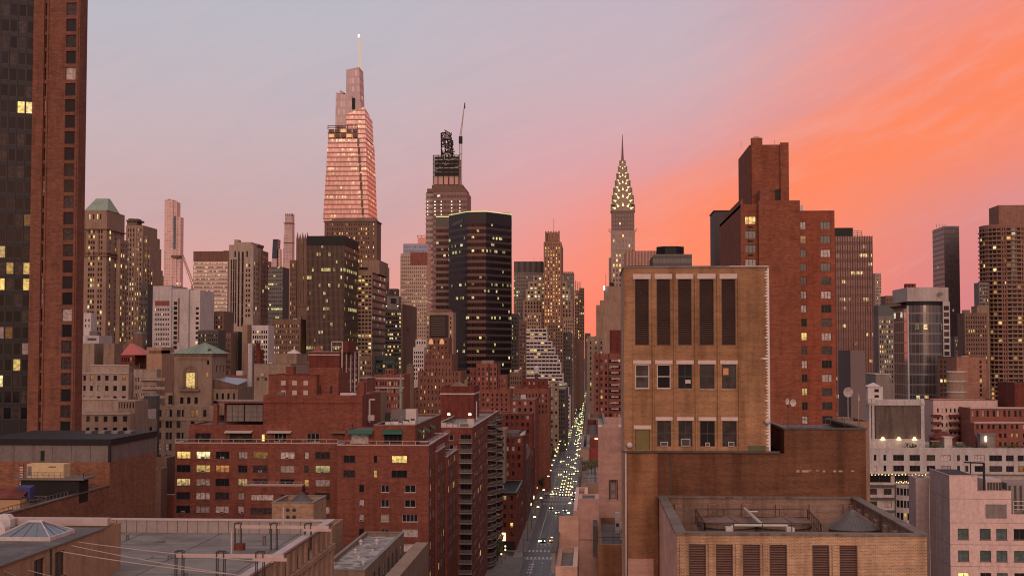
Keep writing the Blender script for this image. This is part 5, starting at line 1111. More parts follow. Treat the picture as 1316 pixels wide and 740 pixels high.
def curved_block(name, label, Y, x0, x1, tiers, m, bulge=.12, n=10, k=RES, depthpx=None):
    """stepped block with a rounded front; tiers = [(ytop, x0px, x1px, rows, sp)]"""
    a, c = X(x0, Y), X(x1, Y); b = Bld(name, label, 'apartment block', (a+c)/2, Y); base = 0.0
    for j, (yt, p0, p1, nr, sp, yo) in enumerate(tiers):
        p, q = X(p0, Y), (X(p1, Y+12) if p1 < 760 else X(p1, Y))-.35*j; zt = Z(yt, Y); pts = []
        N = 6
        for i in range(N+1): f = i/N; pts.append((p+(q-p)*f, Y+yo+(q-p)*bulge*((2*f-1)**2)))
        rows = [(Z(yt+1.2+sp*(i)+sp*.62, Y), Z(yt+1.2+sp*i+sp*.12, Y)) for i in range(nr)]
        yb = Y+yo+12
        for i in range(N):
            L_ = math.hypot(pts[i+1][0]-pts[i][0], pts[i+1][1]-pts[i][1]); nn = max(1, round(n/N)); b.wallp(pts[i], pts[i+1], 0, zt, m, grid(ev(L_, nn, .5, .08), rows, k=k, st='d1') if nr else None, rev=.3)
        b.wallp(pts[-1], (q, yb), 0, zt, m); b.wallp((q,yb), (p,yb), 0, zt, m); b.wallp((p,yb), pts[0], 0, zt, m)
        b.P('roof').quad([(x, y, zt-.15) for x, y in pts]+[(q,yb,zt-.15),(p,yb,zt-.15)], ROOFG)
        mm = b.P('coping'); 
        for i in range(N): mm.bar((*pts[i],zt+.05), (*pts[i+1],zt+.05), .45, STLP)
    return b
b = curved_block('curved_apartment_block', 'beige curved block with stepped terraces beside the left tower', 440, 102, 187, [(513, 100, 186, 0, 13, -6), (480, 102, 180, 3, 13.5, 0), (470, 104, 172, 0, 11, 8)], CRM, n=7); b.finish(lod=1)
b = curved_block('curved_apartment_block', 'lower beige terraced block behind the black roof, with two lit windows', 370, 98, 184, [(533, 96, 184, 3, 15, 0), (517, 142, 184, 1, 14, 6)], BEI, n=6, k=(('lit', .25), ('mid', .35), ('dark', .4))); b.finish(lod=1)
T('blank_tan_block', 'windowless tan block with two tones, right of the left tower', 470, 106.5, 133, 441, yb=470, m=BEI, n=0, depth=30, fin=True)
T('blank_tan_block', 'darker windowless tan block joined to a lighter one', 471, 133.2, 158, 441.5, yb=470, m=BEID, n=0, depth=30)
b = T('red_roof_building', 'dark red brick house with a pointed salmon red roof', 455, 155, 188, 456, yb=500, m=REDD, n=6, sp=9, fin=False, depth=22, k=DRK, top=.4); x0, x1, y0, y1, zt = b.box
SALM = simple('roof_salmon', (.50,.12,.10), .7)
b.P('pointed_roof').hexa([(x0,y0,zt+.01),(x0+8,y0,zt+.01),(x0+8,y1,zt+.01),(x0,y1,zt+.01)], [(x0+1.2,y0+6,zt+4),(x0+1.6,y0+6,zt+4),(x0+1.6,y0+8,zt+4),(x0+1.2,y0+8,zt+4)], SALM); b.P('porch_roof').hexa([(x0+2,y0-1.2,zt-5),(x0+5,y0-1.2,zt-5),(x0+5,y0-.01,zt-5),(x0+2,y0-.01,zt-5)], [(x0+2.4,y0-.6,zt-3.8),(x0+4,y0-.6,zt-3.8),(x0+4,y0-.01,zt-3.8),(x0+2.4,y0-.01,zt-3.8)], SALM); b.finish()
b = T('louvred_tan_block', 'tan block with a dark louvre strip under its roofline', 450, 188.5, 224, 446, yb=470, m=plain('stone_tan_orange', (.44,.27,.18), .85, dark=.3), n=0, fin=False, depth=26); x0, x1, y0, y1, zt = b.box
b.P('louvre_strip').box(x0+.8, x0+8, y0-.1, y0-.004, Z(454,450), Z(450,450), BWN); b.P('louvre_strip').box(x0+9, x1-.2, y0-.1, y0-.004, Z(454,450), Z(450,450), BWN); b.finish()
b = T('terraced_cream_block', 'long cream block with dark balcony bands left of the green roofed tower', 446, 172, 226, 475, yb=535, m=CRM, n=13, sp=10.3, fill=.45, k=RES, depth=30, fin=False, cop=CRM)
x0, x1, y0, y1, zt = b.box
for i in range(3): b.P('balcony').box(x0+3, x0+11, y0-1.2, y0-.004, zt-3.6-i*2.9, zt-2.7-i*2.9, CRM)
b.finish(lod=1)
u = Bld('roof_water_tank', 'dark blue grey round tank between the beige blocks', 'water tank', X(193,400), 400); u.P('barrel').cone(X(193,400), 402, 25, Z(509.5,400), 2.3, 2.3, GRYD, 20); u.P('lid').cone(X(193,400), 402, Z(509.5,400)+.003, Z(508,400), 2.4, 1.9, STL, 20); u.finish()
T('low_white_house', 'low white rendered house below the dark round tank', 395, 184, 202, 526, yb=600, m=WHT, n=2, sp=12, fin=True, depth=20)
T('low_tan_house', 'low tan house with one lit window beside the beige tower', 392, 184, 203, 538, yb=600, m=BEI, n=2, sp=12, k=LIT, fin=True, depth=3)
T('low_grey_roof_house', 'low dark building with a slate roof in the gap before the red block', 300, 201, 228, 588, yb=600, m=BWN, n=0, roof=roofm('roof_slate_blue', (.10,.105,.13), (.06,.06,.075), .5), depth=26, par=.2)
T('narrow_brick_house', 'plain orange brick house under the slate roofed one', 285, 199, 217, 602, yb=640, m=BWN, n=0, depth=6)
# beige and white blocks above the big red block
b = T('blank_beige_building', 'blank beige building with a small white dish above the red block', 400, 326.5, 397, 468, yb=500, m=BEI, n=0, fin=False, depth=26, cop=GRY); x0, x1, y0, y1, zt = b.box
b.block(X(352,408), x1-.02, 408, 424, zt-.2, Z(455,408), BEID, roof=ROOF, par=.3, cop=GRY, name='upper_wall')
m = b.P('roof_lantern'); p = X(376,412); z0 = Z(455,408); m.hexa([(p-2.2,412,z0),(p+2.2,412,z0),(p+2.2,416,z0),(p-2.2,416,z0)], [(p-.1,413.8,z0+1.5),(p+.1,413.8,z0+1.5),(p+.1,414.2,z0+1.5),(p-.1,414.2,z0+1.5)], WHT)
for px in (332, 342): b.P('small_window').box(X(px-1.6,400), X(px+1.6,400), 399.9, 399.996, Z(489,400), Z(485,400), FRD)
m = b.P('dish'); m.cone(X(337,399), 399.4, Z(483.5,400), Z(480,400), .5, .5, WHT, 10); b.finish()
T('blank_white_slab', 'tall narrow blank white slab wall above the rooftops', 440, 318.5, 328, 441, yb=490, m=WHT, n=0, depth=8, par=.1)
b = T('brown_gabled_building', 'brown windowless wall with a sloped parapet right of the white slab', 441, 328.2, 339, 449, yb=490, m=REDD, n=0, fin=False, depth=18); x0, x1, y0, y1, zt = b.box
b.P('gable').hexa([(x0,y0+.01,zt+.003),(x0+.6,y0+.01,zt+.003),(x0+.6,y1,zt+.003),(x0,y1,zt+.003)], [(x0,y0+.01,zt+2.2),(x0+.3,y0+.01,zt+2.2),(x0+.3,y1,zt+2.2),(x0,y1,zt+2.2)], REDD); b.finish()
# red slab with white pipes
Y = 450; x0, x1 = X(397, Y), X(436, Y); b = Bld('brick_slab', 'deep red brick slab with white vertical pipes on its side', 'building', x0, Y)
y2 = YX(461, x1); zt = Z(452, Y); b.block(x0, x1, Y, y2, 0, zt, REDD, None, grid(ev(y2-Y, 5, .5), [(Z(462+8*i,Y), Z(457+8*i,Y)) for i in range(7)], k=RES, st='d1'), roof=ROOF, par=.5, cop=STLP)
for i in range(5): yy = Y+3+i*(y2-Y-5)/4; m = b.P('white_pipe'); m.bar((x1+.4,yy,20), (x1+.4,yy,zt+(.0 if i else 1)), .4, WHT)
b.block(X(437,Y+6), X(444,Y+6), Y+10, Y+24, zt-.3, Z(437.5,Y+6), REDD, roof=ROOF, par=.3, name='lift_tower')
m = b.P('roof_frame'); railing(m, [(X(424,Y),Y+3,zt), (X(438,Y),Y+3,zt)], 3.4, WHT, 2.6, .25, 2); b.P('roof_vent').cone(X(405,Y), Y+5, zt, Z(444,Y), 2.0, .6, REDL, 10); b.P('roof_band').box(x0-.2, x1+.2, Y-.2, Y-.004, zt-1.2, zt-.8, WHTC); b.finish()
# rows behind
T('glass_stair_block', 'narrow green glass front block with lit stair windows', 600, 299, 311, 426, yb=490, m=GRYD, n=3, sp=6, fill=.8, wf=.7, k=(('teal', .45), ('lit', .2), ('dark', .35)), ns=0)
T('brown_blank_block', 'plain taupe block beside a green glass front', 599, 311.2, 323, 417, yb=490, m=BWNL, n=0)
T('white_grid_building', 'white gridded building with large dark square windows', 605, 323.2, 352.5, 418, yb=480, m=WHT, n=7, sp=6.4, fill=.62, wf=.62, k=OFF, st='d1')
T('wide_brown_office', 'wide dull brown office with rows of small lit windows', 700, 347, 395, 410, yb=480, m=BWN, n=14, sp=7, fill=.4, wf=.5, k=(('lit', .3), ('litw', .2), ('mid', .2), ('dark', .3)))
T('low_dark_office', 'dark brown office left of the white striped tower', 640, 247, 300, 400, yb=470, m=BWN, n=12, sp=6, fill=.4, k=(('lit', .25), ('mid', .25), ('dark', .5)))
T('low_dark_office', 'darker stepped office with a rooftop shed, lower right of the white tower', 560, 254, 290, 424, yb=470, m=GRYD, n=10, sp=5.5, fill=.5, k=(('lit', .35), ('mid', .25), ('dark', .4)))
T('mid_brown_house', 'brown brick building with scattered lit windows under the white grid', 590, 287, 305, 428, yb=500, m=BWN, n=4, sp=7, fill=.4, k=RES)
b = T('flat_roof_building', 'low flat roofed building with cluttered roof behind the beige wall', 480, 272, 330, 487, yb=520, m=BEID, n=10, sp=9, fill=.4, roof=ROOFG, depth=40); 
T('low_brick_block', 'low rose brick block below the white slab', 520, 290, 335, 482, yb=500, m=REDL, n=8, sp=8, fill=.4, depth=20)
T('narrow_tan_building', 'tan back building half hidden beside the red slab', 430, 465, 498, 505, yb=520, m=BEID, n=4, sp=9, fill=.4, depth=30)
# pale cornice brick row
b = T('cornice_brick_building', 'brick building with white cornices and pink lit top row', 520, 481, 530, 481, yb=530, m=REDL, n=12, sp=9.5, fill=.5, wf=.5, k=(('lit', .12), ('blind', .5), ('dark', .38)), fin=False, depth=26); x0, x1, y0, y1, zt = b.box
for py in (485.5, 497.5): b.P('cornice').box(x0-.3, x1+.3, y0-.5, y0-.004, Z(py+1.6,520), Z(py,520), WHTC)
b.block(X(495,530), X(506,530), 530, 540, zt-.3, Z(474,530), REDL, grid(ev(X(506,530)-X(495,530), 3, .5), [(Z(480,530), Z(476,530))], k=RES, st='d1'), name='roof_house'); b.finish()
b = Bld('green_spire', 'small pale green copper spire in front of the cornice row', 'spire', X(515,470), 470); b.P('spire').cone(X(515,470), 470, Z(503,470), Z(480,470), .75, .05, COPP, 8); b.P('base').cone(X(515,470), 470, 0, Z(503,470), .45, .45, COPP, 8); b.finish()
T('low_pink_house', 'low pinkish house with white roof shed by the red slab', 500, 459, 482, 486, yb=520, m=REDL, n=4, sp=9, fill=.4, depth=26, cop=WHTC)
b = Bld('roof_water_tank', 'dark timber water tank on the roof before the white gridded block', 'water tank', X(527,540), 540); b.P('barrel').cone(X(527,540), 540, 40, Z(470,540), 1.7, 1.6, BWN, 14); b.P('roof').cone(X(527,540), 540, Z(470,540)+.01, Z(467,540), 1.8, .1, GRYD, 14); b.finish()
b = T('white_grid_block', 'small white gridded block left of the louvred brown tower', 620, 531, 549, 446, yb=490, m=WHT, n=5, sp=5.5, fill=.55, wf=.55, fin=False); b.block(X(534,628), X(548,628), 628, 640, b.box[4]-.3, Z(436,628), WHT, grid(ev(X(548,628)-X(534,628), 4, .5), [(Z(442,628), Z(438.5,628))], k=OFF, st='d1'), name='upper_wall'); b.finish()
# brown wedding-cake tower with louvre
def wedding():
    Y = 570; b = Bld('stepped_brick_tower', 'stepped brown brick tower with a black louvred box on top', 'tower', X(563,Y), Y)
    K = (('lit', .2), ('dim', .1), ('mid', .3), ('dark', .4)); BM = brick('brick_brown_mid', (.22,.10,.075), dark=.35)
    b.block(X(550,Y), X(576.5,Y), Y, Y+14, 0, Z(434,Y), BM, grid(ev(X(576.5,Y)-X(550,Y), 5, .35), [(Z(441+7.4*i,Y), Z(437.5+7.4*i,Y)) for i in range(5)], k=(('dim', .4), ('mid', .3), ('dark', .3)), st='d1'), name='upper_wall')
    for i in range(2):
        m = b.P('lit_arch'); cx = X(553.8+14*i, Y); m.hexa([(cx+1.0*math.cos(a*math.pi/8), Y-.1, Z(442,Y)+2.3*math.sin(a*math.pi/8)) for a in range(9)], [(cx+1.0*math.cos(a*math.pi/8), Y-.02, Z(442,Y)+2.3*math.sin(a*math.pi/8)) for a in range(9)], simple('arch_glow', (.5,.25,.12), .7, em=.35, emc=(1,.5,.2)))
    m = b.P('louvre_box'); p, q = X(552,Y+1), X(574,Y+1); z0, z1 = Z(434,Y)+.02, Z(404.5,Y+1); m.box(p, q, Y+1, Y+9, z0, z1, BLK)
    for i in range(11): z = z0+1+(z1-z0-1.5)*i/11; m.box(p+.5, q-.5, Y+.85, Y+.996, z, z+.35, LOUV)
    for (pa, pb, yt, yo, n, nr) in ((545, 581, 455, -2, 8, 3), (537, 592, 477, -4, 11, 4), (526, 600, 500, -7, 14, 5)):
        YY = Y+yo; b.block(X(pa,YY), X(pb,YY), YY, Y+20-yo, 0, Z(yt,YY), BM, grid(ev(X(pb,YY)-X(pa,YY), n, .3), [(Z(yt+5.5+8.4*i,YY), Z(yt+1.8+8.4*i,YY)) for i in range(nr)], k=K, st='d1'), name='tier_wall', roof=ROOF, par=.5)
    b.finish(lod=1)
wedding()
b = T('grey_concrete_tower', 'grey concrete tower with curved shoulder behind the louvred box', 640, 546.5, 586, 401, yb=470, m=BWNL, n=9, sp=6, fill=.4, k=OFF, fin=True, ns=0)
# red tower in front of the black one
def red_mid():
    Y = 650; b = Bld('red_brick_tower', 'rose red brick tower with dark vertical stripes before the black tower', 'tower', X(628,Y), Y); K = (('lit', .1), ('dim', .1), ('blind', .2), ('mid', .3), ('dark', .3))
    for (pa, pb, yt, yo, n) in ((612, 640, 467, 0, 5), (604, 612, 473, 3, 2), (640, 651, 482, 2, 3), (598, 656, 500, -5, 9)):
        YY = Y+yo; b.block(X(pa,YY), X(pb,YY)-.01, YY, Y+18, 0, Z(yt,YY), REDL, grid(ev(X(pb,YY)-X(pa,YY), n, .35), [(Z(yt+9+6.2*i,YY), Z(yt+5.6+6.2*i,YY)) for i in range(8)], k=K, st='d1'), roof=ROOF, par=.6)
    for px in (628, 639): b.P('dark_stripe').box(X(px,Y), X(px+1.3,Y), Y-.15, Y-.004, 0, Z(467,Y), BLK)
    m = b.P('roof_house'); m.box(X(619,Y+3), X(634,Y+3), Y+3, Y+10, Z(467,Y)-.2, Z(463,Y), BWNL); b.finish()
red_mid()
# ---- street wall left, going away
K = RES
def sb(label, px, py, wl, m, Y, Y2, n=6, sp=None, k=RES, ns=8, ww=None, name='street_building', yb=None, roof=ROOFG, fin=True, cop=GRY):
    """building whose right edge stands on the avenue's left building line; px is where its front right corner shows"""
    x1 = min(X(px, Y, 560), WL+.2 if Y < 900 else -17.5); x0 = x1-wl; zt = Z(py, Y, px); sp = sp or 3.15
    nf = min(14, max(1, int((zt-3.5)/sp))); rows = [(zt-1.0-sp*i-1.65, zt-1.0-sp*i) for i in range(nf)]
    b = Bld(name, label, 'building', x1-wl/2, Y)
    b.block(x0, x1, Y, Y2, 0, zt, m, grid(ev(wl, n, .45), rows, k=k, st='d1r'), grid(ev(Y2-Y, ns, .42), rows, k=k, st='d1r'), roof=roof, par=.8, cop=cop); b.box = (x0, x1, Y, Y2, zt)
    if Y < 760: clutter(b, x0, x1, Y, Y2, zt-.8)
    if fin: b.finish()
    return b
b = sb('low dark red corner building with a lit shop sign at street level', 666, 633, 10.5, REDD, 484, 530, 4, name='corner_building', fin=False, k=(('lit', .15), ('mid', .3), ('dark', .55)), ns=7); x0, x1, y0, y1, zt = b.box
b.P('cornice').box(x0-.3, x1+.35, y0-.35, y1, zt-.7, zt-.05, BLK); b.P('lit_sign').box(x1-6.2, x1-3.8, y0-.35, y0-.1, 3.4, 6.2, simple('sign_glow_mixed', (.9,.5,.4), em=3.0, emc=(1,.62,.30))); b.P('shop_front').box(x0+.5, x1-.4, y0-.2, y0-.02, .2, 3.2, BLK); b.finish()
b = sb('slim red brick slab with a pit roof above the low corner building', 677, 560, 7.5, REDD, 531, 560, 3, fin=False, name='brick_slab'); x0, x1, y0, y1, zt = b.box; b.P('roof_well').box(x0+1, x1-2, y0+2, y1-3, zt-.75, zt+.9, GRYD); b.P('white_canopy').hexa([(x1-1.2,y0+2,zt+.2),(x1+.6,y0+2,zt+.2),(x1+.6,y0+12,zt+.2),(x1-1.2,y0+12,zt+.2)], [(x1-1.2,y0+2,zt+.5),(x1+.6,y0+2,zt+1.6),(x1+.6,y0+12,zt+1.6),(x1-1.2,y0+12,zt+.5)], WHT); b.finish()
b = sb('grey mansard roofed building with white rooftop tanks beside the avenue', 693, 590, 5.5, GRYD, 566, 600, 3, name='mansard_building', fin=False); x0, x1, y0, y1, zt = b.box
b.P('mansard_roof').hexa([(x0-.2,y0-.2,zt+.2),(x1+.2,y0-.2,zt+.2),(x1+.2,y1,zt+.2),(x0-.2,y1,zt+.2)], [(x0+.8,y0+1.2,zt+4),(x1-.9,y0+1.2,zt+4),(x1-.9,y1-1,zt+4),(x0+.8,y1-1,zt+4)], simple('slate_grey', (.12,.11,.12), .6))
for i in range(3): b.P('roof_drum').cone(x0+1.3+i*1.4, y0+5+i*2, zt+4, zt+5.8, .7, .7, WHT, 10)
b.finish()
T('tan_alley_building', 'tan walled building glimpsed behind the curved balconies', 520, 640, 653, 552, yb=600, m=BEI, n=2, sp=8.5, fill=.4, depth=20, ns=0, k=RES)
sb('broad red brick block with three small windows under its roof edge', 689, 531, 23, REDD, 618, 634, 9, ns=4)
sb('tall red brick block with arched windows seen edge on from the avenue', 703, 513, 20, REDL, 650, 700, 7, ns=10)
b = T('brick_row_block', 'jumbled rose brick block behind the balcony tower', 690, 651, 708, 499, yb=540, m=REDL, n=12, sp=7, fill=.4, depth=26, k=RES, ns=0, fin=False); x0, x1, y0, y1, zt = b.box
b.block(X(670,700), X(703,700), 700, 715, zt-.3, Z(487,700), REDD, grid(ev(13, 5, .3), [(Z(494,700), Z(490.5,700))], k=RES, st='d1'), name='upper_wall'); b.finish()
b = Bld('white_water_tank', 'round pale pink water tank on the rose brick block roof', 'water tank', X(689.5,705), 705); b.P('barrel').cone(X(689.5,705), 705, Z(480,705), Z(472,705), 1.5, 1.5, WHT, 14); b.P('lid').cone(X(689.5,705), 705, Z(472,705)+.01, Z(469.5,705), 1.55, .2, WHT, 14); b.P('legs').cone(X(689.5,705), 705, 30, Z(480,705), .9, .9, GRYD, 6); b.finish()
T('brown_row_block', 'brown brick row with scattered lit windows left of the pale tank', 720, 655, 672, 478, yb=500, m=BWN, n=5, sp=6, fill=.4, ns=0)
sb('narrow orange tan building with one column of white windows by the avenue', 718, 491, 6.5, BEI, 940, 953, 2, ns=4, k=(('blind', .5), ('mid', .3), ('dark', .2)))
sb('slim grey stone building below the orange tan one', 718.5, 542, 5, GRY, 740, 800, 3, ns=8)
sb('dark brick loft with a rooftop shed past the second crossing', 709, 556, 9, BWN, 705, 738, 4, ns=7, k=DRK)
sb('plain dark brick walk-up past the mansard building', 700, 575, 8, REDD, 704-60, 704-55, 4, ns=1)
sb('brown office slab facing the avenue beyond the third crossing', 724, 500, 14, BWN, 820, 860, 6, ns=10, k=OFF)
sb('dark grey office slab tall above the traffic', 731, 500, 12, GRYD, 966, 1080, 7, ns=16, k=OFF)
sb('very dark narrow tower beside the far traffic lights', 739, 427, 17, GRYD, 1250, 1360, 7, sp=3.6, ns=14, k=OFF)
sb('dark brown tower half lit at the far end of the canyon', 744, 432, 16, BWN, 1390, 1530, 6, sp=3.6, ns=14, k=OFF)
sb('farthest dark tower on the left side of the avenue', 751, 431, 18, BWN, 1560, 2100, 6, sp=3.8, ns=14, k=OFF)
# ziggurat
def ziggurat():
    Y = 1190; b = Bld('white_terraced_office', 'white terraced office stepping down towards the avenue, floor by floor', 'office building', X(690,Y), Y)
    x0 = X(675.6,Y); st = [(422, 703), (438, 709.5), (447, 713.5), (456, 717), (466, 721), (480, 724), (492, 728), (498, 731), (508, 733)]
    for i, (yt, px) in enumerate(st):
        zt = Z(yt, Y); zb = Z(st[i+1][0], Y)+.01 if i+1 < len(st) else 0; x1 = X(px, Y); L_ = x1-x0
        rows = []; y = yt+1.6
        while Z(y+2.4, Y) > zb and y < 560: rows.append((Z(y+2.4,Y), Z(y,Y))); y += 4.85
        n = max(3, int(L_/3.2)); b.block(x0, x1, Y, Y+30, zb, zt, WHT, grid(ev(L_, n, .9, .02), rows, k=(('lit', .22), ('litw', .06), ('mid', .2), ('dark', .52)), st='d1'), grid(ev(30, 6, .8), rows, k=OFF, st='d1'), roof=ROOFG, par=.5)
    b.finish()
ziggurat()
# ================================================================== LEFT SKYLINE
def hip_tower():
    Y = 800; x0, x1 = X(106, Y), X(135, Y); y2 = YX(158, x1); ze = Z(267, Y)
    b = Bld('green_hipped_tower', 'ornate brown stone tower with a green hipped copper roof', 'tower', x0, Y)
    K = (('lit', .25), ('litw', .15), ('mid', .2), ('dark', .4)); rows = [(Z(297+7.05*i,Y), Z(292.8+7.05*i,Y)) for i in range(21)]
    cols = [(X(p,Y)-x0, X(p+2.2,Y)-x0) for p in (111.5, 114.5, 117.5, 124, 127.5)]
    b.block(x0, x1, Y, y2, 0, ze, BWNL, grid(cols, rows, k=K, st='d1')+grid([(X(p,Y)-x0, X(p+1.8,Y)-x0) for p in (112, 117, 122, 126)], [(Z(279,Y), Z(272,Y))], k=K, st='d1'), grid(ev(y2-Y, 3, .2), rows, k=K, st='d1'), roof=ROOF, par=.4)
    m = b.P('hipped_roof'); rx0, rx1, ry = X(124, Y+15), X(139, Y+15), (Y+y2)/2; zt = Z(252.5, Y+15)
    m.hexa([(x0,Y,ze+.02),(x1+.3,Y,ze+.02),(x1+.3,y2-10,ze+.02),(x0,y2-10,ze+.02)], [(x0+2.5,Y+12,zt),(x0+10,Y+12,zt),(x0+10,ry,zt),(x0+2.5,ry,zt)], COPP)
    for py in (291, 322, 326): b.P('cornice').box(x0-.8, x1+.8, Y-.8, y2+.5, Z(py+1.4,Y), Z(py,Y), BWN)
    m = b.P('arched_bay'); cx = X(116,Y); m.box(cx-4.6, cx-3.9, Y-.5, Y-.004, Z(325,Y), Z(300,Y), BWN); m.box(cx+3.9, cx+4.6, Y-.5, Y-.004, Z(325,Y), Z(300,Y), BWN)
    for i in range(8): a, c = math.pi*i/8, math.pi*(i+1)/8; m.quad([(cx+3.9*math.cos(a),Y-.4,Z(300,Y)+3.9*math.sin(a)),(cx+4.7*math.cos(a),Y-.4,Z(300,Y)+4.7*math.sin(a)),(cx+4.7*math.cos(c),Y-.4,Z(300,Y)+4.7*math.sin(c)),(cx+3.9*math.cos(c),Y-.4,Z(300,Y)+3.9*math.sin(c))], BWN)
    xr = x1+.01; b.block(xr, xr+2.2, y2-14, y2, 0, Z(302,Y), BWNL, None, grid(ev(14, 3, .4), rows[2:], k=K, st='d1'), name='side_wing'); b.finish(lod=0)
    # second
    Y = 900; b = Bld('setback_stone_tower', 'pale stone tower with slim setbacks and a dark crown box', 'tower', X(172,Y), Y); K = (('lit', .3), ('litw', .15), ('dim', .1), ('mid', .15), ('dark', .3))
    for (pa, pb, yt, yo, n) in ((160, 182, 287, 0, 6), (182, 187.5, 301, 3, 2), (187.5, 191.5, 315, 6, 1), (191.5, 195.5, 344, 9, 1)):
        YY = Y+yo; rows = [(Z(yt+8+6.4*i,YY), Z(yt+4.5+6.4*i,YY)) for i in range(int((440-yt)/6.4))]
        b.block(X(pa,YY), X(pb,YY)-.01, YY, Y+30, 0, Z(yt,YY), BWNL, grid(ev(X(pb,YY)-X(pa,YY), n, .42, .06), rows, k=K, st='d1'), roof=ROOF, par=.5)
    m = b.P('crown_box'); m.box(X(161,Y+4), X(174,Y+4), Y+4, Y+14, Z(287,Y)-.5, Z(280,Y), BWN); m.box(X(160,Y+3), X(176,Y+3), Y+3, Y+15, Z(281.5,Y), Z(280,Y)+.4, GRYD); m.box(X(162,Y+4), X(168,Y+4), Y+5, Y+12, Z(280,Y)+.4, Z(277,Y), BWN); m.box(X(170,Y+4), X(174.5,Y+4), Y+5, Y+12, Z(280,Y)+.4, Z(277.5,Y), BLK)
    for px in (164.5, 168.5, 172.5, 177): b.P('pier').box(X(px-.5,Y), X(px+.5,Y), Y-.5, Y-.004, 80, Z(289,Y), CRM)
    b.finish(lod=0)
hip_tower()
T('charcoal_block', 'charcoal block with a few lit windows between pale towers', 660, 180, 196, 365, yb=450, m=GRYD, n=5, sp=8, fill=.4, k=(('lit', .4), ('dark', .6)))
def white_hospital():
    Y = 600; b = Bld('white_stepped_building', 'matte white building with rows of tiny square windows', 'building', X(220,Y), Y)
    K = (('lit', .07), ('mid', .3), ('dark', .63)); rows = [(Z(398.5+6.4*i,Y), Z(395.5+6.4*i,Y)) for i in range(9)]
    p, q = X(195.5,Y), X(219.5,Y); b.block(p, q, Y, Y+24, 0, Z(366,Y), WHTC, grid(ev(q-p, 9, .6, .1), rows, k=K, st='d1'), roof=ROOF, par=.5, cop=GRYD)
    b.P('louvre_strip').box(X(198.5,Y), X(217,Y), Y-.06, Y-.004, Z(392,Y), Z(385.5,Y), REDL)
    q2 = X(241,Y); b.block(q+.01, q2, Y+1, Y+26, 0, Z(370,Y), WHTC, grid([(.8, 2.4)], [(Z(391+6.4*i,Y), Z(386.5+6.4*i,Y)) for i in range(10)], k=DRK, st='d1'), roof=ROOF, par=.5)
    b.P('rust_stripe').box(X(227.3,Y), X(229.3,Y), Y+.9, Y+.996, Z(440,Y), Z(382,Y), BWN)
    b.block(q2+.01, X(254,Y), Y+3, Y+26, 0, Z(371.5,Y), WHT, grid([((X(248.5,Y)-q2), (X(252.5,Y)-q2))], [(Z(397+6.4*i,Y), Z(393.5+6.4*i,Y)) for i in range(8)], k=DRK, st='d1'), roof=ROOF, par=.5); b.finish(lod=0)
white_hospital()
T('small_white_block', 'small white block with three dark openings beside the left tower', 560, 107, 124, 402, yb=425, m=WHT, n=2, sp=7, fill=.4, k=DRK, depth=12)
b = T('low_white_roof_building', 'long low white rooftop building with a dark vent strip', 520, 106, 144, 431, yb=440, m=WHTC, n=0, depth=20, fin=False); x0, x1, y0, y1, zt = b.box; b.P('vent_strip').box(x0+2, x1-1, y0-.1, y0-.004, Z(437,520), Z(434,520), GRYD); b.finish()
b = Bld('roof_water_tank', 'dark round water tank with pale conical lid left of the white building', 'water tank', X(176,580), 580); b.P('barrel').cone(X(176,580), 582, 40, Z(428.5,580), 2.3, 2.3, BWN, 16); b.P('roof').cone(X(176,580), 582, Z(428.5,580)+.01, Z(425.5,580), 2.5, .1, STL, 16); b.finish()
T('mixed_low_block', 'dim brown block under the dark water tank', 590, 158, 196, 443, yb=455, m=BWN, n=8, sp=7, fill=.4, k=(('lit', .3), ('dark', .7)), depth=20)
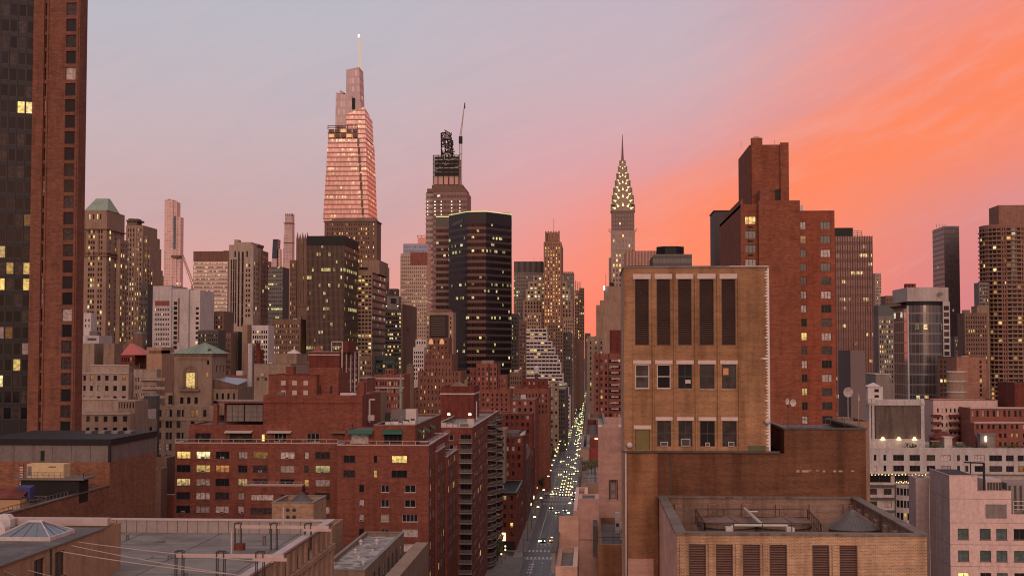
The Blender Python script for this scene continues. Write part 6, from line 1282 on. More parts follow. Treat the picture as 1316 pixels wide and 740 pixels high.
# pencil towers
def pencil():
    Y = 2600; PT = curtain('facade_pencil', (.62,.40,.37), (.70,.50,.46), fh=6, cw=4.5, sp=.3, mull=.3, lit=.003, metal=.3, rough=.3, spec=.5)
    b = Bld('slender_pink_tower', 'very slender pink skyscraper with a dark vertical slot', 'skyscraper', X(218,Y), Y); x0, x1 = X(209.3,Y), X(220.5,Y); y2 = Y+27
    g_ = b.P('facade'); g_.box(x0, x1, Y, y2, 0, Z(254,Y), PT); b.P('side_wing').box(x1+.02, x1+6, Y+4, y2, 0, Z(256.5,Y), PT); b.P('side_wing').box(x1+6.02, X(228.8,Y), Y+8, y2, 0, Z(276,Y), PT)
    b.P('dark_slot').box(X(220.8,Y), X(223.6,Y), Y+3.8, Y+3.96, Z(318,Y), Z(275,Y), simple('slot_blue_grey', (.10,.11,.16), .4)); b.P('belt').box(X(218.5,Y), X(229,Y), Y-.5, y2+.5, Z(329.5,Y), Z(326,Y), BWN); b.P('crown').box(x0+4, x0+9, Y+5, Y+12, Z(254,Y), Z(252.6,Y), BWN); b.P('podium').box(X(206.5,Y), x0, Y+2, y2, 0, Z(353,Y), REDL); b.finish()
    u = Bld('tower_crane', 'distant leaning pink crane boom beside the slender pink tower', 'crane', X(246,1800), 1800); m = u.P('boom'); a = Vector((X(246,1800),1800,Z(366,1800))); c = Vector((X(230.5,1800),1800,Z(320,1800)))
    CR = simple('crane_pinkish', (.42,.24,.20), .6)
    for o in (Vector((0,0,0)), Vector((3,0,1))): m.bar(a+o, c+o*.4, .9, CR)
    for i in range(14): f = i/14; g2 = (i+1)/14; m.bar(a.lerp(c, f), (a+Vector((3,0,1))).lerp(c+Vector((1,0,.4)), g2), .6, CR)
    u.P('mast').box(X(245,1800), X(247,1800), 1798, 1801, 60, Z(366,1800), CR); m = u.P('hook_cable'); m.bar(c, (c.x+9.5,c.y,c.z-34), .25, CR); u.finish()
    Y = 2800; S2 = curtain('facade_steinway', (.42,.28,.28), (.55,.38,.36), fh=7, cw=3.2, sp=.25, mull=.4, lit=.003, metal=.3, rough=.3)
    b = Bld('slender_tapered_tower', 'thin mauve skyscraper feathered towards its top', 'skyscraper', X(368,Y), Y); m = b.P('facade')
    for i, (pa, pb, yt, yb_) in enumerate(((364.3, 373.6, 273, 285), (363.6, 373.8, 285, 300), (363, 374, 300, 318), (362.3, 374, 318, 343))): m.box(X(pa,Y), X(pb,Y), Y+6-i*1.5, Y+26, Z(yb_ if i < 3 else 460,Y), Z(yt,Y)-.01, S2)
    m = b.P('bands'); 
    for py in (284.5, 310): m.box(X(363,Y), X(374,Y), Y+.5, Y+26.2, Z(py+.8,Y), Z(py,Y), BWN)
    m = b.P('crown_frame'); 
    for px in (364.5, 367, 369.5, 372, 373.4): m.box(X(px,Y), X(px+.4,Y), Y+6, Y+8, Z(276,Y), Z(272,Y), BWN)
    b.finish()
    Y = 2200; b = Bld('dark_angled_tower', 'small dark blue glass sliver tower with a lattice foot', 'skyscraper', X(352,Y), Y); DG = curtain('facade_navy', (.05,.065,.10), (.03,.035,.05), fh=5, cw=4, lit=.01, metal=.5, rough=.2)
    b.P('facade').hexa([(X(348.5,Y),Y,Z(331,Y)),(X(354.5,Y),Y,Z(331,Y)),(X(354.5,Y),Y+20,Z(331,Y)),(X(348.5,Y),Y+20,Z(331,Y))], [(X(349.5,Y),Y,Z(306,Y)),(X(356,Y),Y,Z(306,Y)),(X(356,Y),Y+20,Z(306,Y)),(X(349.5,Y),Y+20,Z(306,Y))], DG)
    b.P('lattice_base').hexa([(X(347,Y),Y-.5,0),(X(356,Y),Y-.5,0),(X(356,Y),Y+20,0),(X(347,Y),Y+20,0)], [(X(348.4,Y),Y-.5,Z(331,Y)-.01),(X(354.6,Y),Y-.5,Z(331,Y)-.01),(X(354.6,Y),Y+20,Z(331,Y)-.01),(X(348.4,Y),Y+20,Z(331,Y)-.01)], S2)
    b.P('side_fin').hexa([(X(356.2,Y),Y+4,0),(X(361,Y),Y+4,0),(X(361,Y),Y+20,0),(X(356.2,Y),Y+20,0)], [(X(356.2,Y),Y+4,Z(318,Y)),(X(357.5,Y),Y+4,Z(318,Y)),(X(357.5,Y),Y+20,Z(318,Y)),(X(356.2,Y),Y+20,Z(318,Y))], PT); b.finish()
    T('far_pink_block', 'small distant pink block left of the dark sliver tower', 2400, 343, 348, 336, yb=345, m=REDL, n=2, sp=4)
pencil()
b = T('warm_banded_slab', 'broad office slab with warm horizontal window bands', 1100, 247.5, 294, 323, yb=420, m=BWNL, n=0, fin=False, depth=6); x0, x1, y0, y1, zt = b.box
G1 = curtain('facade_warm_bands', (.30,.20,.17), (.62,.44,.38), fh=3.25, cw=1.15, sp=.48, mull=.18, lit=.9, rowlit=1.6, litc=(1,.62,.30), lits=1.0)  # window glow also stands for warm sky reflected in the glass
b.P('facade').box(x0-.1, x1+.1, y0-.4, y0-.01, 0, Z(334.5,1100), G1); m = b.P('crown_grille'); m.box(x0-.1, x1+.1, y0-.4, y0-.01, Z(334,1100), zt, BWN)
for i in range(26): m.box(x0+i*(x1-x0)/26, x0+i*(x1-x0)/26+.35, y0-.6, y0-.41, Z(334,1100), zt, REDL)
b.P('roof_house').box(X(284,1100), X(293,1100), y0+4, y0+12, zt-.2, Z(320,1100), BWN); b.finish()
def stripe_tower():
    Y = 850; x0, x1 = X(293, Y), X(324.5, Y); y2 = YX(337, x1); zt = Z(313, Y); b = Bld('white_striped_tower', 'white stone tower with tall dark vertical stripes and a stepped top', 'tower', x0, Y)
    K = (('lit', .1), ('mid', .3), ('dark', .6)); cols = cpx(Y, x0, [(295.5, 297.2), (298.5, 300.4), (301.3, 303), (304.8, 307), (309.5, 312.2)]); dk = dict(k=(('dark', 1),), st='d1')
    S = []
    for i, (a, c) in enumerate(cols):
        tops = (332, 332, 332, 322, 322)[i]; y = tops
        while y < 408: S.append((a, c, Z(y+13.6,Y), Z(y,Y), dk)); y += 13.9
    S += grid(cpx(Y, x0, [(315, 317), (318.4, 320.6)]), [(Z(338+6.5*i+3.6,Y), Z(338+6.5*i,Y)) for i in range(11)], k=(('lit', .2), ('dark', .8)), st='d1')
    S += [(a, c, Z(329,Y), Z(321,Y), dk) for a, c in cpx(Y, x0, [(300, 302.2), (315.5, 317.5)])]
    b.block(x0, x1, Y, y2, 0, zt, CRM, S, grid(ev(y2-Y, 5, .45), [(Z(335+6.5*i+4,Y), Z(335+6.5*i,Y)) for i in range(11)], k=DRK, st='d1'), roof=ROOF, par=.5)
    b.block(X(302,Y+.5), X(322,Y+.5), Y+.5, Y+22, zt-.3, Z(309.5,Y), CRM, grid(ev(9.7, 4, .35), [(Z(315.5,Y)-.0, Z(313.2,Y))], k=DRK, st='d1'), name='upper_wall'); b.P('roof_box').box(X(299.8,Y+2), X(305,Y+2), Y+2, Y+9, zt, Z(306,Y), CRM); b.P('dark_top').box(X(322,Y+8), X(330,Y+8), Y+8, Y+25, zt-.2, Z(310.5,Y), BWN)
    b.block(x1+.01, x1+1.6, y2-12, y2+8, 0, Z(318,Y), BWN, None, grid(ev(20, 5, .5), [(Z(324+6.5*i+4,Y), Z(324+6.5*i,Y)) for i in range(13)], k=DRK, st='d1'), name='side_wing'); b.finish(lod=0)
stripe_tower()
b = T('grey_green_glass_office', 'murky grey glass office with yellow green lit floors', 1300, 339, 371, 343, yb=400, m=GRYD, n=0, fin=False, depth=30); x0, x1, y0, y1, zt = b.box
b.P('facade').box(x0-.2, x1+.2, y0-.5, y0-.01, 0, zt, curtain('facade_murky', (.10,.095,.10), (.16,.14,.135), fh=4, cw=2, lit=.10, lowlit=125, litc=(.95,.85,.25), lits=1.4, metal=.2)); b.finish()
def gothic():
    Y = 900; b = Bld('gothic_brown_towers', 'brown gothic tower with a crown of stone pinnacles', 'tower', X(382,Y), Y); K = (('lit', .2), ('mid', .3), ('dark', .5))
    for (pa, pb, yt, yo, n) in ((371.5, 380, 333, 0, 3), (380, 396, 312, 3, 6)):
        YY = Y+yo; b.block(X(pa,YY), X(pb,YY)-.02, YY, Y+26, 0, Z(yt,YY), BWN, grid(ev(X(pb,YY)-X(pa,YY), n, .35), [(Z(yt+9+6.2*i,YY), Z(yt+5+6.2*i,YY)) for i in range(12)], k=K, st='d1'), roof=ROOF, par=.5)
    for i, px in enumerate((381.2, 384.6, 388, 391.2, 394.2)):
        m = b.P('pinnacle'); x = X(px, Y+3); z0 = Z(312,Y+3); m.box(x-.7, x+.7, Y+2.5, Y+4, 100, z0+3, BWN); m.cone(x, Y+3.2, z0+3, z0+8-(i % 2), .9, .05, BWN, 6)
    b.finish(lod=0)
gothic()
def black_block():
    Y = 700; x0, x1 = X(393.5, Y), X(442, Y); y2 = YX(460, x1); zt = Z(302, Y)
    b = Bld('dark_office_block', 'dark brown glass office block with a black band at its top', 'office building', (x0+x1)/2, Y)
    FB = curtain('facade_brown_black', (.028,.02,.02), (.075,.045,.038), fh=4.05, cw=1.25, sp=.34, mull=.2, lit=.14, rowlit=.9, litc=(1,.78,.28), lits=1.3, metal=.15, rough=.3)
    b.P('facade').box(x0, x1, Y, y2, 0, Z(314.5,Y), FB); b.P('top_band').box(x0-.1, x1+.1, Y-.1, y2+.1, Z(314.5,Y)+.01, zt, BLK); m = b.P('fins')
    for i in range(30): m.box(x0+i*(x1-x0)/30, x0+i*(x1-x0)/30+.18, Y-.35, Y-.004, 40, Z(315,Y), BWN)
    b.finish()
black_block()
def one_v():
    Y = 1500; P_ = lambda px, py, y=0: (X(px, Y+y, py), Y+y, Z(py, Y+y, px))
    b = Bld('tapering_glass_skyscraper', 'tallest tapering rose glass skyscraper ending in a lit mast', 'skyscraper', X(450,Y), Y)
    FA = curtain('facade_rose_glass', (.60,.40,.36), (.24,.13,.12), fh=5.3, cw=1.7, sp=.26, mull=.10, lit=.12, rowlit=1.0, litc=(1,.75,.28), lits=1.1, metal=.85, rough=.2, mullc=(.45,.28,.25))
    FC = curtain('facade_rose_mesh', (.38,.28,.29), (.50,.38,.38), fh=9, cw=3, sp=.3, mull=.3, lit=.004, metal=.5, rough=.3)
    def prism(nm, bl, br, tl, tr, yb, ytl, ytr, m, d0=0, d1=60, drop=0):
        # bl,br: bottom px left/right, tl,tr top px; d1: depth so that the right side shows
        mb = b.P(nm); B0, B1 = P_(bl, yb, d0), P_(br, yb, d0); T0, T1 = P_(tl, ytl, d0), P_(tr, ytr, d0)
        zb = B0[2]; B0 = (B0[0],B0[1],zb); B1 = (B1[0],B1[1],zb)
        mb.hexa([B0, B1, (B1[0],B1[1]+d1,zb), (B0[0],B0[1]+d1,zb)], [T0, T1, (T1[0],T1[1]+d1,T1[2]-drop), (T0[0],T0[1]+d1,T0[2]-drop)], m)
    prism('shaft', 415, 473.6, 421.5, 469.5, 284, 178, 178, FA, 0, 64)
    prism('upper_deck', 421.5, 459, 421.5, 459, 177.6, 170.5, 170.5, simple('deck_stone', (.62,.40,.33), .5), 3, 58); 
    for k in range(5):
        for j in range(2): b.P('terrace_opening').box(P_(423+k*7.6, 170)[0], P_(429+k*7.6, 170)[0], Y-.8, Y-.1, P_(430,176.8-j*6.3)[2], P_(430,172.6-j*6.3)[2], BWN if (k+j) % 3 else simple('terrace_glow', (.9,.6,.3), em=.3, emc=(1,.6,.3)))
    prism('upper_glass', 421, 459.5, 421.5, 459.5, 170.4, 166.5, 166.5, simple('terrace_stone', (.75,.50,.38), .5), 0, 60)
    m = b.P('roof_truss'); railing(m, [(P_(421,163)[0],Y+2,P_(421,166)[2]),(P_(459,163)[0],Y+2,P_(421,166)[2])], 4, BWN, 9, .7, 2)
    prism('middle_volume', 444, 470, 444.8, 468.5, 177.5, 147, 137.5, FA, 2, 56, 7)
    xe = P_(469.2,172,2)[0]+.3; b.P('dark_louvre').quad([(xe,Y+6,P_(470,176)[2]),(xe,Y+54,P_(470,176)[2]),(xe,Y+54,P_(470,169)[2]),(xe,Y+6,P_(470,169)[2])], BWN)
    prism('left_volume', 430.8, 452, 431.6, 452, 166, 119, 123, FC, 4, 40); prism('left_top', 436, 443, 437, 441.5, 120, 116, 118, FC, 8, 20)
    prism('tall_volume', 444.6, 463.5, 445, 461.5, 147, 90, 86.3, FC, 10, 28)
    prism('recess', 453, 456, 453, 456, 140, 126, 126, BLK, 8, 10)
    # diagonal notch down the front
    m = b.P('dark_notch'); 
    for i in range(10):
        f = i/10; px = 459.5+f*7; yt = 178+f*112; m.box(P_(px,yt)[0], P_(px+2.4,yt)[0], Y-1.5, Y-.1, P_(px,yt+9.5)[2], P_(px,yt)[2], BWN if i % 3 else GRY)
    m = b.P('mast'); a, c = P_(462.3,87,20), P_(461.8,47.5,20)
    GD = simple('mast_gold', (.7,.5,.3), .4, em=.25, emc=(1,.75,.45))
    for dx in (-1.1, 1.1): m.bar((a[0]+dx,a[1],a[2]), (c[0]+dx*.15,c[1],c[2]), .9, GD, .4)
    for i in range(16): f = i/16; z = a[2]+(c[2]-a[2])*f; m.bar((a[0]-1.1,a[1],z), (a[0]+1.1,a[1],z+1.5), .5, GD)
    m.box(c[0]-1.8, c[0]+.6, c[1], c[1]+1, c[2]-1, c[2]+2.6, simple('mast_light', (1,1,1), em=.7, emc=(1,.9,.85)))
    b.finish()
one_v()
def lincoln():
    Y = 1100; b = Bld('brown_stone_tower', 'broad brown brick tower with lit arcades below the rose glass skyscraper', 'tower', X(452,Y), Y); K = (('lit', .45), ('dim', .15), ('mid', .1), ('dark', .3))
    x0, x1 = X(416,Y), X(483.5,Y); y2 = YX(489, x1); b.block(x0, x1, Y, y2, 0, Z(283,Y), BWN, grid(ev(x1-x0, 20, .38, .04), [(Z(289+5.9*i,Y), Z(286+5.9*i,Y)) for i in range(10)], k=K, st='d1'), None, roof=ROOF, par=.5)
    b.P('cornice').box(x0-.8, x1+.8, Y-.8, y2+.5, Z(284,Y), Z(283,Y)+.01, BWN); p, q = X(431,Y+8), X(481,Y+8); m = b.P('roof_block'); m.hexa([(x0+2,Y+2,Z(283,Y)+.02),(x1-1,Y+2,Z(283,Y)+.02),(x1-1,y2,Z(283,Y)+.02),(x0+2,y2,Z(283,Y)+.02)], [(p,Y+8,Z(277.5,Y)),(q,Y+8,Z(277.5,Y)),(q,y2-4,Z(277.5,Y)),(p,y2-4,Z(277.5,Y))], BWN)
    for i in range(4): b.P('pier').box(x0+5+i*11, x0+6+i*11, Y-.6, Y-.004, 100, Z(286,Y), BWN)
    b.P('rear_wing').box(x1+.1, X(492,Y+25), Y+25, Y+60, 0, Z(338,Y), BWNL); b.finish()
lincoln()
def grey_front():
    Y = 750; x0, x1 = X(459, Y), X(478, Y); y2 = YX(494.5, x1); b = Bld('grey_corner_office', 'grey stone office with a dark mirrored side wall', 'office building', x0, Y)
    K = (('lit', .25), ('litw', .05), ('mid', .25), ('dark', .45)); b.block(x0, x1, Y, y2, 0, Z(348.5,Y), BWNL, grid(ev(x1-x0, 4, .72), [(Z(353.5+5.1*i+2.8,Y), Z(353.5+5.1*i,Y)) for i in range(22)], k=K, st='d1'), None, roof=ROOF, par=.4)
    b.P('mirrored_side').box(x1+.005, x1+.3, Y, y2, 0, Z(349.5,Y), curtain('facade_mirror_dark', (.10,.09,.10), (.05,.045,.05), fh=3.9, cw=1.6, lit=.05, litc=(1,.85,.5), lits=1.2, metal=.5, rough=.25))
    b.block(x0, X(487,Y+14), Y+14, y2, Z(348.5,Y)-.5, Z(333.5,Y+14), BWNL, None, None, roof=ROOF, par=.4, name='upper_wall'); b.P('louvre').box(X(461,Y+14), X(472,Y+14), Y+13.8, Y+13.99, Z(346,Y+14), Z(343,Y+14), BLK); b.finish(lod=0)
grey_front()
def mid_offices():
    Y = 850; x0, x1 = X(494.5, Y), X(516, Y); y2 = YX(534.5, x1); b = Bld('flat_grey_office', 'grey office with yellow lit floors and a blank right flank', 'office building', x0, Y)
    K = (('lit', .35), ('litw', .2), ('mid', .1), ('dark', .35)); b.block(x0, x1, Y, y2, 0, Z(397,Y), GRYD, grid(ev(x1-x0, 8, .8), [(Z(402+5.25*i+2.6,Y), Z(402+5.25*i,Y)) for i in range(14)], k=K, st='d1'), None, roof=ROOF, par=.4)
    b.P('flank_wall').box(x1+.01, x1+.5, Y, y2, 0, Z(390,Y), BWN); b.P('flank_openings').box(x1+.51, x1+.6, Y+20, Y+30, Z(424,Y), Z(419,Y), BLK); p = X(497,Y+10); b.P('arched_plant_room').box(p, X(512,Y+10), Y+10, Y+22, Z(397,Y)-.4, Z(380,Y+10), GRY); b.P('plant_louvre').box(X(502,Y+9.9), X(509,Y+9.9), Y+9.7, Y+9.99, Z(389,Y), Z(382,Y), BLK)
    for px in (496.5, 511): b.P('rooftop_lamp').box(X(px-.5,Y), X(px+.5,Y), Y-.3, Y-.01, Z(393.5,Y), Z(392.5,Y), GLW)
    b.finish(lod=0)
    T('small_far_tower', 'small dark tower with a glowing cornice behind the flat grey office', 1200, 499, 513, 371, yb=400, m=GRYD, n=6, sp=4, k=OFF)
    T('small_far_tower', 'thin grey tower just right of the mirrored side wall', 1000, 494.6, 499, 362, yb=400, m=GRYD, n=3, sp=4, k=OFF)
    T('low_teal_glass_block', 'low dark teal glass block in front of the grey offices', 700, 482, 512, 457, yb=500, m=simple('teal_dark', (.03,.045,.045), .2), n=8, sp=6, fill=.85, k=(('teal', .5), ('lit', .12), ('dark', .38)))
    T('low_grey_block', 'low grey brown block with a row of five openings', 690, 459, 483, 457, yb=490, m=BWN, n=6, sp=7, fill=.5, k=DRK)
    Y = 1300; x0, x1 = X(514.5, Y), X(549, Y); b = Bld('blue_topped_tower', 'tan grid tower with a translucent blue glass crown', 'tower', x0, Y); F1 = curtain('facade_tan_lit', (.20,.15,.14), (.46,.32,.24), fh=3.6, cw=2.0, sp=.42, mull=.38, lit=.17, rowlit=.7, litc=(1,.68,.28), lits=1.0)
    b.P('facade').box(x0, x1, Y, Y+30, 0, Z(325.5,Y), F1); b.P('glass_crown').box(X(517.5,Y), x1, Y+1, Y+28, Z(325.5,Y)+.01, Z(312.5,Y), curtain('facade_blue_crown', (.22,.24,.34), (.30,.30,.38), fh=4, cw=2.5, lit=.0, metal=.3)); m = b.P('crown_grid'); m.box(X(527,Y), x1, Y-.3, Y-.01, Z(340,Y), Z(324,Y), REDL); b.P('corner_strip').box(x0-.5, x0, Y+2, Y+26, 0, Z(328,Y), REDL); b.finish()
    b = Bld('pink_box_tower', 'small salmon box with a frame top peeking behind the blue crown', 'tower', X(541,2300), 2300); b.P('facade').box(X(536.5,2300), X(547,2300), 2300, 2330, 0, Z(304.5,2300), simple('salmon_wall', (.85,.36,.28), .6)); railing(b.P('roof_frame'), [(X(536,2300),2300,Z(304.5,2300)),(X(547,2300),2300,Z(304.5,2300))], 3, BWN, 5, .8, 1); b.finish()  # one even salmon base colour
mid_offices()
def construction():
    Y = 1500; b = Bld('skyscraper_under_construction', 'unfinished skyscraper with black netting and a twisted steel top', 'skyscraper', X(573,Y), Y)
    F2 = curtain('facade_unfinished', (.13,.065,.055), (.27,.16,.14), fh=6.1, cw=3.6, sp=.42, mull=.12, lit=.035, litc=(1,.75,.45), lits=1.8, rough=.5)
    FW = curtain('facade_unfinished_wing', (.16,.11,.105), (.45,.32,.29), fh=6.4, cw=30, sp=.5, mull=.02, lit=.05, litc=(1,.75,.3), lits=1.2, rough=.5)
    b.P('wing_floors').box(X(546.5,Y), X(563,Y), Y+4, Y+46, 0, Z(246,Y), FW); b.P('floors').box(X(556,Y), X(600,Y), Y, Y+50, 0, Z(246,Y), F2)
    b.P('setback_floors').box(X(548,Y), X(598,Y), Y+2, Y+44, Z(246,Y)+.01, Z(241.5,Y), BWN); b.P('setback_floors').box(X(554,Y), X(594,Y), Y+3, Y+42, Z(241.5,Y)+.01, Z(236.5,Y), BWN)
    m = b.P('pink_cladding'); z0, z1 = Z(236,Y), Z(226.5,Y); p, q = X(556.5,Y), X(588.5,Y); m.box(p, q, Y+3.5, Y+40, z0, z1, simple('cladding_pink', (.62,.33,.28), .6)); b.P('cladding_joint').box(X(575,Y), X(576,Y), Y+3, Y+3.4, z0, z1, BWN)
    rg = random.Random(11); m = b.P('black_netting'); m.box(X(557,Y), X(588,Y), Y+4, Y+38, z1+.01, Z(200,Y), BLK)
    st = b.P('steel_frame')
    for i in range(6): z = z1+(Z(199,Y)-z1)*i/5; st.box(X(555.5,Y), X(589.5,Y), Y+3, Y+3.8, z, z+.9, BWN if i % 2 else STL)
    for px in (555.8, 562, 569, 576, 583, 589): st.bar((X(px,Y),Y+3,z0), (X(px,Y),Y+3,Z(198,Y)), .9, BLK)
    for i in range(16): a = (X(rg.uniform(556,588),Y),Y+2.5,rg.uniform(z1,Z(200,Y))); st.bar(a, (a[0]+rg.uniform(-6,6),Y+2.5,a[2]+rg.uniform(0,5)), .6, STL)
    m = b.P('steel_top'); zb, ze = Z(200,Y), Z(169,Y)
    for k in range(4):
        px = 566+k*4.6; m.bar((X(px,Y),Y+8+4*(k % 2),zb), (X(px-1.3+(k-1.5)*-.5,Y),Y+8+4*(k % 2),ze-2*k), 1.6, BLK)
    for i in range(85):
        f = rg.random(); z = zb+(ze-zb)*f; xl = X(565.5+.3*f,Y); xh = X(583-5*f,Y); a = (rg.uniform(xl,xh),Y+7,z); m.bar(a, (min(xh,max(xl,a[0]+rg.uniform(-7,7))),Y+rg.uniform(5,13),z+rg.uniform(-2.5,4)), rg.uniform(.7,1.7), rg.choice([BLK,BLK,STL,BWN]))
    m.cone(X(572.5,Y), Y+9, Z(177,Y), Z(174.5,Y), 6, 6, STL, 12)
    rg2 = random.Random(5); 
    for i in range(5):
        for px in (548.5, 558, 566, 579.5, 590): z = Z(268+i*-4.2+8,Y); b.P('work_light').box(X(px,Y)+rg2.uniform(-.3,.3), X(px,Y)+1.1, Y-.6, Y-.1, z, z+1.1, simple('work_lamp', (1,.9,.7), em=1.2, emc=(1,.9,.75)))
    m = b.P('safety_nets')
    for i in range(9): z = Z(250+i*6.4,Y); m.hexa([(X(545.6,Y),Y+3,z+1.5),(X(547,Y),Y+3,z),(X(547,Y),Y+40,z),(X(545.6,Y),Y+40,z+1.5)], [(X(545.6,Y),Y+3,z+2),(X(547,Y),Y+3,z+.6),(X(547,Y),Y+40,z+.6),(X(545.6,Y),Y+40,z+2)], BWN)
    b.finish()
    u = Bld('tower_crane', 'tall crane with a raised jib beside the unfinished skyscraper', 'crane', X(590.5,Y), Y+6); m = u.P('mast'); a = X(589.3,Y); c = X(592.4,Y); z0, z1 = Z(240,Y), Z(176,Y)
    for x in (a, c): m.bar((x,Y+6,z0), (x,Y+6,z1), .7, STL)
    for i in range(22): z = z0+(z1-z0)*i/22; m.bar((a,Y+6,z), (c,Y+6,z+(z1-z0)/22), .45, STLP)
    u.P('cab').box(a-.6, c+.6, Y+4, Y+8, Z(183,Y), Z(174,Y), BLK); m = u.P('jib'); j0 = Vector((X(590.5,Y),Y+6,Z(175,Y))); j1 = Vector((X(596,Y),Y+6,Z(131,Y)))
    for dx in (-.9, .9): m.bar(j0+Vector((dx,0,0)), j1, .7, STLP)
    for i in range(18): f = i/18; m.bar(j0.lerp(j1,f)+Vector((-.9*(1-f),0,0)), j0.lerp(j1,f+.05)+Vector((.9*(1-f),0,0)), .45, STLP)
    u.P('jib_head').cone(j1.x, j1.y, j1.z-6, j1.z+.5, .8, .5, BLK, 6); u.finish()
construction()
def octagon():
    Y = 800; zt = Z(272, Y); FO = curtain('facade_black_red', (.04,.03,.032), (.115,.055,.048), fh=3.95, cw=1.5, sp=.42, mull=.06, lit=.06, rowlit=.9, litc=(.95,.78,.30), lits=1.3, metal=.85, rough=.12, mullc=(.10,.07,.08), spec=.5)  # reddish spandrels: pink sky reflection put into the colour
    FO2 = curtain('facade_black_glass', (.035,.03,.034), (.07,.048,.046), fh=3.95, cw=1.5, sp=.36, mull=.08, lit=.06, rowlit=.9, litc=(.95,.78,.30), lits=1.3, metal=.8, rough=.1, mullc=(.05,.04,.05), spec=.5)
    p = lambda px, y: (X(px, y), y)
    A, B_, C_, D_, E_ = p(576.5, 822), p(600.5, 801), p(624.5, 800), p(657.5, 820), p(657.8, 850)
    b = Bld('black_faceted_tower', 'black faceted glass tower with red bands and a lit roof edge', 'skyscraper', X(610,Y), Y)
    ring = [A, B_, C_, D_, E_, p(640, 875), p(590, 875)]
    m = b.P('facade'); zb = Z(287, Y)
    for i in range(len(ring)):
        a, c = ring[i], ring[(i+1) % len(ring)]; m.quad([(*a,0),(*c,0),(*c,zb),(*a,zb)], FO if i == 1 else FO2)
    t = b.P('crown_band'); t.poly(ring, zb+.003, zt, simple('crown_black', (.03,.026,.032), .25, .3)); e = b.P('roof_light_strip'); LG_ = simple('roof_strip_glow', (.8,.85,.3), em=.6, emc=(.80,.85,.28))
    for i in range(4): e.bar((*ring[i],zt+.25), (*ring[i+1],zt+.25), .42, LG_)
    b.P('crown_sign').quad([(A[0]+(B_[0]-A[0])*f, A[1]+(B_[1]-A[1])*f-.3, z) for f, z in ((.2,Z(287,Y)),(.78,Z(284,Y)),(.78,Z(279.5,Y)),(.2,Z(283,Y)))], simple('crown_panel', (.12,.09,.09), .5))
    m = b.P('left_wing'); x0, x1 = X(560, 840), A[0]-.02; m.box(x0, x1, 840, 870, 0, Z(291,840), FO); b.P('wing_crown').box(x0, x1, 839.9, 870, Z(291,840)+.003, Z(278.5,840), MATS['crown_black']); e = b.P('roof_light_strip'); e.bar((x0,839.8,Z(278.5,840)+.2), (x1,839.8,Z(278.5,840)+.2), .5, LG_)
    m = b.P('rooftop_units'); 
    for px in (617, 620, 622.5): m.box(X(px,815), X(px+1.4,815), 815, 818, zt, zt+1.4, STL)
    railing(m, [(X(641,825),825,zt),(X(655,825),825,zt)], 1.8, STLP, .8, .25, 2); b.finish()
octagon()
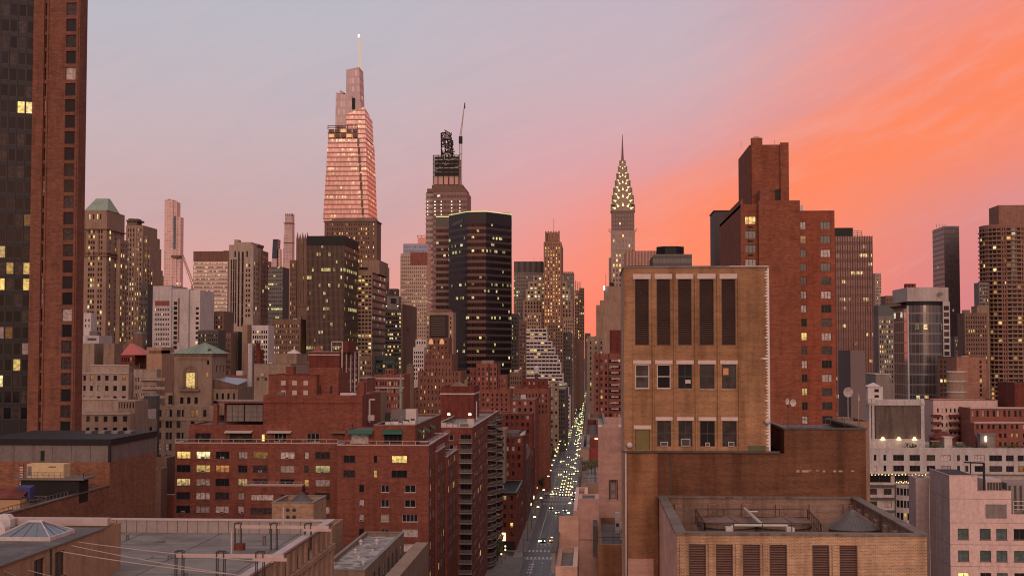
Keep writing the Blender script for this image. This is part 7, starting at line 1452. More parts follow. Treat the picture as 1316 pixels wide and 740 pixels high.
def brown_slender():
    Y = 1400; b = Bld('slender_brown_tower', 'slender tan brown tower with gridded lit windows and a ribbed crown', 'tower', X(711,Y), Y); K = (('lit', .75), ('dim', .1), ('dark', .15)); x0, x1 = X(698.8,Y), X(721.5,Y); y2 = YX(724, x1)
    BR = brick('brick_brown_slender', (.34,.185,.13), dark=.3)
    b.block(x0, x1, Y, y2, 0, Z(311,Y), BR, grid(ev(x1-x0, 6, .36), [(Z(313.5+4.45*i+2.3,Y), Z(313.5+4.45*i,Y)) for i in range(25)], k=K, st='d1'), None, roof=ROOF, par=.5)
    a, c = X(700.6,Y+2), X(719,Y+2); b.block(a, c, Y+2, Y+24, Z(311,Y)-1, Z(299,Y), BR, name='crown_wall')
    for i in range(6): m = b.P('crown_rib'); x = a+(c-a)*i/5.4; m.box(x, x+1.6, Y+1.2, Y+1.99, Z(310,Y), Z(297.3-.4*(i % 2),Y), BR)
    b.P('dark_opening').box(a+.2, a+3.2, Y+1.6, Y+1.98, Z(309,Y), Z(300,Y), BLK); m = b.P('antenna'); m.bar((X(711.5,Y),Y+10,Z(299,Y)), (X(711.5,Y),Y+10,Z(280,Y)), .5, STLP); b.finish(lod=0)
    Y = 1480; FG = curtain('facade_dark_grid', (.045,.035,.04), (.22,.15,.14), fh=4, cw=2.1, sp=.22, mull=.28, lit=.05, rowlit=.5, litc=(.9,.85,.3), lits=1.2)
    b = Bld('dark_grille_tower', 'dark gridded office with a black ribbed top left of the slender tower', 'office building', X(678,Y), Y); x0, x1 = X(660.5,Y), X(698,Y); b.P('facade').box(x0, x1, Y, Y+30, 0, Z(350,Y), FG); m = b.P('ribbed_top'); m.box(x0, x1, Y+.5, Y+29, Z(350,Y)+.01, Z(336,Y), BLK)
    for i in range(24): m.box(x0+i*(x1-x0)/24, x0+i*(x1-x0)/24+.5, Y, Y+.49, Z(350,Y)+.01, Z(336,Y), GRY)
    for px in (686, 695): b.P('antenna').bar((X(px,Y),Y+8,Z(336,Y)), (X(px,Y),Y+8,Z(330,Y)), .4, STLP)
    b.P('lit_edge').box(x0-.2, x0+1.5, Y-.4, Y-.01, Z(400,Y), Z(350,Y), curtain('facade_lit_edge', (.2,.2,.08), (.1,.08,.07), fh=4, cw=1.7, lit=.8, litc=(.85,.85,.25), lits=1.3)); b.finish()
    Y = 1440; b = Bld('art_deco_lit_tower', 'stepped stone tower whose crown glows yellow green behind the slender one', 'tower', X(705,Y), Y); K = (('litw', .5), ('lit', .2), ('dark', .3))
    for (pa, pb, yt, n, k) in ((672, 736, 385, 16, OFF), (675.5, 733, 371, 12, K), (679, 729, 361, 9, K), (685, 725, 353, 7, K)):
        yo = (385-yt)*.3; b.block(X(pa,Y+yo), X(pb,Y+yo), Y+yo, Y+32-yo, 0, Z(yt,Y), CRM if yt < 385 else BWNL, grid(ev(X(pb,Y)-X(pa,Y), n, .5, .03), [(Z(yt+3+(5 if yt < 385 else 5.2)*i+3,Y), Z(yt+3+5.1*i,Y)) for i in range(3 if yt < 385 else 10)], k=k, st='d1'), roof=ROOF, par=.5, name='tier_wall')
    b.finish(lod=0)
    Y = 1500; b = Bld('dark_slab_tower', 'dark slab with battlement roofline right of the slender tower', 'tower', X(731,Y), Y); x0, x1 = X(723,Y), X(738,Y); b.P('facade').box(x0, x1, Y, Y+26, 0, Z(351,Y), FG)
    for i in range(6): b.P('parapet_block').box(x0+i*(x1-x0)/6, x0+(i+.6)*(x1-x0)/6, Y, Y+3, Z(351,Y)+.01, Z(349.3,Y), BWN)
    b.finish()
    T('cluster_tower', 'stone tower with three thin roof stacks near the far street gap', 1700, 738.5, 747, 373, yb=440, m=BWNL, n=4, sp=4, k=(('lit', .25), ('dark', .75)), cop=None)
    b = Bld('roof_stacks', 'three thin vertical stacks on the far stone tower', 'chimney', X(743,1705), 1705); 
    for px in (739.5, 742.2, 745): b.P('stack').box(X(px,1705), X(px+1.1,1705), 1705, 1708, 100, Z(361+(px > 740)*1.4,1705), BWNL)
    b.finish()
    T('cluster_tower', 'narrow stone tower with dotted lit windows at the edge of the sky gap', 1650, 744.5, 751, 370, yb=440, m=BWN, n=3, sp=4, k=(('lit', .3), ('dark', .7)))
    T('grey_mid_block', 'grey stone mid rise in front of the glowing crown tower', 1260, 677, 696, 401, yb=430, m=BWNL, n=6, sp=4.6, k=OFF)
    T('dark_mid_block', 'dark mid rise wedged right of the black faceted tower', 900, 657.5, 667, 403, yb=500, m=GRYD, n=4, sp=5, k=OFF)
    T('brown_mid_block', 'brown mid rise beside the white terraced office', 1000, 667.2, 676.5, 412, yb=500, m=BWN, n=4, sp=5, k=OFF)
    T('low_rose_block', 'rose brick mid rise right of the white terraced office', 1240, 704, 724, 414, yb=500, m=BWN, n=6, sp=4.4, k=OFF)
    T('low_rose_block', 'taupe mid rise with a few lit rooms close to the street canyon', 1300, 724, 737, 408, yb=500, m=BWNL, n=5, sp=4.4, k=OFF)
brown_slender()
T('far_dark_block', 'small dark roofline closing the far end of the street gap', 2500, 751.5, 759, 428, yb=450, m=GRYD, n=4, sp=4, k=OFF)
# ================================================================== RIGHT OF THE AVENUE
def chrysler():
    Y = 1500; cx = X(801.3, Y); P_ = lambda py: Z(py, Y); b = Bld('art_deco_spire_tower', 'art deco tower with a sunburst crown of lit triangles and a needle spire', 'skyscraper', cx, Y+14)
    S_ = plain('deco_steel', (.24,.17,.14), .45, .3); ST = plain('deco_brick', (.42,.29,.255), .8); w = X(817,Y)-X(786.3,Y); hw = w/2; cy = Y+hw
    K = (('lit', .08), ('mid', .3), ('dark', .62)); K2 = (('lit', .28), ('mid', .22), ('dark', .5))
    zA, zB = P_(297), P_(271)
    b.block(cx-hw, cx+hw, Y, Y+w, 0, zA, ST, grid(ev(w, 7, .45), [(Z(302+6.3*i+3.6,Y), Z(302+6.3*i,Y)) for i in range(13)], k=K2, st='d1'), None, grid(ev(w, 5, .4), [(Z(302+6.3*i+3.6,Y), Z(302+6.3*i,Y)) for i in range(13)], k=K2, st='d1'), roof=ROOF, par=.3)
    b.block(cx-hw+.6, cx+hw-.6, Y+.6, Y+w-.6, zA, zB, simple('deco_dark_brick', (.20,.12,.105), .7), grid(ev(w-1.2, 7, .4), [(Z(276+5.2*i+3,Y), Z(276+5.2*i,Y)) for i in range(4)], k=K, st='d1'), None, roof=S_, par=.01, name='upper_wall')
    for sx in (-1, 1):
        for yy in (Y-.3, Y+w-2): m = b.P('eagle_gargoyle'); m.hexa([(cx+sx*hw-.5,yy,zA),(cx+sx*hw+.5,yy,zA),(cx+sx*hw+.5,yy+1.5,zA),(cx+sx*hw-.5,yy+1.5,zA)], [(cx+sx*(hw+2.6)-.4,yy-.6,zA+2),(cx+sx*(hw+2.6)+.4,yy-.6,zA+2),(cx+sx*(hw+2.6)+.4,yy+.6,zA+2),(cx+sx*(hw+2.6)-.4,yy+.6,zA+2)], S_)
    b.P('side_setback').box(cx-hw-2.4, cx-hw-.01, Y+8, Y+w, 0, P_(331), ST); b.P('side_setback').box(cx+hw+.01, cx+hw+3, Y+8, Y+w, 0, P_(345), ST)
    # crown: seven nested arches on each side, each smaller and higher
    GL = simple('crown_lamp', (1,.95,.6), em=.9, emc=(1,.92,.36)); zb = zB
    rings = [(272, 13.4, 262), (264, 12.2, 250), (255.5, 10.6, 240.5), (247, 8.7, 231), (238, 7.0, 222), (228, 5.2, 213), (219, 3.6, 205.5)]
    for j, (yb_, r, yt) in enumerate(rings):
        z0, z1 = P_(yb_), P_(yt); m = b.P('crown_tier'); n = 12; hh = z1-z0
        def arc(t): return (r*math.cos(t)*(1-.16*math.sin(t)), z0+hh*math.sin(t)**.9)
        A = [arc(math.pi*i/n) for i in range(n+1)]
        for s in range(4):
            ca, sa = (1,0,-1,0)[s], (0,1,0,-1)[s]; pt = lambda x, d, z: (cx+ca*x-sa*(-d), cy+sa*x-ca*d if True else 0, z)
            pt = lambda x, d, z: ((cx+x, cy-d, z), (cx+d, cy+x, z), (cx-x, cy+d, z), (cx-d, cy-x, z))[s]
            # flat face of the tier and its barrel going inwards
            for i in range(n): a, c = A[i], A[i+1]; m.quad([pt(0,r,z0), pt(a[0],r,a[1]), pt(c[0],r,c[1])], S_); m.quad([pt(a[0],r,a[1]), pt(a[0],0,a[1]), pt(c[0],0,c[1]), pt(c[0],r,c[1])], S_)
            for i in range(5 if j < 5 else 3):
                N = 5 if j < 5 else 3; t = math.pi*(.14+.72*i/(N-1)); ri = .80; k_ = .28+.075*r
                px_, pz = r*ri*math.cos(t), z0+hh*ri*math.sin(t)**.9; dx, dz = math.cos(t), math.sin(t); ln = .6+.16*r
                tri = [(px_-dz*k_-dx*ln*.6, pz+dx*k_-dz*ln*.6), (px_+dx*ln, pz+dz*ln), (px_+dz*k_-dx*ln*.6, pz-dx*k_-dz*ln*.6)]
                if s in (0, 3): b.S('crown_triangle_windows').quad([pt(x,r+.12,z) for x, z in tri], GL)
    m = b.P('needle'); m.cone(cx, cy, P_(214), P_(203), 2.6, 1.5, S_, 8); m.cone(cx, cy, P_(203), P_(172), 1.4, .25, S_, 8); b.P('needle_lamp').box(cx-.5, cx+.5, cy-2.4, cy-2.0, P_(210), P_(205.5), GL); b.finish(lod=0)
chrysler()
b = T('pink_ribbed_slab', 'pale pink ribbed slab peeking above the tan brick tower', 900, 803, 846, 322.5, yb=350, m=REDL, n=0, fin=False, depth=30); x0, x1, y0, y1, zt = b.box
for i in range(22): b.S('ribs').box(x0+i*(x1-x0)/22, x0+(i+.55)*(x1-x0)/22, y0-.5, y0-.004, 0, zt-.3, PNK)
b.P('dark_openings').box(x0+1, x0+18, y0-.6, y0-.51, Z(343.5,900), Z(342,900), BLK); b.finish()
b = Bld('black_topped_office', 'squat black office with an eight sided penthouse above the tan tower', 'office building', X(866,620), 620); x0, x1 = X(839.5,620), X(890,620)
b.P('facade').box(x0, x1, 620, 650, 0, Z(327.5,620), curtain('facade_black_flat', (.03,.025,.028), (.055,.04,.04), fh=3.4, cw=1.6, sp=.4, lit=.03, rowlit=1.6, litc=(.9,.7,.25), lits=.9, metal=.3)); c = X(863,625); pts = [(c+6.7*math.cos(a*.7854+.39), 632+6.7*math.sin(a*.7854+.39)) for a in range(8)]; b.P('penthouse').poly(pts, Z(327.5,620)+.01, Z(316,620), BLK, GRYD); b.P('sloped_flank').hexa([(x0-3,625,0),(x0,625,0),(x0,648,0),(x0-3,648,0)], [(x0-.3,625,Z(330,620)),(x0,625,Z(330,620)),(x0,648,Z(330,620)),(x0-.3,648,Z(330,620))], GRYD); b.finish()
def right_street():
    Y = 900; b = Bld('grey_blank_tower', 'grey windowless tower stepping down to the avenue, with a blue light', 'tower', X(787,Y), Y)
    for pa, pb, yt in ((777, 800, 368), (771.5, 777, 386), (766.5, 771.5, 392)): b.block(X(pa,Y), X(pb,Y)-.01, Y+(800-pa)*.05, Y+30, 0, Z(yt,Y), BWNL, roof=ROOF, par=.5)
    b.P('antenna').bar((X(779,Y),Y+5,Z(368,Y)), (X(779,Y),Y+5,Z(352,Y)), .3, simple('mast_red', (.5,.05,.04), .6)); b.P('blue_lamp').box(X(776,Y), X(777.6,Y), Y, Y+.9, Z(373,Y), Z(367.5,Y), simple('lamp_blue', (.3,.45,1), em=4, emc=(.35,.5,1))); b.P('roof_crane').box(X(784,Y), X(789,Y), Y+3, Y+5, Z(368,Y)-.2, Z(363,Y), BLK); b.finish()
    T('tan_stone_block', 'pinkish tan block with a round lit window behind the red apartments', 640, 754.5, 784, 432, yb=520, m=PNK if False else BEI, n=4, sp=6.6, fill=.25, k=(('lit', .2), ('mid', .3), ('dark', .5)), ns=0, xs=751.5)
    T('tan_stone_block', 'tan upper block with a balcony frame beside the tan brick tower', 600, 775, 797, 406, yb=430, m=BWNL, n=0, ns=0)
    T('dark_brick_stub', 'dark brick stub with a white roof and a black opening', 420, 783.5, 800, 424, yb=450, m=REDD, n=2, sp=14, fill=.3, k=DRK, ns=0)
    b = T('red_slab_apartments', 'rose brick apartment slab with stacked balconies right of the avenue', 400, 763, 800, 454, yb=560, m=REDL, n=6, sp=7.7, fill=.45, wf=.5, k=RES, xs=757, ns=6, fin=False); x0, x1, y0, y1, zt = b.box
    for i in range(9): b.P('balcony').box(X(785,400), X(795,400), 398.9, 399.99, Z(464+7.7*i,400), Z(462.5+7.7*i,400), WHTC)
    for px in (770.5, 782): b.P('dark_stripe').box(X(px,400), X(px+.8,400), 399.9, 399.996, 0, zt, BLK)
    b.P('pink_stub').box(X(770,398), X(800,398), 395, 398.8, 0, Z(536,396), PNK); b.finish(lod=0)
    T('low_roof_row', 'low brick shop row with a pale roof by the right kerb', 330, 756, 778, 546, yb=575, m=BWN, n=4, sp=8, ns=0, roof=ROOFP, depth=60, cop=GRY)
    T('low_roof_row', 'low dark brick house behind the cream house front', 240, 752, 770, 560, yb=575, m=REDD, n=3, sp=9, ns=0, depth=60)
right_street()
def red_tower():
    Y = 282; zl = Z(264.5, Y); b = Bld('red_brick_apartment_tower', 'stepped orange red brick tower crowned by a windowless block', 'apartment tower', X(1000,Y), Y+15)
    x0, x1, x2, x3 = X(953, Y, 420), X(975, Y, 420), X(1028, Y, 420), X(1074, Y, 420); y2 = YX(926, x0)
    K = (('lit', .22), ('dim', .1), ('blind', .28), ('mid', .25), ('dark', .15)); rows = [(Z(290+18.0*i,Y), Z(280+18.0*i,Y)) for i in range(16)]; 
    b.wallp((x0,Y), (x1,Y), 0, zl, REDT, grid(cpx(Y, x0, [(958.3, 972.5)], 420), rows, k=K, st='d3')); b.wallp((x0,y2), (x0,Y), 0, zl, REDT); b.wallp((x3,y2), (x0,y2), 0, Z(273,Y), REDT)
    za = Z(261, Y); b.block(x1, x2, Y-1.6, Y+16, 0, za, REDT, None, None, roof=ROOF, par=.4)
    b.P('roof').quad([(x0,Y,zl-.6),(x1,Y,zl-.6),(x1,y2,zl-.6),(x0,y2,zl-.6)], ROOF); m = b.P('parapet'); m.box(x0, x0+.3, Y+.3, y2, zl-.6, zl-.001, REDT); m.box(x0+.9, x0+1.4, Y+8, y2, zl-.6, zl+2.0, REDT)
    z3 = Z(273, Y); rr = [(Z(297+17.6*i,Y), Z(286.8+17.6*i,Y)) for i in range(18)]
    b.block(x2+.01, x3, Y, y2, 0, z3, brick('brick_red_tower_wing', (.29,.085,.05), dark=.3, bands=5.8), grid([(X(1029.6,Y,420)-x2, X(1037,Y,420)-x2)], rr, k=K, st='d2')+grid([(X(1055.5,Y,420)-x2, X(1068.6,Y,420)-x2)], rr, k=K, st='d3'), None, roof=ROOF, par=.4)
    YT = 296; p0, p1, p2 = X(965,YT,220), X(979,YT,220), X(1012,YT,220); q0 = X(963.5, YT, 220); zt = Z(189, YT); yb2 = YX(949, q0, 220)
    b.block(q0, p2, YT, yb2, zl-1, zt, REDT, None, None, roof=ROOF, par=.3, name='upper_block'); b.P('upper_pier').box(p0, p1, YT-1.5, YT-.01, zl-1, Z(181.5,YT), REDT); b.P('upper_pier').box(p2-1.6, p2+.2, YT-.7, YT-.01, zl-1, Z(187,YT), REDT); b.P('upper_cap').box(p0+.6, p1-.6, YT-1.2, YT, Z(181.5,YT), Z(179.5,YT), WHTC)
    b.P('lift_box').box(X(975,YT-4,250), X(987,YT-4,250), YT-6, YT-2, za-.4, Z(247,YT-4), REDL); b.P('dark_door').box(X(998,YT), X(1006.5,YT), YT-.1, YT-.004, Z(259,YT), Z(246,YT), BLK)
    for px in (957, 1001): b.P('antenna').bar((X(px,YT),YT+4,zt), (X(px,YT),YT+4,zt+1.6), .08, STL)
    # air conditioner slots below the left windows
    for i in range(6): b.P('conditioner_slot').box(X(962,Y), X(969,Y), Y-.05, Y-.004, Z(294.5+18*i,Y), Z(292.3+18*i,Y), BLK)
    b.P('glass_box').box(X(1028.5,Y+20), X(1034,Y+20), Y+20, Y+24, z3-.4, Z(266,Y+20), simple('glass_pale_blue', (.25,.26,.32), .2)); b.finish(lod=1)
    u = Bld('charcoal_slab', 'charcoal slab showing behind the left edge of the red tower', 'building', X(925,360), 360); u.P('wall').box(X(919,360), X(940,360), 360, 372, 0, Z(273.5,360), simple('charcoal_panel', (.05,.035,.035), .6)); u.P('coping').box(X(919,360)-.2, X(940,360)+.2, 359.8, 372.2, Z(273.5,360)+.003, Z(273.5,360)+.3, BLK); u.finish()
red_tower()
def right_offices():
    Y = 650; x0, x1 = X(1072,Y), X(1122.5,Y); b = Bld('ribbed_glass_office', 'brown glass office with vertical ribs and yellow lit floors', 'office building', (x0+x1)/2, Y)
    FR_ = curtain('facade_ribbed', (.13,.075,.07), (.17,.095,.085), fh=4.15, cw=1.35, sp=.42, mull=.1, lit=.10, rowlit=1.1, litc=(1,.78,.30), lits=1.2, metal=.2, rough=.25)
    b.P('facade').box(x0, x1, Y, Y+34, 0, Z(306,Y), FR_); m = b.P('ribs')
    for i in range(17): x = x0+(x1-x0)*i/16; m.box(x-.13, x+.13, Y-.6, Y-.01, 0, Z(305,Y), REDL)
    b.P('plant_room').box(X(1075,Y+4), X(1098,Y+4), Y+4, Y+20, Z(306,Y)+.01, Z(294,Y), BLK); railing(b.P('roof_frame'), [(X(1098,Y+4),Y+4,Z(306,Y)),(X(1109,Y+4),Y+4,Z(306,Y))], 3, STL, 1.6, .3, 3); b.finish()
    T('pale_far_tower', 'pale pink far tower right of the ribbed office', 1500, 1123, 1133.5, 351, yb=400, m=CRM, n=4, sp=4, k=DRK)
    T('far_mid_roof', 'dim far office roofline behind the curved glass tower', 900, 1133, 1166, 380, yb=400, m=BWN, n=8, sp=5, k=OFF)
    b = T('yellow_lit_block', 'olive grey block with evenly lit yellow windows under a dark cap', 700, 1123, 1149, 406, yb=500, m=GRY, n=6, sp=6.3, fill=.45, wf=.55, k=(('lit', .4), ('litw', .25), ('dark', .35)), fin=False); b.P('cap').box(b.box[0], b.box[1], 700, 718, b.box[4]+.01, Z(393,700), simple('cap_green_grey', (.06,.075,.07), .5)); b.finish()
    b = T('blank_grey_block', 'blank mauve grey block right of the red tower', 330, 1077, 1112, 450, yb=470, m=simple('render_mauve', (.21,.155,.15), .85), n=0, depth=30, fin=False); b.finish()
    T('small_grey_block', 'small grey block with a white flat roof in front of the yellow lit block', 445, 1112, 1144, 481, yb=520, m=GRY, n=0, cop=WHT, depth=16)
    # curved glass tower
    Y = 470; b = Bld('curved_glass_tower', 'glass apartment tower with a rounded white concrete crown', 'tower', X(1185,Y), Y); LFT = curtain('facade_glass_grid', (.035,.04,.05), (.38,.32,.31), fh=3.65, cw=3.5, sp=.1, mull=.09, lit=.035, litc=(1,.85,.5), lits=1.2, metal=.4, rough=.1)
    CG = curtain('facade_glass_curve', (.22,.21,.22), (.24,.21,.20), fh=3.45, cw=1.2, sp=.16, mull=.09, lit=.03, litc=(1,.7,.3), lits=1.2, metal=.7, rough=.12)
    a = X(1149,Y+30); c0, c1 = X(1168,Y), X(1212,Y); zt = Z(388,Y); zc = Z(370.5,Y); m = b.P('grid_facade'); m.quad([(a,Y+14,0),(c0,Y+1,0),(c0,Y+1,zt-1),(a,Y+14,zt-2)], LFT); m.quad([(a,Y+30,0),(a,Y+14,0),(a,Y+14,zt-2),(a,Y+30,zt-2)], LFT); m.quad([(a,Y+14,zt-2),(c0,Y+1,zt-1),(c0,Y+30,zt-1),(a,Y+30,zt-2)], GRY)
    pts = [(c0+(c1-c0)*i/12, Y+1.2-2.2*math.sin(math.pi*i/12)) for i in range(13)]; m = b.P('curved_facade')
    for i in range(12): m.quad([(*pts[i],0),(*pts[i+1],0),(*pts[i+1],zt),(*pts[i],zt)], CG)
    r2 = [(X(1222,Y), Y+2), (X(1222,Y), Y+24), (c0,Y+24)]; b.P('crown_band').poly(pts+r2, zt+.003, zc, plain('crown_white', (.50,.42,.40), .6)); b.P('crown_slot').poly([(x, y-.05) for x, y in pts]+[(c1,Y+3),(c0,Y+3)], zt-1.4, zt, BLK)
    e0, e1 = X(1213,Y), X(1222,Y); b.block(e0, e1, Y+.5, Y+20, 0, zt-.1, WHTC, grid([(.3, e1-e0-.3)], [(Z(394+8.2*i+5.6,Y), Z(394+8.2*i,Y)) for i in range(16)], k=(('mid', .3), ('dark', .7)), st='w1'), name='white_frame_wall', par=.01)
    b.P('crown_opening').box(X(1206,Y), X(1212,Y)-.1, Y-.9, Y-.75, Z(381,Y), Z(377,Y), GRY); b.P('white_edge').box(c0-.25, c0+.25, Y+.6, Y+1.15, 0, zt-1.5, WHTC)
    m = b.P('roof_chimneys'); 
    for px in (1161, 1165.5, 1170, 1174.5): m.box(X(px,Y+16), X(px+3.6,Y+16), Y+16, Y+19, zt-2, Z(366+(px < 1163)*8,Y+16), REDD)
    b.finish(lod=0)
    Y = 1000; x0, x1 = X(1215.5,Y), X(1235,Y); y2 = YX(1200.5, x0); b = Bld('dark_two_tone_tower', 'tall dark monolithic glass tower with one lighter side', 'skyscraper', x0, Y); FD = curtain('facade_monolith', (.075,.055,.06), (.065,.05,.055), fh=3.6, cw=1.3, sp=.2, lit=.006, litc=(1,.8,.5), metal=.4, rough=.3); FD2 = curtain('facade_monolith_side', (.15,.10,.10), (.12,.085,.085), fh=3.6, cw=1.3, sp=.2, lit=.004, metal=.5, rough=.3)
    m = b.P('facade'); zt = Z(293.5,Y); m.quad([(x0,Y,0),(x1,Y,0),(x1,Y,zt),(x0,Y,zt)], FD); m.quad([(x0,y2,0),(x0,Y,0),(x0,Y,zt),(x0,y2,zt)], FD2); m.quad([(x1,Y,0),(x1,y2,0),(x1,y2,zt),(x1,Y,zt)], FD); m.quad([(x0,Y,zt),(x1,Y,zt),(x1,y2,zt),(x0,y2,zt)], GRYD); m = b.P('roof_masts')
    for px in (1206, 1210, 1214, 1217): m.bar((X(px,Y+10),Y+10,zt), (X(px,Y+10),Y+10,zt+2.4), .35, STL)
    b.finish()
    T('dark_tan_office', 'two toned brown office left of the rounded tower', 700, 1231, 1270, 402, yb=470, m=BWN, n=9, sp=5.6, fill=.5, k=(('lit', .12), ('mid', .2), ('dark', .68)))
    T('beige_box_block', 'beige box roofed block behind the brown office', 800, 1249, 1272, 393, yb=410, m=BEID, n=0)
    T('grey_glass_sliver', 'grey glass tower with dark cap beside the rounded tower', 900, 1253, 1272, 363, yb=400, m=GRY, n=6, sp=4.6, fill=.7, k=OFF)
    T('thin_far_mast_tower', 'very thin ribbed tower touching the rounded tower', 1100, 1267.5, 1271.5, 338, yb=400, m=GRY, n=2, sp=5, k=DRK)
    T('small_far_block', 'small dark block at the foot of the monolithic tower', 900, 1222, 1233, 432, yb=460, m=GRYD, n=4, sp=5, k=DRK)
    # rounded brown tower
    Y = 900; b = Bld('rounded_apartment_tower', 'rounded brown apartment tower with banded balconies at the right edge', 'apartment tower', X(1300,Y), Y+20); x0, x1 = X(1272,Y), X(1345,Y); zt = Z(291,Y); n = 18; pts = []
    for i in range(n+1): f = i/n; pts.append((x0+(x1-x0)*(.5-.5*math.cos(math.pi*f)), Y+20-20*math.sin(math.pi*f)**.7))
    rows = [(Z(296+5.6*i+3.4,Y), Z(296+5.6*i,Y)) for i in range(40)]; BT = brick('brick_tower_rounded', (.30,.155,.12), dark=.3)
    K = (('lit', .06), ('litw', .03), ('dim', .06), ('mid', .25), ('dark', .6))
    for i in range(n): L_ = math.hypot(pts[i+1][0]-pts[i][0], pts[i+1][1]-pts[i][1]); b.wallp(pts[i], pts[i+1], 0, zt, BT, grid([(L_*.12, L_*.88)] if i % 4 != 2 else ev(L_, 2, .5), rows, k=K, st='d2'), rev=.6)
    b.wallp(pts[-1], pts[0], 0, zt, BT); b.P('roof').quad([(x,y,zt) for x, y in pts], ROOF); m = b.S('balcony_slab')
    for r in range(0, 40):
        for (i0, i1) in ((0, 6), (7, 10), (11, 14)):
            for i in range(i0, i1): p, q = pts[i], pts[i+1]; d = Vector((q[0]-p[0], q[1]-p[1])).normalized(); nx, ny = d.y*.9, -d.x*.9; z = rows[r][0]-.9; m.hexa([(p[0]+nx,p[1]+ny,z),(q[0]+nx,q[1]+ny,z),(q[0],q[1],z),(p[0],p[1],z)], [(p[0]+nx,p[1]+ny,z+.85),(q[0]+nx,q[1]+ny,z+.85),(q[0],q[1],z+.85),(p[0],p[1],z+.85)], BWNL)
    b.P('upper_block').box(X(1286.5,Y+12), X(1335,Y+12), Y+12, Y+34, zt+.01, Z(267.5,Y+12), BT); b.finish(lod=0)
    # tan block and blocks in front
    Y = 440; b = T('tan_side_lit_block', 'plain terracotta block with window columns at both ends', 440, 1204.5, 1267, 459, yb=520, m=BEID if False else brick('brick_terracotta', (.34,.17,.125), dark=.25), n=0, fin=False, depth=24, cop=BWN); x0, x1, y0, y1, zt = b.box
    m_ = b.S('wall'); 
    for pa in (1208, 1213, 1258.5): 
        for i in range(10): b.P('window').box(X(pa,Y), X(pa+2.6,Y), Y-.06, Y-.004, Z(466.5+5.9*i,Y), Z(463+5.9*i,Y), PN['dark'] if (i*3+int(pa)) % 5 else PN['lit'])
    p, q = X(1222,Y-4), X(1248,Y-4); r = (q-p)/2; c = (p+q)/2; m = b.P('rounded_stair'); m.cone(c, Y+2, 0, Z(476.5,Y), r, r, BEI, 20); m = b.P('white_bands')
    for py in (476.5, 488.5, 502): m.cone(c, Y+2, Z(py+1.4,Y), Z(py,Y)+.02, r+.25, r+.25, WHT, 20)
    b.P('roof_vent').box(X(1240,Y+6), X(1245,Y+6), Y+6, Y+8, zt, Z(454,Y), REDD); b.finish()
    T('tall_brick_stub', 'plain dark red brick stub at the right edge', 415, 1281, 1330, 492, yb=530, m=REDD, n=0, depth=20, cop=BWN)
    b = curved_block('curved_brick_apartments', 'red brown apartments with a pale curved balcony line', 405, 1250, 1340, [(541, 1249, 1340, 4, 11, 0), (524, 1254, 1340, 1, 16, 8)], REDL, n=12, bulge=-.06, k=RES); b.finish(lod=1)
    b = T('pink_white_apartments', 'pale pink apartments with dark curved balconies', 424, 1186, 1281, 514, yb=590, m=PK2, n=14, sp=9.2, fill=.4, wf=.55, k=RES, fin=False, depth=12, cop=REDL); x0, x1, y0, y1, zt = b.box
    for i in range(4):
        for pa, pb in ((1195, 1207), (1218, 1233)): m = b.P('balcony'); p, q = X(pa,424), X(pb,424); m.box(p, q, 422.4, 423.99, Z(534+9.2*i,424), Z(531+9.2*i,424), REDD)
    b.finish(lod=1)
    b = T('small_lit_building', 'small pale building with two lit floors behind the brown wall', 430, 1089, 1117, 512, yb=560, m=BWNL, n=4, sp=9, fill=.6, k=(('lit', .35), ('mid', .3), ('dark', .35)), depth=16)
PK2 = plain('render_pink_white', (.62,.44,.40), .8, dark=.2)
right_offices()
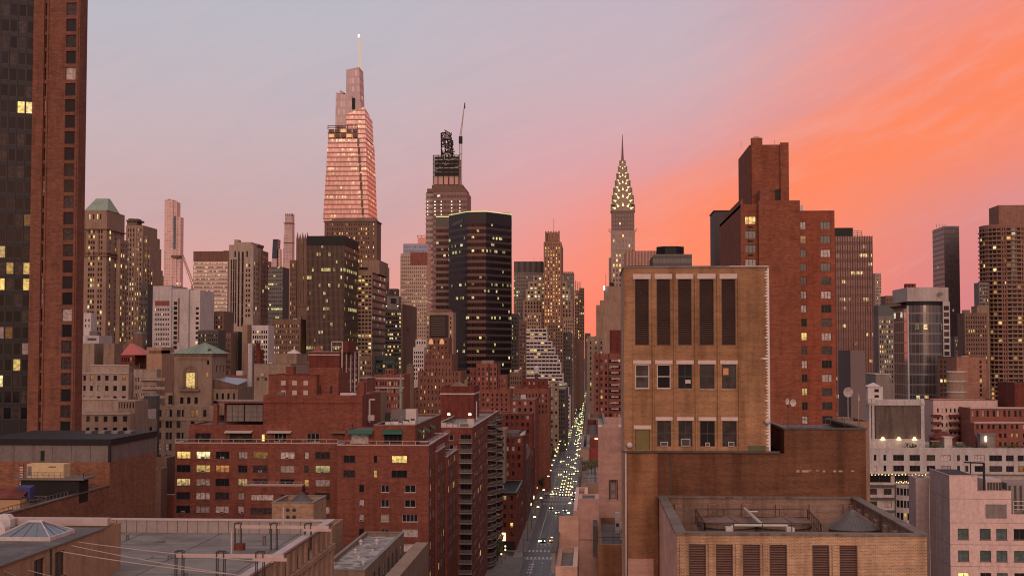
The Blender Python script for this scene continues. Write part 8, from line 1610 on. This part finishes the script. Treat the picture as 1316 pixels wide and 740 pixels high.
def long_white():
    Y = 390; b = Bld('long_white_apartments', 'long white apartment block with a planted roof and string lights', 'apartment block', X(1220,Y), Y); x0, x1 = X(1100,Y), X(1335,Y); zt = Z(574,Y)
    K = (('lit', .08), ('dim', .08), ('blind', .22), ('mid', .27), ('dark', .35)); c1 = [(1114, 1117.5), (1123, 1126.5), (1135.5, 1139), (1148, 1162), (1169, 1182.5), (1191, 1202), (1209, 1222), (1230, 1233.8), (1240.5, 1244.5), (1252.5, 1265.5), (1271.5, 1288), (1293, 1303), (1308, 1316)]
    S = [(a, c, Z(t+7.5,Y), Z(t,Y), dict(k=K, st='d3' if c-a > 2 else 'd1')) for a, c in cpx(Y, x0, c1, 600) for t in (582, 595.5)]
    b.block(x0, x1, Y, Y+26, Z(606,Y), zt, WHTC, S, roof=ROOFG, par=.7, cop=WHT)
    # lower recessed storeys and rounded bay
    S2 = [(a, c, Z(t+7.5,Y+2), Z(t,Y+2), dict(k=K, st='d2')) for a, c in cpx(Y+2, x0, [(1117, 1127), (1136, 1146), (1240, 1252), (1262, 1274)], 640) for t in (625, 641, 657, 673)]; S2 += [(a, c, Z(617,Y+2), Z(607.5,Y+2), dict(k=(('dark', 1),), st='d2')) for a, c in cpx(Y+2, x0, [(1116, 1145), (1150, 1176)], 640)]
    b.block(x0, x1, Y+2, Y+26, 0, Z(606,Y)-.01, WHTC, S2, roof=ROOF, par=.0, name='lower_wall')
    p, q = X(1150,Y), X(1181,Y); pts = [(p+(q-p)*i/8, Y+.9-2.2*math.sin(math.pi*i/8)) for i in range(9)]
    for i in range(8): L_ = math.hypot(pts[i+1][0]-pts[i][0], pts[i+1][1]-pts[i][1]); b.wallp(pts[i], pts[i+1], 0, Z(619.5,Y), WHTC, grid([(.1, L_-.1)], [(Z(633+15.5*j,Y), Z(624+15.5*j,Y)) for j in range(6)], k=(('lit', .35), ('mid', .3), ('dark', .35)), st='d1'), name='bay_wall')
    b.P('bay_roof').quad([(x,y,Z(619.5,Y)) for x, y in pts]+[(q,Y+2,Z(619.5,Y)),(p,Y+2,Z(619.5,Y))], ROOFG)
    for t in (621, 637, 653, 669): m = b.P('balcony'); m.box(X(1113,Y), p-.2, Y+.4, Y+1.99, Z(t+2,Y), Z(t,Y), GRYD)
    m = b.P('string_lights'); 
    for i in range(18): px = 1114+i*4.3; z = Z(606.5+1.3*abs(math.sin(i*.9)),Y); m.box(X(px,Y-1), X(px,Y-1)+.2, Y-1, Y-.75, z, z+.2, GLB)
    for i in range(14): px = 1150+i*2.1; m.box(X(px,Y-1), X(px,Y-1)+.13, Y-1, Y-.8, Z(616.5+.8*math.sin(i*2),Y), Z(615.5+.8*math.sin(i*2),Y), GLB)
    b.finish(lod=1); rg = random.Random(9)
    # roof structure with the blank dark panel
    Yb = 398; u = Bld('framed_blank_billboard_wall', 'blank dark wall panel in a white roof frame lit by three lamps', 'roof structure', X(1150,Yb), Yb, z=zt-.7); p, q = X(1114.5,Yb), X(1187,Yb); z1, z0 = Z(513,Yb), zt-.7
    u.P('dark_panel').box(X(1124,Yb), X(1181.5,Yb), Yb-.02, Yb+.5, Z(561.5,Yb), Z(519.5,Yb), plain('panel_dark_worn', (.15,.115,.10), .85, dark=.6, sc=.6)); m = u.P('frame'); m.box(p, q, Yb-.4, Yb+8, Z(519.5,Yb)+.01, z1, WHTC); m.box(p+.2, X(1118,Yb), Yb-.6, Yb+8, z0, Z(519.5,Yb), WHTC); m.box(X(1119.3,Yb), X(1122.5,Yb), Yb-.3, Yb+8, z0, Z(519.5,Yb), WHTC); m.box(X(1182,Yb), X(1186.5,Yb), Yb-.3, Yb+8, z0, Z(519.5,Yb), WHTC); u.P('base_wall').box(p, q, Yb-.2, Yb+8, z0, Z(561.8,Yb), WHTC)
    for px in (1116, 1121, 1183.5): u.P('frame_cap').box(X(px,Yb)-.5, X(px,Yb)+.5, Yb-.8, Yb+.2, Z(517,Yb), Z(511,Yb), WHT)
    for px in (1132.5, 1153, 1173): m = u.P('wall_lamp'); x = X(px,Yb); z = Z(563,Yb); m.hexa([(x-.65,Yb-1.2,z),(x+.65,Yb-1.2,z),(x+.65,Yb-.5,z),(x-.65,Yb-.5,z)], [(x-.2,Yb-.8,z+.8),(x+.2,Yb-.8,z+.8),(x+.2,Yb-.5,z+.8),(x-.2,Yb-.5,z+.8)], GLB)
    u.finish(); Yt = 402; u = Bld('roof_turret', 'small white turret with a low pyramid roof on the framed wall', 'roof house', X(1124,Yt), Yt, z=z0); p, q = X(1114.5,Yt), X(1134,Yt); u.block(p, q, Yt, Yt+5, z0, Z(496,Yt), WHT, [(1.9, 3.2, Z(503,Yt), Z(499,Yt), dict(k=(('dark', 1),), st='d1')), (1.9, 3.2, Z(510,Yt), Z(506.5,Yt), dict(k=(('dark', 1),), st='d1'))], roof=ROOF, par=.1); u.P('pyramid_roof').hexa([(p-.3,Yt-.3,Z(496,Yt)+.01),(q-.6,Yt-.3,Z(496,Yt)+.01),(q-.6,Yt+5,Z(496,Yt)+.01),(p-.3,Yt+5,Z(496,Yt)+.01)], [((p+q)/2-.1,Yt+2.4,Z(491,Yt)),((p+q)/2+.1,Yt+2.4,Z(491,Yt)),((p+q)/2+.1,Yt+2.6,Z(491,Yt)),((p+q)/2-.1,Yt+2.6,Z(491,Yt))], WHT); u.finish()
    for i, (px, s) in enumerate(((1166, 1.2), (1172, .9), (1198, 1.0), (1205, 1.1), (1228, 1.0), (1236, 1.2), (1262, .9), (1290, 1.3), (1297, 1.0), (1303, 1.1))):
        x = X(px, Y+4); m = MB(); leaves(m, (x, Y+4, zt+.3*s), 1.2*s, 70, rg, .28); m.box(x-.5, x+.5, Y+3.6, Y+4.4, zt-.7, zt-.1, BWN); tag(m.build('roof_garden_shrub'), 'bushy shrub in a planter on the long white roof', 'shrub', 'shrubs on the long white roof')
    for i, (pa, pb, h, lab) in enumerate(((1212, 1222, 2.6, 'white peaked garden shed on the planted roof'), (1258, 1277, 3.6, 'glass roofed garden room with a bright lamp on the white roof'), (1196, 1205, 1.4, 'low dark cover among the shrubs on the white roof'))):
        u = Bld('roof_shed', lab, 'shed', X(pa,Y+8), Y+8, z=zt-.7); m = u.P('wall'); m.box(X(pa,Y+8), X(pb,Y+8), Y+8, Y+11, zt-.7, zt+h, (WHT, GRY, GRYD)[i]); u.P('roof').box(X(pa,Y+8)-.3, X(pb,Y+8)+.3, Y+7.7, Y+11.3, zt+h+.003, zt+h+.2, (WHT, STL, STL)[i])
        if i == 1: u.P('lamp').box(X(1264,Y+7.8), X(1266,Y+7.8), Y+7.6, Y+7.9, zt+1.5, zt+3, GLW)
        u.finish()
    b = Bld('pyramid_red_pavilion', 'low dark red pyramid pavilion roof by the pink apartments', 'pavilion', X(1213,412), 412); p, q = X(1199,412), X(1229,412); b.P('roof').hexa([(p,412,Z(561,412)),(q,412,Z(561,412)),(q,420,Z(561,412)),(p,420,Z(561,412))], [(X(1210,412),415,Z(553,412)),(X(1216,412),415,Z(553,412)),(X(1216,412),416,Z(553,412)),(X(1210,412),416,Z(553,412))], REDD); b.P('wall').box(p+.4, q-.4, 412.4, 419.6, 0, Z(561,412)-.01, REDD); b.finish()
    for px, r, lab in ((1089.5, 1.1, 'large round pale satellite dish beside the brown wall'), (1103, .8, 'edge-on satellite dish right of the large round one')):
        Yd = 300; x, z = X(px,Yd), Z(503 if r > 1 else 510,Yd); m = MB(); n = 16; k = 1 if r > 1 else .35
        ring = [(x+r*k*math.cos(a*2*math.pi/n), Yd+.3*math.cos(a*2*math.pi/n), z+r*math.sin(a*2*math.pi/n)) for a in range(n)]
        for j in range(n): m.quad([ring[j], ring[(j+1) % n], (x+.1,Yd+.5,z)], WHTC); m.quad([ring[(j+1) % n], ring[j], (x+.12,Yd+.62,z)], WHTC)
        m.bar((x,Yd+.5,z), (x,Yd+.6,20), .2, STL); tag(m.build('satellite_dish'), lab, 'satellite dish')
    T('dish_roof_building', 'low grey building carrying the large satellite dishes', 296, 1060, 1116, 541, yb=560, m=BWNL, n=0, depth=20)
long_white()
# ================================================================== ON THE AVENUE
CARC = {n: simple('car_'+n, c, .3, .3) for n, c in dict(black=(.015,.015,.017), white=(.6,.58,.56), silver=(.35,.34,.34), yellow=(.75,.42,.03), grey=(.10,.10,.105), blue=(.05,.07,.13), red=(.25,.03,.03)).items()}
CGL = simple('car_glass', (.02,.02,.025), .08); TYR = simple('tyre', (.02,.02,.02), .8); RIM = simple('rim', (.4,.38,.36), .4, .6)
HLM = simple('headlight', (1,.97,.85), em=10, emc=(1,.88,.55)); HLF = simple('headlight_far', (1,.95,.8), em=6, emc=(.95,.86,.34)); TLM = simple('tail_light', (.6,.02,.02), em=1, emc=(1,.05,.03)); TSG = simple('taxi_sign', (1,.8,.3), em=4, emc=(1,.75,.3))
def car_meshes(body, kind='sedan'):
    """facing -y, towards the camera; returns [(part, mesh MB, loc)]"""
    P = []; L_, W_ = 4.7, 1.85; m = MB(); h0, h1, h2 = .30, .92, 1.46 if kind == 'sedan' else 1.85
    def ring(y, w, z0, z1): return [(-w/2,y,z0), (w/2,y,z0), (w/2*.97,y,z1*.8), (w/2*.86,y,z1), (-w/2*.86,y,z1), (-w/2*.97,y,z1*.8)]
    prof = [(-L_/2, W_*.86, .38, .66), (-L_/2+.25, W_*.96, .28, .80), (-L_/2+1.25, W_, h0, .95), (-L_/2+2.2, W_, h0, .98), (L_/2-1.2, W_, h0, 1.0), (L_/2-.2, W_*.96, .3, .95), (L_/2, W_*.88, .42, .86)]
    R_ = [ring(*p) for p in prof]; n = 6
    for i in range(len(R_)-1):
        for j in range(n): k = (j+1) % n; m.quad([R_[i][j], R_[i][k], R_[i+1][k], R_[i+1][j]], body)
    m.quad(list(reversed(R_[0])), body); m.quad(R_[-1], body); P.append(('body', m))
    c = MB(); a0, a1, b0, b1 = (-1.15, -.35, 1.0, 1.75) if kind == 'sedan' else (-1.2, -.6, 1.9, 2.1)
    c.hexa([(-.83,a0,.96),(.83,a0,.96),(.83,b1,.98),(-.83,b1,.98)], [(-.66,a1,h2-.06),(.66,a1,h2-.06),(.66,b0,h2-.06),(-.66,b0,h2-.06)], CGL); P.append(('windows', c))
    r = MB(); r.box(-.67, .67, a1-.02, b0+.02, h2-.055, h2, body)
    for sx in (-1, 1): r.bar((sx*.80,a0+.05,.98), (sx*.66,a1,h2-.03), .08, body); r.bar((sx*.80,b1-.05,.98), (sx*.66,b0,h2-.03), .08, body); r.bar((sx*.82,.35,.97), (sx*.67,.3,h2-.03), .07, body)
    P.append(('roof', r)); return P
def cylx(m, x0, x1, y, z, r, mt, n=14):
    a = [(y+r*math.cos(2*math.pi*i/n), z+r*math.sin(2*math.pi*i/n)) for i in range(n)]
    for i in range(n): j = (i+1) % n; m.quad([(x0,*a[i]),(x0,*a[j]),(x1,*a[j]),(x1,*a[i])], mt)
    m.quad([(x0,*p) for p in reversed(a)], mt); m.quad([(x1,*p) for p in a], mt)
def make_car(colour, kind, label, x, y, group, far=False, taxi=False):
    root = bpy.data.objects.new('taxi' if taxi else ('van' if kind == 'van' else 'parked_car' if 'parked' in label else 'car'), None); COL.objects.link(root); root.location = (x, y, .035); tag(root, label, 'taxi' if taxi else 'van' if kind == 'van' else 'car', group)
    key = (colour, kind, far, taxi)
    if key not in CARM:
        L_ = [(n, m.build(n, root)) for n, m in car_meshes(CARC[colour], kind)]
        for sx in (-1, 1):
            for yy in (-1.45, 1.4):
                t = MB(); cylx(t, sx*.78-.11, sx*.78+.11, 0, 0, .34, TYR); w = t.build('wheel', root, loc=(0, yy, .34)); q = MB(); cylx(q, sx*.90-.005, sx*.90+.012, 0, 0, .21, RIM, 10); r = q.build('rim', w); L_.append(('wheel', w))
        for sx in (-1, 1):
            h = MB(); s = .22 if far else .15; h.hexa([(sx*.66-s,-2.44,.60),(sx*.66+s,-2.44,.60),(sx*.66+s,-2.2,.60),(sx*.66-s,-2.2,.60)], [(sx*.66-s,-2.44,.60+s*1.4),(sx*.66+s,-2.44,.60+s*1.4),(sx*.66+s,-2.2,.60+s*1.4),(sx*.66-s,-2.2,.60+s*1.4)], HLF if far else HLM); L_.append(('headlight', h.build('headlight', root)))
        if taxi: h = MB(); h.box(-.3, .3, -.1, .15, 1.462, 1.68, TSG); L_.append(('roof_sign', h.build('roof_sign', root)))
        CARM[key] = L_
    else:
        for n, o in CARM[key]:
            c = o.copy(); COL.objects.link(c); c.parent = root
            for ch in o.children: d = ch.copy(); COL.objects.link(d); d.parent = c
    return root
CARM = {}
def gpx(px, py):  # pixel -> ground point
    Yg = YZ(py, 0.6, px); return X(px, Yg, py), Yg
near = [(697, 694, 'black', 'sedan', 'dark car waiting in the left lane beside the yellow taxi', False), (707.5, 693.5, 'yellow', 'sedan', 'yellow taxi with a lit roof sign before the nearest crossing', True),
        (717, 658, 'silver', 'sedan', 'silver car just past the second crossing, left of a dark car', False), (727, 655, 'grey', 'sedan', 'dark car in the right lane just past the second crossing', False), (709, 652, 'blue', 'sedan', 'dark car crossing the zebra in the left lane', False),
        (741, 641, 'black', 'van', 'black van close to the right kerb at the second crossing', False)]
used = []
for px, py, c, k, lab, tx in near:
    x, y = gpx(px, py); x = min(LANES, key=lambda l: abs(l-x)); used.append((x, y)); make_car(c, k, lab, x, y, None if tx else 'cars on the avenue', False, tx)
x, y = gpx(705, 634.5); o = make_car('white', 'sedan', 'white car turning at the left kerb past the second crossing', CURB_L+1.4, y, 'cars on the avenue'); o.rotation_euler = (0, 0, R(55))
rg = random.Random(42); cols = ['black', 'white', 'silver', 'grey', 'yellow', 'black', 'blue', 'grey', 'red']
cnt = 0
# queue seen in the photo between the second and third crossings
queue = [(2, 668), (3, 668), (1, 672), (2, 680), (3, 682), (4, 678), (2, 692), (3, 694), (1, 700), (2, 706), (3, 711), (2, 722), (3, 728), (2, 741), (4, 736), (3, 752), (2, 764), (1, 776), (3, 780), (2, 795), (4, 800), (3, 828), (2, 846), (1, 870), (3, 884), (2, 905), (4, 918)]
for li, y in queue:
    make_car(cols[rg.randrange(len(cols))] if rg.random() > .25 else 'yellow', 'sedan', 'car with bright headlights in the queue between the second and third crossings' if y < 820 else 'car with bright headlights in the sparser traffic past the third crossing', LANES[li]+rg.uniform(-.3, .3), y, 'queued cars on the avenue' if y < 820 else 'cars past the third crossing', y > 700)
y = 975
while y < 2350:
    for li in range(5):
        if rg.random() < (.23 if y < 1500 else .26):
            make_car(cols[rg.randrange(len(cols))], 'sedan', 'distant car whose headlights merge into the far stream of traffic', LANES[li]+rg.uniform(-.3, .3), y+rg.uniform(-4, 4), 'distant cars on the avenue', True); cnt += 1
    y += 13 if y < 1400 else 30
# street lamps and signals
LP = simple('lamp_street', (1,.85,.4), em=6, emc=(1,.82,.30)); SGG = simple('signal_green', (.2,1,.4), em=10, emc=(.35,1,.35)); SGR = simple('signal_amber', (1,.6,.1), em=10, emc=(1,.75,.2)); POLE = simple('pole_dark', (.06,.055,.05), .6)
def lamp(x, y, s, lab, grp):
    r = bpy.data.objects.new('street_lamp', None); COL.objects.link(r); r.location = (x, y, .17); tag(r, lab, 'street lamp', grp)
    for n, me in LAMPM[s]: o = bpy.data.objects.new(n, me); COL.objects.link(o); o.parent = r
LAMPM = {}
for s in (-1, 1):
    m = MB(); m.cone(0, 0, 0, 8.6, .14, .08, POLE, 8); a = m.build('pole'); m = MB(); m.bar((0,0,8.5), (s*2.4,0,9.1), .12, POLE); b_ = m.build('arm'); m = MB(); m.hexa([(s*2.5-.5,-.22,8.95),(s*2.5+.5,-.22,8.95),(s*2.5+.5,.22,8.95),(s*2.5-.5,.22,8.95)], [(s*2.5-.35,-.15,9.25),(s*2.5+.35,-.15,9.25),(s*2.5+.35,.15,9.25),(s*2.5-.35,.15,9.25)], LP); c = m.build('lamp_head')
    LAMPM[s] = [(o.name.split('.')[0], o.data) for o in (a, b_, c)]
    for o in (a, b_, c): bpy.data.objects.remove(o)
y = 505; i = 0
while y < 1900:
    if all(abs(y-c) > 8 for c, _ in CROSS):
        lamp(CURB_L-.7, y, 1, 'lit street lamp on the left kerb, nearest one by the corner building' if i == 0 else 'lit street lamp in the row along the left kerb', 'street lamps on the left kerb')
        lamp(CURB_R+.7, y+14, -1, 'lit street lamp in the row along the right kerb', 'street lamps on the right kerb')
    i += 1; y += 33 if y < 1000 else 46
for j, (yc, w) in enumerate(CROSS):
    for s in (-1, 1):
        x = CURB_L-.6 if s < 0 else CURB_R+.6
        r = bpy.data.objects.new('traffic_light', None); COL.objects.link(r); r.location = (x, yc+s*6.5, .17); od = ['nearest', 'second', 'third', 'fourth', 'fifth', 'sixth', 'seventh', 'eighth'][j]; tag(r, f'{"left" if s < 0 else "right"} hand traffic light with an arm, {od} crossing from the camera', 'traffic light', 'traffic lights over the avenue')
        m = MB(); m.cone(0, 0, 0, 6, .12, .1, POLE, 8); m.build('pole', r); m = MB(); m.bar((0,0,5.8), (-s*5.5,0,6.2), .12, POLE); m.build('arm', r)
        m = MB(); m.box(-s*5.4-.22, -s*5.4+.22, -.2, .15, 5.1, 6.3, simple('signal_case', (.25,.2,.03), .6)); h = m.build('signal_head', r); m = MB(); m.box(-s*5.4-.2, -s*5.4+.2, -.26, -.205, 5.15, 5.55, SGG); m.build('signal_lamp', h)
# shop fronts: lit strip along the street walls (each belongs to its building line) as separate awnings
SHL = [simple('shop_glow_a', (1,.7,.3), em=1.6, emc=(1,.72,.30)), simple('shop_glow_b', (1,.9,.6), em=1.8, emc=(1,.9,.5)), simple('shop_glow_c', (.9,.4,.3), em=1.3, emc=(1,.45,.3))]
for i in range(26):
    y = 600+i*33+rg.uniform(-6, 6)
    if any(abs(y-c) < 9 for c, _ in CROSS): continue
    m = MB(); x = WL+.25 if y < 900 else -24; z = rg.uniform(2.6, 3.6); m.box(x, x+.3, y, y+rg.uniform(2, 5), z, z+rg.uniform(.7, 1.3), SHL[i % 3]); o = m.build('shop_sign'); tag(o, 'small lit shop sign low on the dark left side of the avenue', 'shop sign', 'lit shop signs along the left pavement')
# street trees
def tree(x, y, h, lab, seed, grp=None):
    g_ = random.Random(seed); b = Bld('street_tree', lab, 'tree', x, y, grp, z=.17); m = b.P('trunk'); m.cone(x, y, .17, h*.45, .2, .13, BARK, 8)
    for k in range(5): a = k*1.256; m.bar((x,y,h*(.32+.03*k)), (x+1.5*math.cos(a), y+1.5*math.sin(a), h*.68), .13, BARK, .05)
    m = b.P('crown')
    for k in range(9): a = g_.uniform(0, 6.28); r = g_.uniform(.3, 1.7); leaves(m, (x+r*math.cos(a), y+r*math.sin(a), h*g_.uniform(.5, .92)), g_.uniform(.8, 1.3), 130, g_, .20)
    b.finish()
tree(-31.2, 458, 9.5, 'dark leafy street tree beside the bottom of the balcony block, front one', 1, 'street trees at the corner'); tree(-31.8, 449, 8.5, 'smaller leafy tree left of the corner by the balcony block', 2, 'street trees at the corner')
for i, (y, h) in enumerate(((688, 7), (716, 8), (748, 7.5), (778, 7), (838, 8), (868, 7), (902, 8), (985, 8), (1020, 8))): tree(CURB_L-2.0, y, h, 'small dark street tree in the row on the left pavement', 10+i, 'street trees along the left pavement')
for i in range(3): lx = (-29.5, -28.8, -29.3)[i]; ly = (452, 462, 470)[i]; m = Bld('bollard_lamp', ['lowest of three globe lamps beside the corner tree', 'middle of three globe lamps beside the corner tree', 'highest of three globe lamps beside the corner tree'][i], 'lamp', lx, ly, z=.17); m.P('post').cone(lx, ly, .17, 3.2, .08, .06, POLE, 8); m.P('globe').cone(lx, ly, 3.2, 3.7, .25, .22, GLB, 8); m.finish()
# haze
hz = MB(); hz.box(-5200, 5200, -60, 5600, -1, 470, None); me = hz
m = bpy.data.materials.new('haze'); m.use_nodes = True; nt = m.node_tree; nt.nodes.clear(); g = G(nt); pv_ = g.n('ShaderNodeVolumePrincipled'); o = g.n('ShaderNodeOutputMaterial'); nt.links.new(pv_.outputs[0], o.inputs['Volume']); pv_.inputs['Color'].default_value = (.92,.66,.62,1); pv_.inputs['Density'].default_value = HAZE
hz.mats = [m]; hz.mi = [0]*len(hz.f)
if HAZE > 0: ho = hz.build('haze'); ho['kind'] = 'stuff'
print('windows', NWIN, 'far cars', cnt, 'objects', len(bpy.data.objects))
